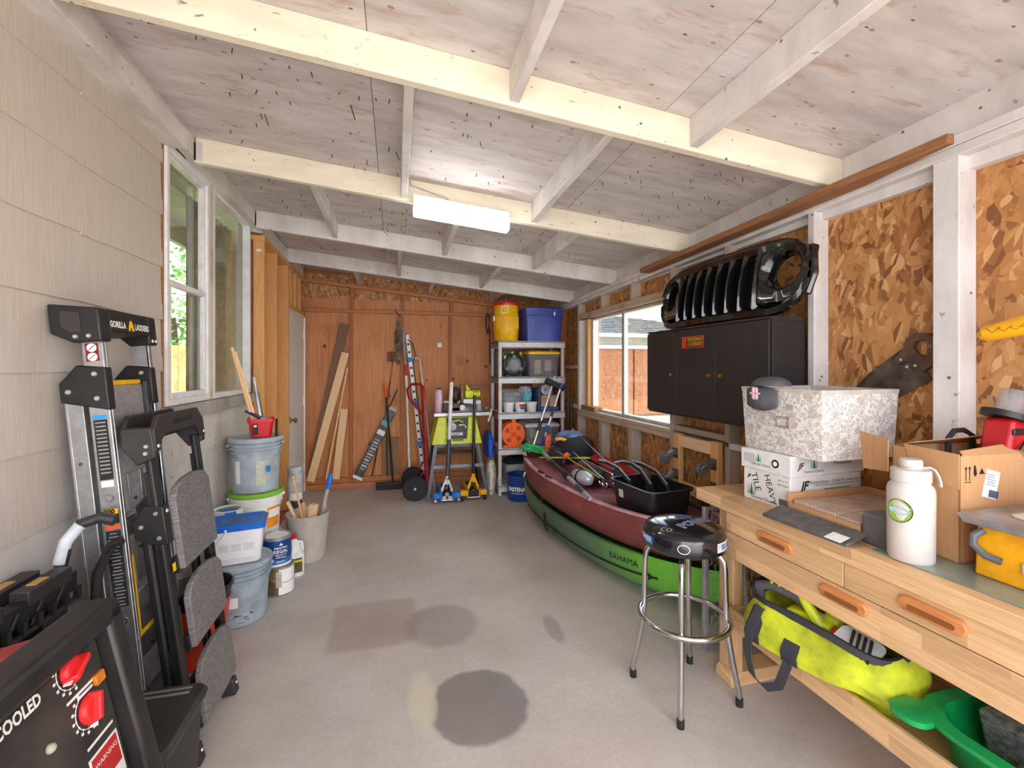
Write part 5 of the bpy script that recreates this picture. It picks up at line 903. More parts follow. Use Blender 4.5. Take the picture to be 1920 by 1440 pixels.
for y in (1.772, .56):
    for x in (1.50, 1.88): wp(B().box((x, y, .06), (x+.055, y+.095, .815)), 'leg', m_beech_z, W, .006)
    wp(B().prism([(1.485, 0), (1.485, .045), (1.505, .062), (1.93, .062), (1.95, .045), (1.95, 0)], y-.005, y+.10, 'y'), 'foot', m_beech_x, W, .006)
wp(B().box((1.468, .60, .29), (1.488, 1.82, .378)), 'tray_front', m_beech, W, .004); wp(B().box((1.93, .60, .29), (1.95, 1.77, .378)), 'tray_back', m_beech, W, .004); wp(B().box((1.488, .62, .30), (1.93, 1.77, .312)), 'tray_floor', m_beech, W, .002)
wp(B().box((1.488, 1.745, .30), (1.93, 1.765, .375)), 'tray_end', m_beech_x, W, .003)
for y in (1.86, 1.62, 1.38, 1.10, .9): wp(B().lathe([(.006, 0), (.006, .0006)], 8, (1.4505, y, .846), axis='x'), 'plug', M((150, 100, 60)), W, 0)
# green glass sheet on the bench
S(B().box((1.50, .56, ZB+.0005), (1.97, 1.15, ZB+.004)), 'glass_sheet', 'greenish grey flat sheet lying on the bench under the carton', 'sheet', M((146, 158, 146), .2, .2, .05))
# copy paper case
t = T('paper_case', 'white printed copy paper case with lid on the workbench', 'box', (1.77, 1.665, ZB), (0, 0, R(4))); pw = M((228, 226, 222), .6, 0, .03); grn = M((30, 120, 60), .5, 0, .1)
P(B().box((-.205, -.12, 0), (.205, .12, .215)), 'carton', pw, t, .003); ld = P(B().box((-.213, -.128, .142), (.213, .128, .228)), 'lid', pw, t, .003)
def tx(s, sz, f, x, z, par=None, mat=ink, **k):
    o = .0006
    if f == 'w': return TXT(s, sz, mat, par or t, (-.2052-(.008 if par else 0), -x, z), (0, -1, 0), (0, 0, 1), **k)
    return TXT(s, sz, mat, par or t, (x, -.1202-(.008 if par else 0), z), (1, 0, 0), (0, 0, 1), **k)
def pines(f, x, z, s, par=None):
    for k, (dx, sc, c) in enumerate(((-.018, .8, (150, 176, 156)), (.018, .8, (160, 184, 164)), (0, 1.0, (24, 116, 52)))):
        b = B(); pts = []
        for i in range(4): pts += [(-.012*s*(1-i*.22), i*.012*s), (-.006*s*(1-i*.2), i*.012*s+.012*s)]
        poly = [(p[0]*sc, p[1]*sc) for p in pts]+[(0, .06*s*sc)]+[(-p[0]*sc, p[1]*sc) for p in reversed(pts)]
        e = .0012+.0004*k+(.008 if par else 0)
        if f == 'w': vs = [(-.205-e, -(x+dx*s+p[0]), z+p[1]) for p in poly]
        else: vs = [(x+dx*s+p[0], -.12-e, z+p[1]) for p in poly]
        P(b.add(vs, [tuple(range(len(vs)))]), 'pine_print', M(c, .6, 0, 0), par or t)
pines('w', -.075, .025, .9); TXT('TILE', .046, ink, t, (-.2052, .052, .085), (0, -.35, -1), (0, -1, .35)); TXT('HEAVY', .042, ink, t, (-.2052, -.022, .068), (0, -.32, -1), (0, -1, .32)); tx('Natural Choice', .021, 'w', -.015, .017); tx('8.5 x 11', .014, 'w', .085, .118); tx('5000 Sheets', .011, 'w', .085, .1); tx('JF', .02, 'w', -.09, .105, bold=.001, shear=.3)
quad(t, 'barcode_box', white, (-.2052, -.085, .028), (0, -1, 0), (0, 0, 1), .05, .036)
for k in range(9): quad(t, 'barcode_bar', ink, (-.2064, -.068-k*.0042, .030), (0, -1, 0), (0, 0, 1), .0022, .026)
pines('w', -.03, .18, .62, ld); tx('Natural Choice', .016, 'w', -.02, .168, ld); b = B(); b.lathe([(.018, 0), (.018, .0008)], 20, (-.2145, -.055, .186), axis='x'); P(b, 'seal_print', ink, ld); b = B(); b.lathe([(.010, 0), (.010, .0016)], 18, (-.2155, -.055, .186), axis='x'); P(b, 'seal_centre', white, ld); quad(ld, 'mark_frame', M((190, 190, 188), .6, 0, 0), (-.2132, .08, .19), (0, -1, 0), (0, 0, 1), .06, .04)
tx('JF', .05, 's', -.13, .10, bold=.002, shear=.3); tx('Business & Office Papers', .013, 's', -.13, .068); tx('Multipurpose - Great for everyday use', .021, 's', .06, .112); quad(t, 'rule', ink, (.06, -.1202, .098), (1, 0, 0), (0, 0, 1), .27, .0016); quad(t, 'rule', ink, (.06, -.1202, .055), (1, 0, 0), (0, 0, 1), .27, .0016); quad(t, 'print_line', M((120, 120, 120), .6, 0, 0), (.06, -.1202, .08), (1, 0, 0), (0, 0, 1), .15, .004); quad(t, 'print_line', M((120, 120, 120), .6, 0, 0), (.06, -.1202, .069), (1, 0, 0), (0, 0, 1), .08, .003)
tx('JF', .034, 's', -.16, .186, ld, bold=.001, shear=.3); pines('s', -.085, .175, .75, ld); tx('Natural Choice', .018, 's', -.085, .162, ld); tx('Multipurpose', .02, 's', .08, .19, ld)
# floral storage box
g = G('floral_print', .7); v = g.n('TexVoronoi'); v.inputs['Scale'].default_value = 62; g.l(g.co, v.inputs['Vector']); v2 = g.n('TexVoronoi'); v2.inputs['Scale'].default_value = 15; g.l(g.co, v2.inputs['Vector'])
c = g.mix(g.ramp(v.outputs['Distance'], (.25, 0.), (.32, .8), (.48, .8), (.55, 0.)), (222, 218, 212), (172, 160, 150)); c = g.mix(g.ramp(v2.outputs['Distance'], (.28, .55), (.36, 0.)), c, (170, 154, 142)); g.col(c)
t = T('fabric_storage_box', 'open white floral print storage box on top of the paper case', 'box', (1.782, 1.605, 1.102), (0, 0, R(2)))
def fb(z0, z1, i0, i1, sc0, sc1): pass
P(B().rr([(.192, .19, .001, 0), (.205, .20, .001, .275), (.20, .195, .001, .275), (.188, .186, .001, .008), (.001, .001, .0004, .008)], n=3, cap=False), 'body', g.m, t); P(B().rr([(.207, .202, .004, .262), (.208, .203, .004, .277), (.199, .194, .004, .278), (.198, .193, .004, .262)], n=3, cap=False), 'rim_tape', M((196, 186, 176), .7), t)
b = B()
for dy, dz, a_, c_ in ((0, .019, .064, .007), (0, -.019, .064, .007), (-.029, 0, .007, .045), (.029, 0, .007, .045)): b.box((-.2045, dy-a_/2-.02, .135+dz-c_/2), (-.197, dy+a_/2-.02, .135+dz+c_/2))
P(b, 'label_holder', M((166, 152, 144), .6), t); P(B().box((-.2065, -.075, .19), (-.199, -.045, .212)), 'handle_tab', M((176, 164, 156), .6), t)
t = T('baseball_cap', 'dark grey baseball cap with pink flower hung on the floral box rim', 'cap', (1.578, 1.665, 1.27)); cg = M((84, 84, 88), .85, 0, .06)
P(B().grid(lambda u, v: (-.012-.035*math.sin(math.pi*u)*math.sin(math.pi*min(1, v*.9+.05))-.008, .085-.17*u*(1)+.0, .105*(1-.15*(2*u-1)**2)*(1-v)**.9+.01+.02*v*(2*u-1)**2), 18, 8), 'brim', cg, t, sol=.004)
b = B(); b.sph((.03, 0, .118), (.075, .085, .04), 18, 10, True); P(b, 'crown', cg, t)
for k in range(6): a = R(60*k); P(B().sph((-.059, -.002-.016*math.cos(a), .085+.016*math.sin(a)), (.003, .011*abs(math.cos(a))+.005, .011*abs(math.sin(a))+.005), 8, 6), 'flower_petal', M((236, 196, 206), .7), t)
# tile box and slab
t = T('tile_carton', 'shallow opened carton of brown patterned tiles on the bench', 'carton', (1.755, 1.37, ZB)); hx_, hy_ = .21, .15
P(B().box((-hx_, -hy_, 0), (hx_, hy_, .006)).box((-hx_, hy_-.006, 0), (hx_, hy_, .085)).box((hx_-.006, -hy_, 0), (hx_, hy_, .085)).box((-hx_, -hy_, 0), (-hx_+.006, hy_, .05)), 'tray', card, t, .001)
for i in range(4):
    for j in range(3): P(B().box((-.195+i*.096, -.14+j*.092, .007), (-.103+i*.096, -.052+j*.092, .058+.002*((i+j) % 3))), 'tile', wood('tile%d%d' % (i, j), (176, 150, 130), (206, 182, 160), (3, 20, 1), .4), t, .002)
S(B().rr([(.05, .10, .01, 0), (.05, .10, .01, .098)], (1.645, 1.185, ZB+.001)), 'grey_block', 'dark grey rounded block standing beside the tile carton', 'block', M((104, 102, 102), .5, 0, .08), None) if 0 else None
b = B(); b.M = Matrix.Translation((1.495, 1.36, ZB+.012)) @ Euler((0, R(-16), R(3))).to_matrix().to_4x4(); b.box((-.055, -.17, 0), (.045, .17, .012)); sb = S(b, 'dark_tile_plank', 'charcoal tile plank lying on the bench edge before the tile carton', 'tile', M((92, 90, 88), .45, 0, .12, 30), None, .002)
quad(sb, 'paper_tag', white, (1.457, 1.23, ZB+.0175), (0, -1, 0), (-1, 0, -.3), .06, .045, w=True)
t = T('grey_tool_case', 'small dark grey case on the bench between tile carton and bottle', 'case', (1.592, 1.168, ZB+.004)); P(B().rr([(.05, .045, .012, 0), (.052, .048, .014, .09), (.045, .04, .012, .1)]), 'body', M((96, 94, 94), .5, 0, .08), t)
# white insulated bottle
t = T('insulated_bottle', 'large off-white insulated bottle with flip handle on the bench', 'bottle', (1.548, 1.062, ZB+.004)); ob = M((204, 197, 190), .45, 0, .02)
P(B().lathe([(.054, 0), (.058, .006), (.059, .21), (.056, .225), (.048, .236), (.046, .24)], 40), 'body', ob, t); cpb = P(B().lathe([(.046, .239), (.05, .243), (.05, .276), (.047, .279), (.027, .28), (.026, .284), (.029, .288), (.029, .304), (.026, .309), (.001, .309)], 36), 'cap', ob, t)
P(B().ribbon([(.02, -.012, .282), (.05, -.02, .283), (.062, -.024, .275), (.072, -.028, .255), (.077, -.03, .235), (.076, -.03, .224)], .014, .006, (.35, 1, 0)), 'flip_handle', ob, cpb, .002)
def dec(r, mat, nm, e, sq=1.0):
    b = B(); n = 24; a0 = R(186); f = lambda y, z: ((.0592+e)*math.cos(a0+y/.06), (.0592+e)*math.sin(a0+y/.06), z); b.add([f(r*math.cos(6.283*i/n), .155+r*sq*math.sin(6.283*i/n)) for i in range(n)], [tuple(range(n))]); return P(b, nm, mat, t)
dec(.036, M((58, 78, 40), .4, 0, 0), 'sticker', .0006); dec(.033, M((150, 176, 60), .4, 0, .1), 'sticker_green', .0012); dec(.03, M((150, 206, 210), .4, 0, 0), 'sticker_blue', .0018, .35)
# brown carton
t = T('cardboard_carton', 'open brown cardboard carton with torn flaps and shipping label on the bench', 'carton', (1.815, 1.085, ZB+.004), (0, 0, R(-3))); H_ = .325
for nm, a_, b_ in (('panel', (-.165, -.10, 0), (-.161, .10, H_)), ('panel', (.161, -.10, 0), (.165, .10, H_)), ('panel', (-.165, -.10, 0), (.165, -.096, H_)), ('panel', (-.165, .096, 0), (.165, .10, H_)), ('bottom', (-.165, -.10, 0), (.165, .10, .004))): P(B().box(a_, b_), nm, card, t)
P(B().hexa([(-.167, -.10, H_-.10), (-.163, -.10, H_-.10), (-.163, .02, H_-.085), (-.167, .02, H_-.085), (-.169, -.10, H_+.005), (-.165, -.10, H_+.005), (-.165, .06, H_+.012), (-.169, .06, H_+.012)]), 'folded_flap', card, t); P(B().hexa([(-.185, .10, H_-.09), (-.18, .10, H_-.09), (-.165, .20, H_-.10), (-.17, .20, H_-.10), (-.19, .095, H_+.02), (-.185, .095, H_+.02), (-.17, .21, H_+.035), (-.175, .21, H_+.035)]), 'side_flap', card, t)
P(B().hexa([(-.165, .096, H_), (.165, .096, H_), (.165, .10, H_), (-.165, .10, H_), (-.16, .03, H_+.02), (.16, .03, H_+.035), (.16, .034, H_+.037), (-.16, .034, H_+.022)]), 'top_flap', card, t)
P(B().hexa([(-.15, -.10, H_), (.165, -.10, H_), (.165, -.096, H_), (-.15, -.096, H_), (-.14, -.085, H_+.012), (.165, -.06, H_+.03), (.165, -.056, H_+.03), (-.14, -.081, H_+.012)]), 'top_flap', card, t)
sl_ = quad(t, 'shipping_label', white, (-.045, -.1005, .235), (1, 0, -.25), (.25, 0, 1), .055, .085)
for k in range(5): quad(sl_, 'print_line', M((120, 130, 150), .6, 0, 0), (-.05+k*.001, -.1018, .265-k*.008), (1, 0, -.25), (.25, 0, 1), .04-(k % 2)*.01, .002)
for k in range(9): quad(sl_, 'barcode_bar', M((60, 70, 110), .6, 0, 0), (-.054+k*.0042, -.1018, .208-k*.001), (1, 0, -.25), (.25, 0, 1), .002, .022)
for x in (-.142, -.128): P(B().box((x-.001, -.1012, .25), (x+.001, -.10, .285)).add([(x-.005, -.1012, .284), (x+.005, -.1012, .284), (x, -.1012, .294)], [(0, 1, 2)]), 'arrow_print', ink, t)
P(B().box((-.147, -.1012, .244), (-.123, -.10, .246)), 'arrow_base', ink, t); P(B().prism([(-.112, .27), (-.11, .295), (-.105, .295), (-.1, .27), (-.104, .262), (-.108, .262)], -.1012, -.10, 'y'), 'glass_print', ink, t); P(B().prism([(-.09, .268), (-.08, .285), (-.07, .268)], -.1012, -.10, 'y'), 'care_print', ink, t)
t = T('trim_router', 'red power tool with clear shroud sticking out of the carton', 'power tool', (1.905, 1.045, 1.03)); P(B().hexa([(-.05, -.05, .15), (.05, -.05, .15), (.05, .03, .15), (-.05, .03, .15), (-.02, -.05, .275), (.06, -.05, .275), (.06, .03, .275), (-.02, .03, .275)]), 'body', M((186, 24, 34), .4), t, .012); P(B().cyl((.01, -.01, .272), (.016, -.012, .290), .062, n=24), 'black_flange', blk, t); P(B().cyl((.015, -.012, .29), (.04, -.02, .36), .035, n=20), 'clear_shroud', m_clear, t); P(B().box((-.03, -.056, .225), (.02, -.05, .245)), 'badge', blk, t, .003); P(B().cyl((-.02, -.06, .17), (.03, -.05, .20), .014, n=12), 'silver_knob', steel, t); P(B().cyl((0, -.01, .0), (0, -.01, .16), .03, n=14), 'motor', blk, t)
S(B().tube([(1.845, 1.15, 1.10), (1.85, 1.15, 1.225), (1.87, 1.145, 1.25), (1.905, 1.14, 1.252), (1.93, 1.13, 1.235), (1.935, 1.125, 1.12)], .009, 8), 'black_handle_loop', 'black curved handle rising from the back of the carton', 'handle', blk)
# yellow tile saw
t = T('tile_saw', 'yellow tile saw with grey metal table on the bench', 'tile saw', (1.78, .755, ZB+.004)); ys = M((240, 168, 22), .4, 0, .06)
P(B().frus((0, 0, 0), (.335, .37), (.33, .36), .145), 'body', ys, t, .006); P(B().hexa([(-.185, -.2, .145), (.185, -.2, .145), (.185, .2, .145), (-.185, .2, .145), (-.20, -.21, .172), (.20, -.21, .172), (.20, .21, .172), (-.20, .21, .172)]), 'table_plate', M((168, 164, 166), .4, .5, .08), t, .002)
P(B().tube([(-.165, .165, .13), (-.185, .175, .115), (-.19, .175, .09), (-.18, .15, .065), (-.172, .12, .06)], .010, 8), 'cord', M((96, 98, 100), .5), t); P(B().box((-.174, -.10, .045), (-.166, .08, .075)), 'slot_label', M((206, 208, 208), .4, .2, .1), t, .003); P(B().box((-.176, -.11, .085), (-.166, -.01, .115)), 'switch_panel', M((60, 30, 36), .4, 0, .2), t, .003)
t = T('plastic_guard', 'off-white moulded plastic guard resting on the tile saw table', 'guard', (1.80, .77, 1.049)); P(B().rr([(.13, .13, .03, 0), (.13, .13, .03, .004), (.10, .10, .03, .012), (.075, .07, .03, .062), (.06, .055, .03, .07)]), 'shell', M((222, 216, 196), .5, 0, .03), t)
# hand saw and yellow handled tool on the wall
t = T('hand_saw', 'old hand saw with dark wooden handle hung on the chipboard between white studs', 'saw', (2.075, 1.5, 1.22)); P(B().prism([(1.44, 1.56), (1.39, 1.50), (1.35, 1.42), (1.80, 1.12), (1.86, 1.16), (1.60, 1.44)], 2.078, 2.082, 'x'), 'blade', M((96, 84, 76), .5, .5, .2), t, w=True)
hd = [(1.315, 1.56), (1.32, 1.51), (1.34, 1.475), (1.375, 1.45), (1.40, 1.455), (1.415, 1.49), (1.445, 1.49), (1.48, 1.475), (1.485, 1.50), (1.45, 1.54), (1.435, 1.585), (1.40, 1.61), (1.35, 1.605)]; hl = [(1.34, 1.555), (1.345, 1.525), (1.365, 1.51), (1.395, 1.525), (1.41, 1.55), (1.40, 1.575), (1.37, 1.58)]
def annul(outer, inner, x0, x1):
    b = B(); n = 40
    def rs(poly):
        c_ = (sum(p[0] for p in poly)/len(poly), sum(p[1] for p in poly)/len(poly)); out_ = []; L_ = []; m_ = len(poly)
        seg = [math.dist(poly[i], poly[(i+1) % m_]) for i in range(m_)]; tot = sum(seg)
        for k in range(n):
            d = tot*k/n; i = 0
            while d > seg[i]: d -= seg[i]; i += 1
            f = d/seg[i]; p, q = poly[i], poly[(i+1) % m_]; out_.append((p[0]+(q[0]-p[0])*f, p[1]+(q[1]-p[1])*f))
        return out_
    o, i_ = rs(outer), rs(inner); k0 = min(range(n), key=lambda k: math.dist(i_[k], o[0])); i_ = i_[k0:]+i_[:k0]
    return b.loft([[(x0, *p) for p in o], [(x1, *p) for p in o], [(x1, *p) for p in i_], [(x0, *p) for p in i_]], False, True)
P(annul(hd, hl, 2.066, 2.088), 'handle', M((92, 66, 52), .5, 0, .15), t, w=True)
for y, z in ((1.455, 1.50), (1.43, 1.47), (1.40, 1.475)): P(B().lathe([(.006, 0), (.006, -.003), (.001, -.004)], 10, (2.066, y, z), axis='x'), 'rivet', screw, t, w=True)
t = T('yellow_grip_tool', 'tool with thick yellow textured grip on the wall beside the double stud', 'tool', (1.96, .95, 1.54)); P(B().tube([(1.925, 1.105, 1.575), (1.927, 1.09, 1.58), (1.935, 1.02, 1.598), (1.945, .93, 1.622), (1.95, .85, 1.64)], [.016, .03, .036, .040, .036], 14, flat=(1, .85)), 'grip', M((250, 182, 14), .5, 0, .04), t, w=True)
for k in range(5): P(B().tube([(1.898-.0, 1.075-k*.03, 1.598-.0), (1.893, 1.055-k*.03, 1.582+k*.003), (1.894, 1.035-k*.03, 1.60+k*.004)], .0012, 4), 'groove', M((150, 92, 10), .6, 0, 0), t, w=True)
P(B().tube([(1.95, .86, 1.64), (1.96, .6, 1.70), (1.96, .3, 1.76)], .014, 10), 'shaft', M((60, 60, 62), .4, .5), t, w=True); P(B().box((1.955, .605, 1.68), (1.999, .635, 1.71)), 'bracket', galv, t, w=True)
# --- black wall cabinet and grille
t = T('wall_cabinet', 'black three door wall cabinet with a yellow and red sticker', 'cabinet', (1.90, 2.42, 1.149)); kb = M((40, 37, 36), .5, 0, .08)
P(B().box((1.80, 1.856, 1.149), (1.998, 2.991, 1.163)).box((1.80, 1.856, 1.70), (1.998, 2.991, 1.716)).box((1.80, 1.856, 1.163), (1.998, 1.872, 1.70)).box((1.80, 2.975, 1.163), (1.998, 2.991, 1.70)).box((1.985, 1.872, 1.163), (1.998, 2.975, 1.70)), 'carcass', kb, t, .002, w=True)
P(B().box((1.79, 1.856, 1.712), (1.998, 2.991, 1.722)), 'top_board', blk2, t, .002, w=True)
for y0, y1, yk in ((1.866, 2.247, 2.20), (2.251, 2.618, 2.30), (2.626, 2.985, 2.675)):
    d = P(B().box((1.786, y0, 1.163), (1.80, y1, 1.706)), 'door', kb, t, .002, w=True); P(B().lathe([(.006, 0), (.006, -.006), (.011, -.010), (.011, -.016), (.001, -.018)], 14, (1.786, yk, 1.42), axis='x'), 'knob', gold, d, w=True)
st = quad(t, 'sticker', M((196, 52, 34), .5, 0, 0), (1.7858, 2.46, 1.625), (0, -1, 0), (0, 0, 1), .215, .072, w=True); quad(st, 'dark_field', M((60, 42, 24), .5, 0, 0), (1.7846, 2.44, 1.625), (0, -1, 0), (0, 0, 1), .165, .062, w=True)
TXT('PERFORMANCE', .032, yel, st, (1.784, 2.435, 1.64), (0, -1, 0), (0, 0, 1), w=True, sx=.70, shear=.2); TXT('ACCESSORIES', .032, yel, st, (1.784, 2.437, 1.612), (0, -1, 0), (0, 0, 1), w=True, sx=.74, shear=.2)
for k in range(6): P(B().lathe([(.004, 0), (.004, -.001), (.001, -.001)], 8, (1.93, 1.8558, 1.28+k*.06), axis='y'), 'shelf_hole', ink, t, w=True)
# grille: front plate with slots, two lamp rings
GT = R(9); t = T('vehicle_grille', 'glossy black car front grille with seven slots lying on the wall cabinet', 'car grille', (1.795, 2.335, 1.735), (-GT, 0, R(-90)))
# local x runs towards the camera (-Y world), local -y faces the room... flipped below
Lh, Hh = .60, .40
def bow(x): return .055*(abs(x)/Lh)**2.2          # ends sweep back
slots = [(-.285+k*.095, .036) for k in range(7)]
def gp_(x, z, y): return (x, y+bow(x), z)
def strip(b, x0, x1, z0, z1, y0=0, y1=.02, n=4):
    xs_ = [x0+(x1-x0)*i/n for i in range(n+1)]; return b.loft([[gp_(x, z0, y0), gp_(x, z0, y1), gp_(x, z1, y1), gp_(x, z1, y0)] for x in xs_])
fr = None
b = B()
def outl(x):
    f = max(0, (abs(x)-.40)/.20); c_ = .10*(1-math.sqrt(max(0, 1-f*f))) if f > 0 else 0; return .0+c_*1.5, Hh-c_*1.2
n = 60; rr_ = []
xs_ = [-Lh+2*Lh*i/n for i in range(n+1)]
for band in ('top', 'bot'):
    rings = []
    for x in xs_:
        lo, hi = outl(x); a, c_ = (hi-.062, hi) if band == 'top' else (lo, lo+.055)
        rings.append([gp_(x, a, 0), gp_(x, (a+c_)/2, -.012), gp_(x, c_, .012), gp_(x, c_-.004 if band == 'top' else c_, .05), gp_(x, a, .03)])
    o = P(B().loft(rings), 'top_rail' if band == 'top' else 'bottom_rail', blkg, t, ang=50)
edges = [-.3325]+[s[0]+s[1] for s in slots]; 
bars = [(-.3325+k*.095, .026 if 0 < k < 7 else .028) for k in range(8)]
for x, w_ in bars:
    P(B().loft([[gp_(x-w_/2, z, .012), gp_(x, z, -.010-.012*math.sin(math.pi*min(1, max(0, (z-.04)/(Hh-.10))))), gp_(x+w_/2, z, .012), gp_(x+w_/2, z, .055), gp_(x-w_/2, z, .055)] for z in (.04, .12, .20, .28, .35)]), 'slot_bar', blkg, t, ang=25)
g = G('grille_mesh', .5, .3); vv = g.n('TexVoronoi'); vv.inputs['Scale'].default_value = 110; g.l(g.map((1, 1, .6)), vv.inputs['Vector']); g.col(g.ramp(vv.outputs['Distance'], (.3, (16, 15, 14)), (.5, (120, 98, 66)))); 
for x, w_ in slots: P(strip(B(), x-w_+.0, x+w_, .05, Hh-.055, .056, .058, 2), 'slot_mesh', g.m, t)
for s in (-1, 1):
    cx, cz, Ri = s*.465, .232, .098; rings = []
    for j in range(40):
        a = 2*math.pi*j/40; ca, sa = math.cos(a), math.sin(a); ox = cx+.135*max(-1, min(1, ca*1.35)); lo, hi = outl(max(-Lh, min(Lh, ox))); oz = cz+(sa*1.35 if abs(sa*1.35) < 1 else math.copysign(1, sa))*(.165); oz = min(hi-.03, max(lo+.02, oz))
        rings.append([gp_(ox, oz, .004), gp_(cx+(Ri+.018)*ca, cz+(Ri+.018)*sa, -.008), gp_(cx+Ri*ca, cz+Ri*sa, .006), gp_(cx+Ri*.86*ca, cz+Ri*.86*sa, .075), gp_(cx+Ri*.9*ca, cz+Ri*.9*sa, .08), gp_(ox, oz, .05)])
    P(B().loft(rings, False, True), 'headlamp_ring', blkg, t, ang=50)
    P(B().tube([gp_(s*.585, .10, .03), gp_(s*.60, .2, .04), gp_(s*.592, .30, .03)], .02, 8), 'end_cap', blkg, t)
    P(B().box((s*.58-.02, .07, .20), (s*.58+.02, .11, .34)), 'mount_tab', blkg, t, .006)
# --- bar stool
t = T('bar_stool', 'chrome bar stool with round glossy black printed seat', 'stool', (1.264, 1.805, 0)); RS = .178
seat = P(B().lathe([(.15, .665), (.168, .667), (.176, .672), (RS, .69), (RS, .728), (.175, .74), (.165, .752), (.13, .764), (.07, .772), (.001, .774)], 64), 'seat', M((24, 24, 28), .14, 0, 0, Coat_Weight=.5), t, ang=60)
P(B().lathe([(.09, .645), (.10, .65), (.10, .664), (.001, .664)], 40), 'seat_plate', blk, t)
def sf(x, y):
    r = math.hypot(x, y); z = .774-.010*(r/.13)**2 if r < .13 else .764-.012*((r-.13)/.035); return (x, y, z+.0012)
def stx(s, sz, mat, cx, cy, rot, **k):
    cr, sr = math.cos(rot), math.sin(rot); return TXT(s, sz, mat, seat, (0, 0, 0), (1, 0, 0), (0, 1, 0), warp=lambda x, y: sf(cx+x*cr-y*sr, cy+x*sr+y*cr), **k)
sb_ = M((24, 104, 190), .3); tan_ = M((196, 186, 170), .4)
b = B(); n = 28; b.add([sf(.01+.062*math.cos(6.283*i/n), .055+.04*math.sin(6.283*i/n)) for i in range(n)], [tuple(range(n))]); P(b, 'blue_oval', M((30, 96, 176), .3, 0, .1), seat)
stx('POWER', .062, tan_, .045, -.022, R(20), bold=.004); o_ = stx('POWER', .062, sb_, .045, -.022, R(20), bold=.0005)
for v_ in o_.data.vertices: v_.co.z += .001
stx('CO', .035, tan_, -.125, -.055, R(-50))
def side(s, sz, mat, ang, z, **k): return TXT(s, sz, mat, seat, (0, 0, 0), (1, 0, 0), (0, 0, 1), warp=lambda x, y: ((RS+.0022)*math.cos(ang+x/RS), (RS+.0022)*math.sin(ang+x/RS), z+y), **k)
def plate_(a0, a1, z0, z1, mat, e=.0008, nm='badge'): b = B(); b.grid(lambda u, v: ((RS+e)*math.cos(a0+(a1-a0)*u), (RS+e)*math.sin(a0+(a1-a0)*u), z0+(z1-z0)*v), 14, 3); P(b, nm, mat, seat)
plate_(R(-211), R(-170), .692, .727, M((40, 110, 190), .3)); side('POWER', .031, white, R(-190), .709, bold=.0008)
plate_(R(-77), R(-37), .690, .728, white); plate_(R(-75.5), R(-38.5), .693, .725, M((206, 214, 222), .4), .0014); side('BLUE', .032, M((36, 100, 180), .4), R(-57), .709, bold=.0008)
b = B(); pts = [((RS+.001)*math.cos(R(-125)+.0175*math.cos(6.283*i/28)/RS*1.35), (RS+.001)*math.sin(R(-125)+.0175*math.cos(6.283*i/28)/RS*1.35), .708+.0185*math.sin(6.283*i/28)) for i in range(28)]; P(b.tube(pts, .0016, 5, False, True), 'ring_mark', white, seat)
for a in (48, 139, 232, 323):
    c_, s_ = math.cos(R(a)), math.sin(R(a)); f = lambda r, z: (r*c_, r*s_, z); pts = [f(.09, .648), f(.125, .646), f(.150, .635), f(.165, .612), f(.170, .575), f(.172, .50), f(.174, .36), f(.180, .30), f(.200, .18), f(.219, .085), f(.225, .06), f(.226, .02)]
    lg = P(B().tube(pts, .0125, 14), 'leg', steel, t, ang=60); P(B().cyl(f(.226, 0), f(.226, .035), .0155, n=14), 'foot_cap', blk, lg); P(B().sph(f(.189, .345), .007, 8, 6), 'bolt', steel, lg)
P(B().torus((0, 0, .345), .190, .0125, 64, 12), 'foot_ring', steel, t, ang=60)
# --- wire mesh panel behind the bench
t = T('wire_mesh_panel', 'hexagonal wire mesh panel in a grey frame standing behind the bench end', 'wire panel', (1.76, 2.045, 0)); gm = M((176, 174, 176), .45, .5)
P(B().box((1.55, 2.035, 0), (1.575, 2.06, .74)), 'post', gm, t, .003, w=True); P(B().box((1.955, 2.035, 0), (1.975, 2.06, .74)), 'post', gm, t, .003, w=True); P(B().box((1.80, 2.04, .03), (1.818, 2.055, .73)), 'post', gm, t, .003, w=True); P(B().box((1.575, 2.04, .72), (1.955, 2.055, .74)), 'rail', gm, t, .002, w=True); P(B().box((1.575, 2.04, .015), (1.955, 2.055, .035)), 'rail', gm, t, .002, w=True)
b = B(); s = .026; hx2 = s*math.sqrt(3)
r_ = 0; z = .04
while z < .72:
    x = 1.578+(hx2/2 if r_ % 2 else 0)
    while x < 1.955-hx2*.5:
        p0, p1, p2, p3 = (x, 2.047, z), (x+hx2/2, 2.047, z+s/2), (x, 2.047, z-s), (x-hx2/2 if x-hx2/2 > 1.575 else x, 2.047, z+s/2)
        b.tube([p0, p1], .0017, 4).tube([p0, p3], .0017, 4).tube([p0, p2], .0017, 4); x += hx2
    z += 1.5*s; r_ += 1
P(b, 'hex_wire', gm, t, w=True, kind='stuff')
S(B().rr([(.09, .012, .01, 0), (.10, .014, .012, .06), (.09, .012, .01, .07)], (1.66, 2.075, .742)), 'grey_plastic_lid', 'pale grey plastic lid resting over the mesh panel top', 'lid', M((196, 194, 192), .5)) if 0 else None
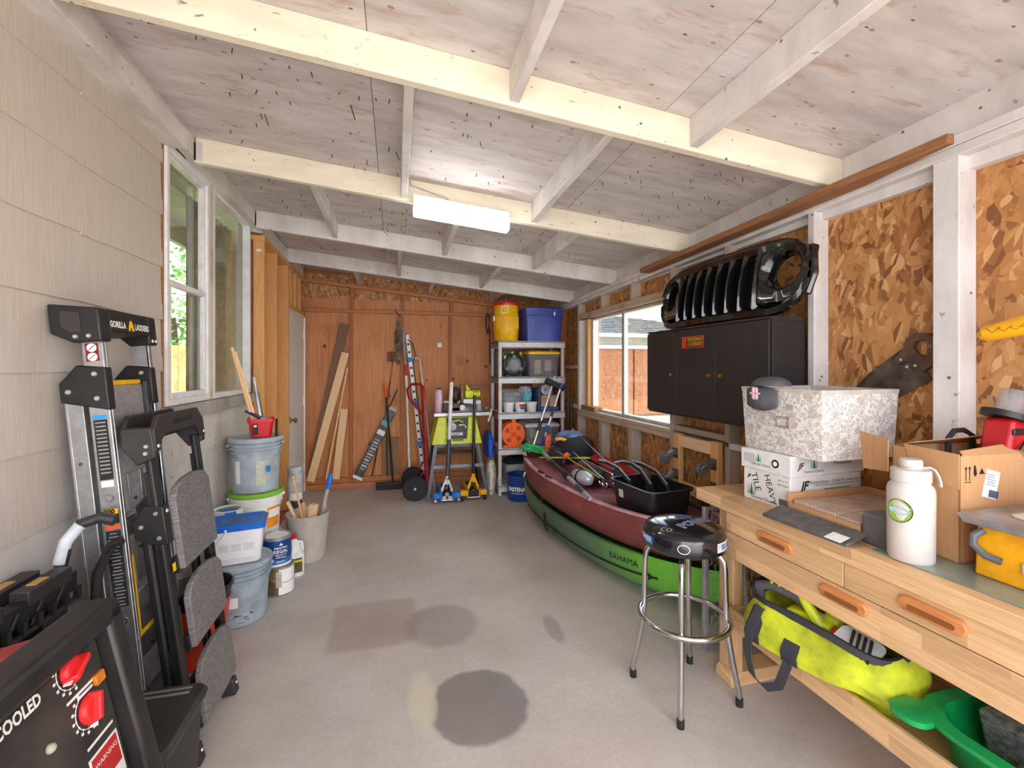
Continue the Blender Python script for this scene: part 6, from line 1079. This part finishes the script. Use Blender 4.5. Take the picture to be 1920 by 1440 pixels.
# --- lime tool bag on the tray
t = T('tool_bag', 'lime green canvas tool bag with black straps on the bench tray', 'tool bag', (1.575, 1.36, .313), (0, 0, R(10))); lg_ = M((196, 206, 40), .8, 0, .14, 9); bkc = M((52, 52, 56), .8, 0, .06); rnd = random.Random(5)
def bagring(z, hx, hy, wob, k):
    out_ = []
    for i in range(40):
        a = 2*math.pi*i/40; ca, sa = math.cos(a), math.sin(a); e = .62; x = hx*math.copysign(abs(ca)**e, ca); y = hy*math.copysign(abs(sa)**e, sa); w_ = 1+wob*math.sin(5*a+k*1.7)+wob*.6*math.sin(9*a-k); out_.append((x*w_, y*w_, z+.012*math.sin(3*a+k)*(z > .02)))
    return out_
prof = [(0, .12, .24, .0, .055), (.015, .13, .255, .02, .055), (.06, .135, .265, .025, .05), (.085, .17, .285, .03, -.01), (.13, .175, .288, .03, -.02), (.18, .155, .275, .02, -.015), (.215, .13, .255, .01, -.01)]
def br(z, hx, hy, wb_, ox, k): return [(x+ox, y, zz) for x, y, zz in bagring(z, hx, hy, wb_, k)]
bd = P(B().loft([br(*p, k) for k, p in enumerate(prof)]+[br(.212, .123, .245, .01, -.01, 5), br(.06, .10, .23, .0, .04, 5), br(.055, .002, .002, 0, .04, 5)]), 'body', lg_, t, ang=50)
P(B().loft([br(.205, .136, .262, .01, -.01, 5), br(.228, .132, .258, .01, -.01, 5), br(.228, .120, .246, .01, -.01, 5), br(.205, .122, .248, .01, -.01, 5)], False, True), 'zip_binding', bkc, t)
P(B().sph((0.02, 0, .075), (.10, .21, .04), 16, 8), 'dark_interior', M((24, 24, 24), .9), bd)
for y in (.17, .02): P(B().ribbon([(-.145, y, .205), (-.185, y, .15), (-.204, y, .12), (-.198, y, .085)], .06, .004, (0, 1, 0)), 'strap_patch', bkc, t)
P(B().ribbon([(-.15, .17, .21), (-.205, .175, .13), (-.225, .17, .05), (-.235, .14, -.02), (-.235, .09, -.035), (-.225, .04, .0), (-.205, .02, .09)], .035, .004, (.1, 1, .3)), 'carry_strap', bkc, t); P(B().ribbon([(.10, .2, .21), (.04, .265, .25), (-.04, .27, .245), (-.10, .24, .225)], .035, .004, (.4, 1, .2)), 'carry_strap', bkc, t)
t = T('circular_saw', 'lime and grey cordless circular saw sticking out of the tool bag', 'circular saw', (1.53, 1.44, .385), (R(0), R(-8), R(14))); gr = M((92, 90, 92), .5)
P(B().prism([(-.12, .10), (-.13, .15), (-.05, .165), (.03, .15), (.05, .10), (-.05, .09)], -.03, .03, 'x'), 'motor_housing', lime, t, .01); P(B().tube([(0, .16, .10), (0, .15, .18), (0, .09, .205), (0, .0, .20), (0, -.05, .165)], .021, 12), 'handle', gr, t)
for k in range(3): P(B().sph((-.012, .09-k*.03, .222), .006, 8, 6), 'lime_dot', lime, t)
P(B().tube([(-.02, -.03, .225), (-.02, -.06, .18), (-.02, -.10, .11), (-.02, -.12, .06)], [.014, .02, .026, .024], 10), 'front_arm', lime, t); P(B().sph((.03, -.11, .14), (.03, .04, .032), 14, 8), 'front_knob', lime, t); P(B().box((-.05, .02, .045), (.03, .17, .105)), 'battery', lime, t, .008); P(B().lathe([(.085, -.006), (.09, 0), (.085, .006)], 36, (.01, -.06, .08), axis='x'), 'blade_guard', M((176, 178, 184), .35, .6), t); P(B().box((-.07, -.14, .05), (-.055, .12, .062)), 'base_plate', blk, t, .002); P(B().cyl((.045, -.15, .06), (.03, -.15, .06), .04, n=20), 'yellow_cap', M((214, 196, 40), .5), t)
t = T('jigsaw_case', 'black and white tool with bent cables in the tool bag front', 'power tool', (1.555, 1.23, .42), (R(10), R(-20), R(10))); P(B().rr([(.06, .085, .03, 0), (.065, .09, .035, .08), (.05, .07, .03, .12)]), 'shell', blk, t); P(B().rr([(.045, .065, .025, .1), (.047, .067, .025, .124)]), 'white_face', M((214, 216, 220), .4), t); P(B().box((-.05, .06, .09), (.02, .085, .115)), 'red_trigger', red, t, .006)
for k in range(4): P(B().tube([(-.06, -.06+k*.018, .02), (-.05, -.05+k*.018, .125), (.02, -.03+k*.018, .14), (.06, -.01+k*.018, .10)], .005, 6), 'cable', blk, t)
# green tub at the near end of the tray
t = T('green_tub', 'bright green plastic tub with carrying tab and grey liner on the bench tray', 'tub', (1.69, .825, .313)); gt = M((20, 160, 84), .35, 0, .06)
P(B().rr([(.15, .17, .10, 0), (.17, .19, .12, .11), (.205, .225, .14, .125), (.207, .227, .14, .14), (.165, .185, .11, .14), (.14, .16, .10, .01), (.001, .001, .0005, .01)], n=9, cap=False), 'shell', gt, t, ang=60); P(B().rr([(.06, .05, .04, .12), (.062, .052, .04, .138), (.04, .035, .03, .142)], (-.19, .19, 0), n=7), 'tab', gt, t, ang=60)
P(B().hexa([(-.02, -.16, .02), (.13, -.16, .02), (.13, .12, .02), (-.02, .12, .02), (-.06, -.16, .17), (.14, -.16, .19), (.14, .12, .19), (-.06, .12, .17)]), 'liner', M((112, 112, 112), .8, 0, .2, 60), t, .01)
S(B().box((1.55, .95, 0), (1.70, 1.15, .06)), 'grey_paver', 'grey concrete paver block on the floor under the bench tray', 'block', M((176, 176, 178), .9), None, .004)
# --- kayaks
def kayak(name, label, loc, rz, Lk, W_, h0, mat, rxt=0):
    t = T(name, label, 'kayak', loc, (rxt, 0, rz)); N = 44; rings = []
    sec = [(-1, 1), (-1.0, .78), (-.96, .5), (-.86, .26), (-.62, .08), (-.3, .01), (0, 0), (.3, .01), (.62, .08), (.86, .26), (.96, .5), (1.0, .78), (1, 1), (.93, 1.04), (.86, 1.0), (.76, .80), (.66, .70), (.3, .68), (-.3, .68), (-.66, .70), (-.76, .80), (-.86, 1.0), (-.93, 1.04)]
    def st(u):
        e = abs(2*u-1); w_ = W_*(max(0, 1-e**2.3))**.72+.018; return w_, .17*e**3.2, h0+.075*e**2.6
    for i in range(N+1):
        u = i/N; w_, k, g_ = st(u); rings.append([(x*w_, u*Lk, k+(g_-k)*z) for x, z in sec])
    P(B().loft(rings), 'hull', mat, t, ang=60); return t, st
def kg():
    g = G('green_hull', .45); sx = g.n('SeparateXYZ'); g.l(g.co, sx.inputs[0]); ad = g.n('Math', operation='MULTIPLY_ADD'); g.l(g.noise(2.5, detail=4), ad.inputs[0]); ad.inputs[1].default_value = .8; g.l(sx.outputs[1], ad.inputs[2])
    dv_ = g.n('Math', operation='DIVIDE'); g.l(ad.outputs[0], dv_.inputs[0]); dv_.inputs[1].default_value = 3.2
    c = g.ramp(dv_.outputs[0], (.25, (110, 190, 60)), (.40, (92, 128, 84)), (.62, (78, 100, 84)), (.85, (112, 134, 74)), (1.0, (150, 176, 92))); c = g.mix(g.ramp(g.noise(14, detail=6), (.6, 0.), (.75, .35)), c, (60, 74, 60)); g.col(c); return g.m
RZ = math.atan2(.40, 2.60); KL = 2.63
t, st = kayak('kayak', 'green sit-on kayak lying on the floor under the red kayak', (1.80, 2.12, 0), RZ, KL, .315, .265, kg())
b = B(); pts = []
for i in range(6, 36): u = i/44; w_, k, g_ = st(u); pts.append((-w_*1.005-.004, u*KL, k+(g_-k)*.55))
P(b.tube(pts, .006, 6), 'deck_line', blk, t)
for i in (7, 24): u = i/44; w_, k, g_ = st(u); P(B().sph((-w_*1.0-.006, u*KL, k+(g_-k)*.55), .018, 12, 8), 'line_cleat', blk, t)
u = .62; w_, k, g_ = st(u); P(B().ribbon([(-w_*.9, u*KL, g_*1.02), (-w_*1.01-.004, u*KL, g_*.8), (-w_*1.01-.006, u*KL-.01, g_*.5), (-w_*.98, u*KL-.02, g_*.3)], .03, .006, (0, 1, 0)), 'black_strap', blk, t)
def ktx(s, sz, u0, zf, mat):
    def wrp(x, y):
        u = u0-x/KL; w_, k, g_ = st(u); zz = zf+y/(g_-k); xx = -w_*(1.0 if zz > .78 else .96+.04*(zz-.5)/.28)-.004; return (xx, u*KL, k+(g_-k)*zz)
    return TXT(s, sz, mat, t, (0, 0, 0), (1, 0, 0), (0, 0, 1), warp=wrp)
ktx('BAHAMA', .06, .235, .76, ink)
rk = G('red_hull', .5); c = rk.ramp(rk.noise(2.2, detail=6), (.3, (112, 56, 52)), (.55, (130, 62, 58)), (.75, (148, 70, 66))); c = rk.mix(rk.ramp(rk.noise(9, detail=7), (.55, 0.), (.75, .4)), c, (178, 112, 116)); rk.col(c)
kr, st = kayak('kayak', 'faded red sit-on kayak resting on the green kayak, loaded with fishing gear', (1.795, 2.12, .225), RZ, KL, .325, .275, rk.m, R(.6))
m_pink = M((196, 150, 158), .5, 0, .12, 6)
def dk(u, v):
    u = .06+.88*u; w_, k, g_ = st(u); s = 2*v-1; q = abs(s); z = 1.0 if q > .97 else (.80+.2*(q-.87)/.10 if q > .87 else (.70+.10*(q-.77)/.10 if q > .77 else .685)); return (s*.875*w_, u*KL, k+(g_-k)*z+.006)
P(B().grid(dk, 40, 25), 'deck', M((174, 104, 110), .5, 0, .16, 5), kr, ang=60)
pts = []
for sgn in (-1, 1):
    pts = []
    for i in range(1, 44): u = i/44; w_, k, g_ = st(u); pts.append((sgn*w_*.93, u*KL, g_+.012*(g_-k)/.25))
    P(B().tube(pts, .016, 8, flat=(1.3, .7)), 'gunwale_rim', m_pink, kr)
for uu in (.86, .66, .60): w_, k, g_ = st(uu); P(B().tube([(-w_*.95, uu*KL+.05, g_+.012), (-w_*.95, uu*KL+.04, g_+.032), (-w_*.93, uu*KL-.04, g_+.03), (-w_*.93, uu*KL-.05, g_+.012)], .008, 8), 'carry_handle', blk, kr)
P(B().rr([(.15, .16, .05, .0), (.15, .16, .05, .03)], (0, .85, .19)), 'seat_pad', M((170, 26, 32), .6), kr)
def kp(v, r=kr): return MW[r] @ V(v)
# gear on the red kayak (world space)
b = B(); rnd = random.Random(3)
for k in range(26):
    c0 = V((1.44+rnd.uniform(-.02, .05), 4.56+rnd.uniform(-.03, .03), .575+k*.0022)); rx, ry = .15+rnd.uniform(-.03, .03), .055+rnd.uniform(-.02, .02); ph = rnd.uniform(-.3, .3); b.tube([(c0.x+rx*math.cos(6.283*i/18)*math.cos(ph)-ry*math.sin(6.283*i/18)*math.sin(ph), c0.y+rx*math.cos(6.283*i/18)*math.sin(ph)+ry*math.sin(6.283*i/18)*math.cos(ph), c0.z-.06*math.cos(6.283*i/18)*.6+rnd.uniform(-.006, .006)) for i in range(18)], .006, 5, False, True)
S(b, 'rope_coil', 'bright green rope coil draped over the red kayak bow', 'rope', M((52, 190, 104), .6, 0, .15, 40))
t = T('backpack', 'blue grey and black backpack lying on the red kayak', 'backpack', (1.71, 4.34, .48)); bb_ = M((40, 40, 46), .85, 0, .1); bl_ = M((112, 130, 178), .85, 0, .18, 8)
def blob(b, c, r, sq=.75, n=24, m=12, wob=.03):
    rings = []
    for i in range(m+1):
        a = -math.pi/2+math.pi*i/m; q = max(math.cos(a), 1e-3)**sq; rings.append([(c[0]+r[0]*q*math.cos(6.283*j/n)*(1+wob*math.sin(3*6.283*j/n+i)), c[1]+r[1]*q*math.sin(6.283*j/n)*(1+wob*math.cos(4*6.283*j/n+i)), c[2]+r[2]*math.copysign(abs(math.sin(a))**sq, math.sin(a))) for j in range(n)])
    return b.loft(rings)
P(blob(B(), (.05, .0, .15), (.20, .22, .15)), 'main_bag', bb_, t, ang=60); P(blob(B(), (.03, .05, .215), (.165, .17, .12)), 'blue_top', bl_, t, ang=60); P(blob(B(), (-.14, -.02, .10), (.08, .13, .09)), 'side_pocket', M((50, 48, 50), .85), t, ang=60); P(B().ribbon([(-.08, -.16, .14), (.04, -.205, .18), (.17, -.16, .16)], .05, .008, (0, .3, 1)), 'grey_band', M((140, 150, 184), .8), t)
P(B().tube([(-.17, -.06, .27), (-.12, -.08, .275), (-.05, -.09, .255)], .016, 8), 'yellow_webbing', M((236, 170, 30), .6), t); P(B().tube([(-.12, -.15, .05), (-.10, -.16, .13), (-.02, -.18, .15), (.05, -.18, .10), (.05, -.18, .03)], .008, 8), 'grab_handle', M((120, 120, 126), .5), t); P(B().tube([(.02, -.02, .33), (.03, -.02, .37), (.04, -.02, .33)], .004, 5), 'haul_loop', M((180, 186, 200), .5), t)
t = T('orange_reel_bag', 'small orange printed packet beside the backpack', 'packet', (1.525, 4.47, .50)); P(B().hexa([(-.03, -.02, .0), (.03, -.02, .0), (.03, .02, 0), (-.03, .02, 0), (-.03, -.01, .27), (.03, -.01, .27), (.03, .01, .27), (-.03, .01, .27)]), 'packet', M((226, 90, 60), .5, 0, .2, 40), t, .004)
# paddle
t = T('kayak_paddle', 'kayak paddle with red blade and grey shaft lying across the red kayak', 'paddle', (1.84, 3.55, .50)); P(B().loft([[(x, y, z), (x+w_, y+.03, z+.02), (x+w_, y+.03, z+.028), (x, y, z+.012)] for x, y, z, w_ in ((1.795, 4.02, .60, .05), (1.77, 3.94, .602, .14), (1.775, 3.75, .59, .17), (1.80, 3.45, .575, .15), (1.83, 3.25, .56, .07))]), 'blade', M((200, 36, 40), .4, 0, .08), t, .004, w=True); P(B().cyl((1.87, 3.3, .578), (1.90, 2.45, .56), .015, n=12), 'shaft', M((60, 60, 62), .4), t, w=True); P(B().tube([(1.81, 4.0, .618), (1.845, 3.6, .605), (1.865, 3.3, .588)], .006, 6), 'spine', M((150, 24, 28), .4), t, w=True)
t = T('boat_pole', 'black and silver telescopic boat pole along the near side of the red kayak', 'pole', (1.36, 3.6, .51)); A_, B_ = V((1.445, 4.38, .60)), V((1.335, 2.98, .535)); L_ = lambda f: A_+(B_-A_)*f
for f0, f1, r_, mt in ((0, .22, .020, M((206, 206, 208), .35, .6)), (.22, .55, .019, M((58, 58, 60), .5)), (.55, .62, .028, blk), (.62, .78, .017, M((206, 206, 208), .35, .6)), (.78, .90, .019, M((80, 80, 84), .5)), (.90, 1, .016, M((190, 192, 198), .4, .5))): P(B().cyl(L_(f0), L_(f1), r_, n=12), 'section', mt, t, w=True)
t = T('silver_float', 'rounded silver and white canister among the rods on the red kayak', 'canister', (1.50, 3.46, .505)); P(B().tube([(-.03, .14, .055), (-.03, .11, .055), (.0, .0, .055), (.015, -.06, .055), (.02, -.085, .055)], [.035, .055, .058, .045, .012], 20), 'shell', M((206, 210, 212), .3, .3, .04), t, ang=60); P(B().tube([(-.017, .06, .055), (-.012, .045, .055)], .0592, 20), 'band', blk, t)
def rod(label, p, q, c, grip=blk, r0=.006, r1=.002, reel=None):
    p, q = V(p), V(q); t = T('fishing_rod', label, 'fishing rod', tuple(p), group='fishing rods on the red kayak'); d = q-p; f = lambda k: d*k
    P(B().tube([f(.22), f(.6), f(1)], [r0, (r0+r1)/2, r1], 6), 'blank', c, t); P(B().tube([f(0), f(.08), f(.22)], [.011, .012, .010], 8), 'grip', grip, t)
    for k in (.4, .55, .7, .85, .97): P(B().torus(tuple(f(k)+V((0, 0, -.008))), .007, .0012, 10, 4, 'y'), 'line_guide', steel, t)
    if reel:
        c0 = f(.16)+V((0, 0, -.02)); P(B().lathe([(.012, -.03), (.03, -.03), (.03, -.024), (.018, -.02), (.018, .02), (.03, .024), (.03, .03), (.012, .03)], 20, tuple(c0), axis='x'), 'reel_spool', reel, t); P(B().tube([c0+V((-.035, 0, 0)), c0+V((-.045, .0, .0)), c0+V((-.045, .03, .02))], .004, 6), 'reel_crank', steel, t); P(B().cyl(c0, f(.16), .006, n=8), 'reel_foot', steel, t)
rod('yellow fishing rod with orange tip crossing the red kayak', (1.60, 3.02, .56), (1.52, 4.5, .66), M((214, 200, 50), .4), reel=M((150, 30, 34), .3, .4)); rod('white fishing rod with silver reel on the red kayak', (1.56, 2.96, .56), (1.70, 4.42, .66), M((226, 222, 214), .4), reel=steel); rod('long grey fishing rod reaching past the backpack', (1.66, 3.0, .60), (1.72, 4.30, .86), M((150, 146, 146), .35, .4), reel=M((60, 60, 64), .3, .6)); rod('slim pale fishing rod lying towards the red paddle', (1.70, 3.02, .60), (1.68, 3.98, .62), M((206, 196, 180), .4)); rod('black fishing rod with dark reel near the black tub', (1.76, 3.03, .62), (1.60, 4.30, .60), M((60, 60, 62), .4), reel=blk2); rod('neon yellow fishing rod lying across the bow', (1.80, 4.02, .60), (1.38, 4.30, .575), M((206, 220, 40), .4), M((206, 220, 40), .4), .008, .005)
S(B().sph((1.555, 4.02, .635), (.03, .02, .03), 16, 10), 'fishing_float', 'round orange fishing float among the rods', 'float', M((246, 92, 30), .35))
S(blob(B(), (1.66, 3.72, .53), (.13, .17, .045), .6, wob=.08), 'black_bundle', 'black cloth bundle on the red kayak deck between the rods', 'bundle', M((48, 47, 50), .7, 0, .15), ang=60)
t = T('red_strap', 'red webbing strap with black end hanging beside the kayaks', 'strap', (1.30, 3.9, .12)); P(B().ribbon([(1.285, 3.96, .50), (1.285, 3.96, .36), (1.295, 3.97, .22), (1.29, 3.96, .15)], .02, .004, (0, 1, 0)), 'webbing', M((196, 74, 60), .7, 0, .2, 60), t, w=True); P(B().ribbon([(1.29, 3.96, .155), (1.288, 3.958, .10)], .022, .008, (0, 1, 0)), 'red_end', M((190, 26, 30), .5), t, w=True); P(B().sph((1.287, 3.957, .092), (.012, .016, .014), 10, 6), 'black_tip', blk, t, w=True)
# black tub with roof rack bars
t = T('black_tub', 'open black plastic tub with white sticker on the red kayak', 'tub', (1.665, 2.745, .50), (0, 0, R(8))); P(B().rr([(.15, .20, .05, 0), (.155, .205, .055, .02), (.172, .222, .06, .175), (.186, .236, .065, .178), (.186, .236, .065, .19), (.170, .22, .06, .19), (.15, .20, .05, .02), (.001, .001, .0005, .015)], n=8, cap=False), 'shell', M((26, 26, 28), .35, 0, .05), t, ang=60); quad(t, 'sticker', M((206, 200, 196), .5), (-.1645, .10, .11), (0, -1, 0), (-.11, 0, 1), .05, .055)
def hook(pts, label): t2 = T('rack_bracket', label, 'bracket', tuple(pts[0])); o_ = V(pts[0]); P(B().ribbon([V(p)-o_ for p in pts], .042, .018, (.8, .6, 0)), 'bracket_arm', M((42, 42, 44), .3, .3), t2, .004); P(B().tube([V(p)-o_+V((0, -.004, .010)) for p in pts[1:]], .006, 8), 'bright_edge', M((190, 188, 186), .35, .5), t2)
hook([(1.60, 2.78, .53), (1.58, 2.87, .67), (1.54, 2.96, .745), (1.49, 3.03, .775), (1.44, 3.07, .782)], 'curved black bracket leaning over the far left rim of the black tub'); hook([(1.70, 2.64, .53), (1.69, 2.78, .66), (1.68, 2.90, .74), (1.665, 2.99, .765), (1.62, 3.05, .77), (1.56, 3.07, .755)], 'longest black bracket standing in the middle of the black tub'); hook([(1.78, 2.60, .53), (1.79, 2.74, .66), (1.785, 2.87, .73), (1.74, 2.98, .76), (1.69, 3.04, .77)], 'black bracket leaning at the wall side of the black tub')
# dolly with casters leaning on the wall
t = T('furniture_dolly', 'wooden furniture dolly with grey casters stood against the right wall', 'dolly', (1.955, 2.65, .585)); dw = m_fir
for y in (2.42, 2.82): P(B().box((1.935, y, .585), (1.975, y+.07, 1.0)), 'side_rail', dw, t, .004, w=True)
P(B().box((1.94, 2.49, .91), (1.972, 2.82, .99)), 'end_rail', m_pine_y, t, .004, w=True); P(B().box((1.94, 2.49, .595), (1.972, 2.82, .665)), 'end_rail', m_pine_y, t, .004, w=True); P(B().box((1.976, 2.40, .98), (1.997, 2.91, 1.0)), 'carpet_strip', M((90, 82, 74), .9), t, w=True)
for y in (2.455, 2.855):
    for z in (.86, .71):
        cs = P(B().box((1.928, y-.03, z-.035), (1.935, y+.03, z+.035)), 'caster_plate', M((120, 118, 116), .4, .7), t, .002, w=True); P(B().cyl((1.91, y, z), (1.93, y, z), .022, n=16), 'swivel', M((140, 138, 136), .35, .8), cs, w=True); P(B().hexa([(1.85, y+.0, z-.045), (1.915, y-.015, z-.015), (1.915, y+.025, z-.015), (1.85, y+.035, z-.045), (1.845, y+.0, z-.02), (1.91, y-.015, z+.02), (1.91, y+.025, z+.02), (1.845, y+.035, z-.02)]), 'fork', M((150, 148, 146), .35, .8), cs, .003, w=True)
        P(B().lathe([(.012, -.014), (.036, -.016), (.041, -.008), (.041, .008), (.036, .016), (.012, .014)], 24, (1.862, y+.018, z-.035), axis='y'), 'wheel', M((96, 96, 98), .6), cs, w=True)
t = T('spray_can', 'dark blue spray can on the wall block behind the paper case', 'spray can', (2.035, 1.96, 1.001)); P(B().lathe([(.026, 0), (.028, .004), (.028, .10), (.02, .115), (.016, .118), (.016, .135), (.001, .137)], 18), 'can', M((34, 48, 110), .4), t)
# repeats share a group
GR = {'plastic_bucket': 'plastic buckets along the house wall', 'paint_can': 'paint cans along the house wall', 'wood_scrap': 'wood pieces in the beige bin', 'wood_strip': 'strips in the red cup', 'storage_tote': 'totes on the grey shelving', 'paste_tub': 'white tubs on the third shelf', 'kraft_box': 'kraft boxes on the third shelf', 'stud_offcut': 'pine boards leaning on the back wall', 'grey_board_offcut': 'short boards on the sill plate', 'floor_jack': 'floor jacks at the back wall', 'rack_bracket': 'brackets in the black tub', 'kayak': 'stacked kayaks', 'black_rod': 'black rods in the corner'}
for o in list(COL.objects):
    k = o.name.split('.')[0]
    if o.parent is None and k in GR and 'category' in o: o['group'] = GR[k]
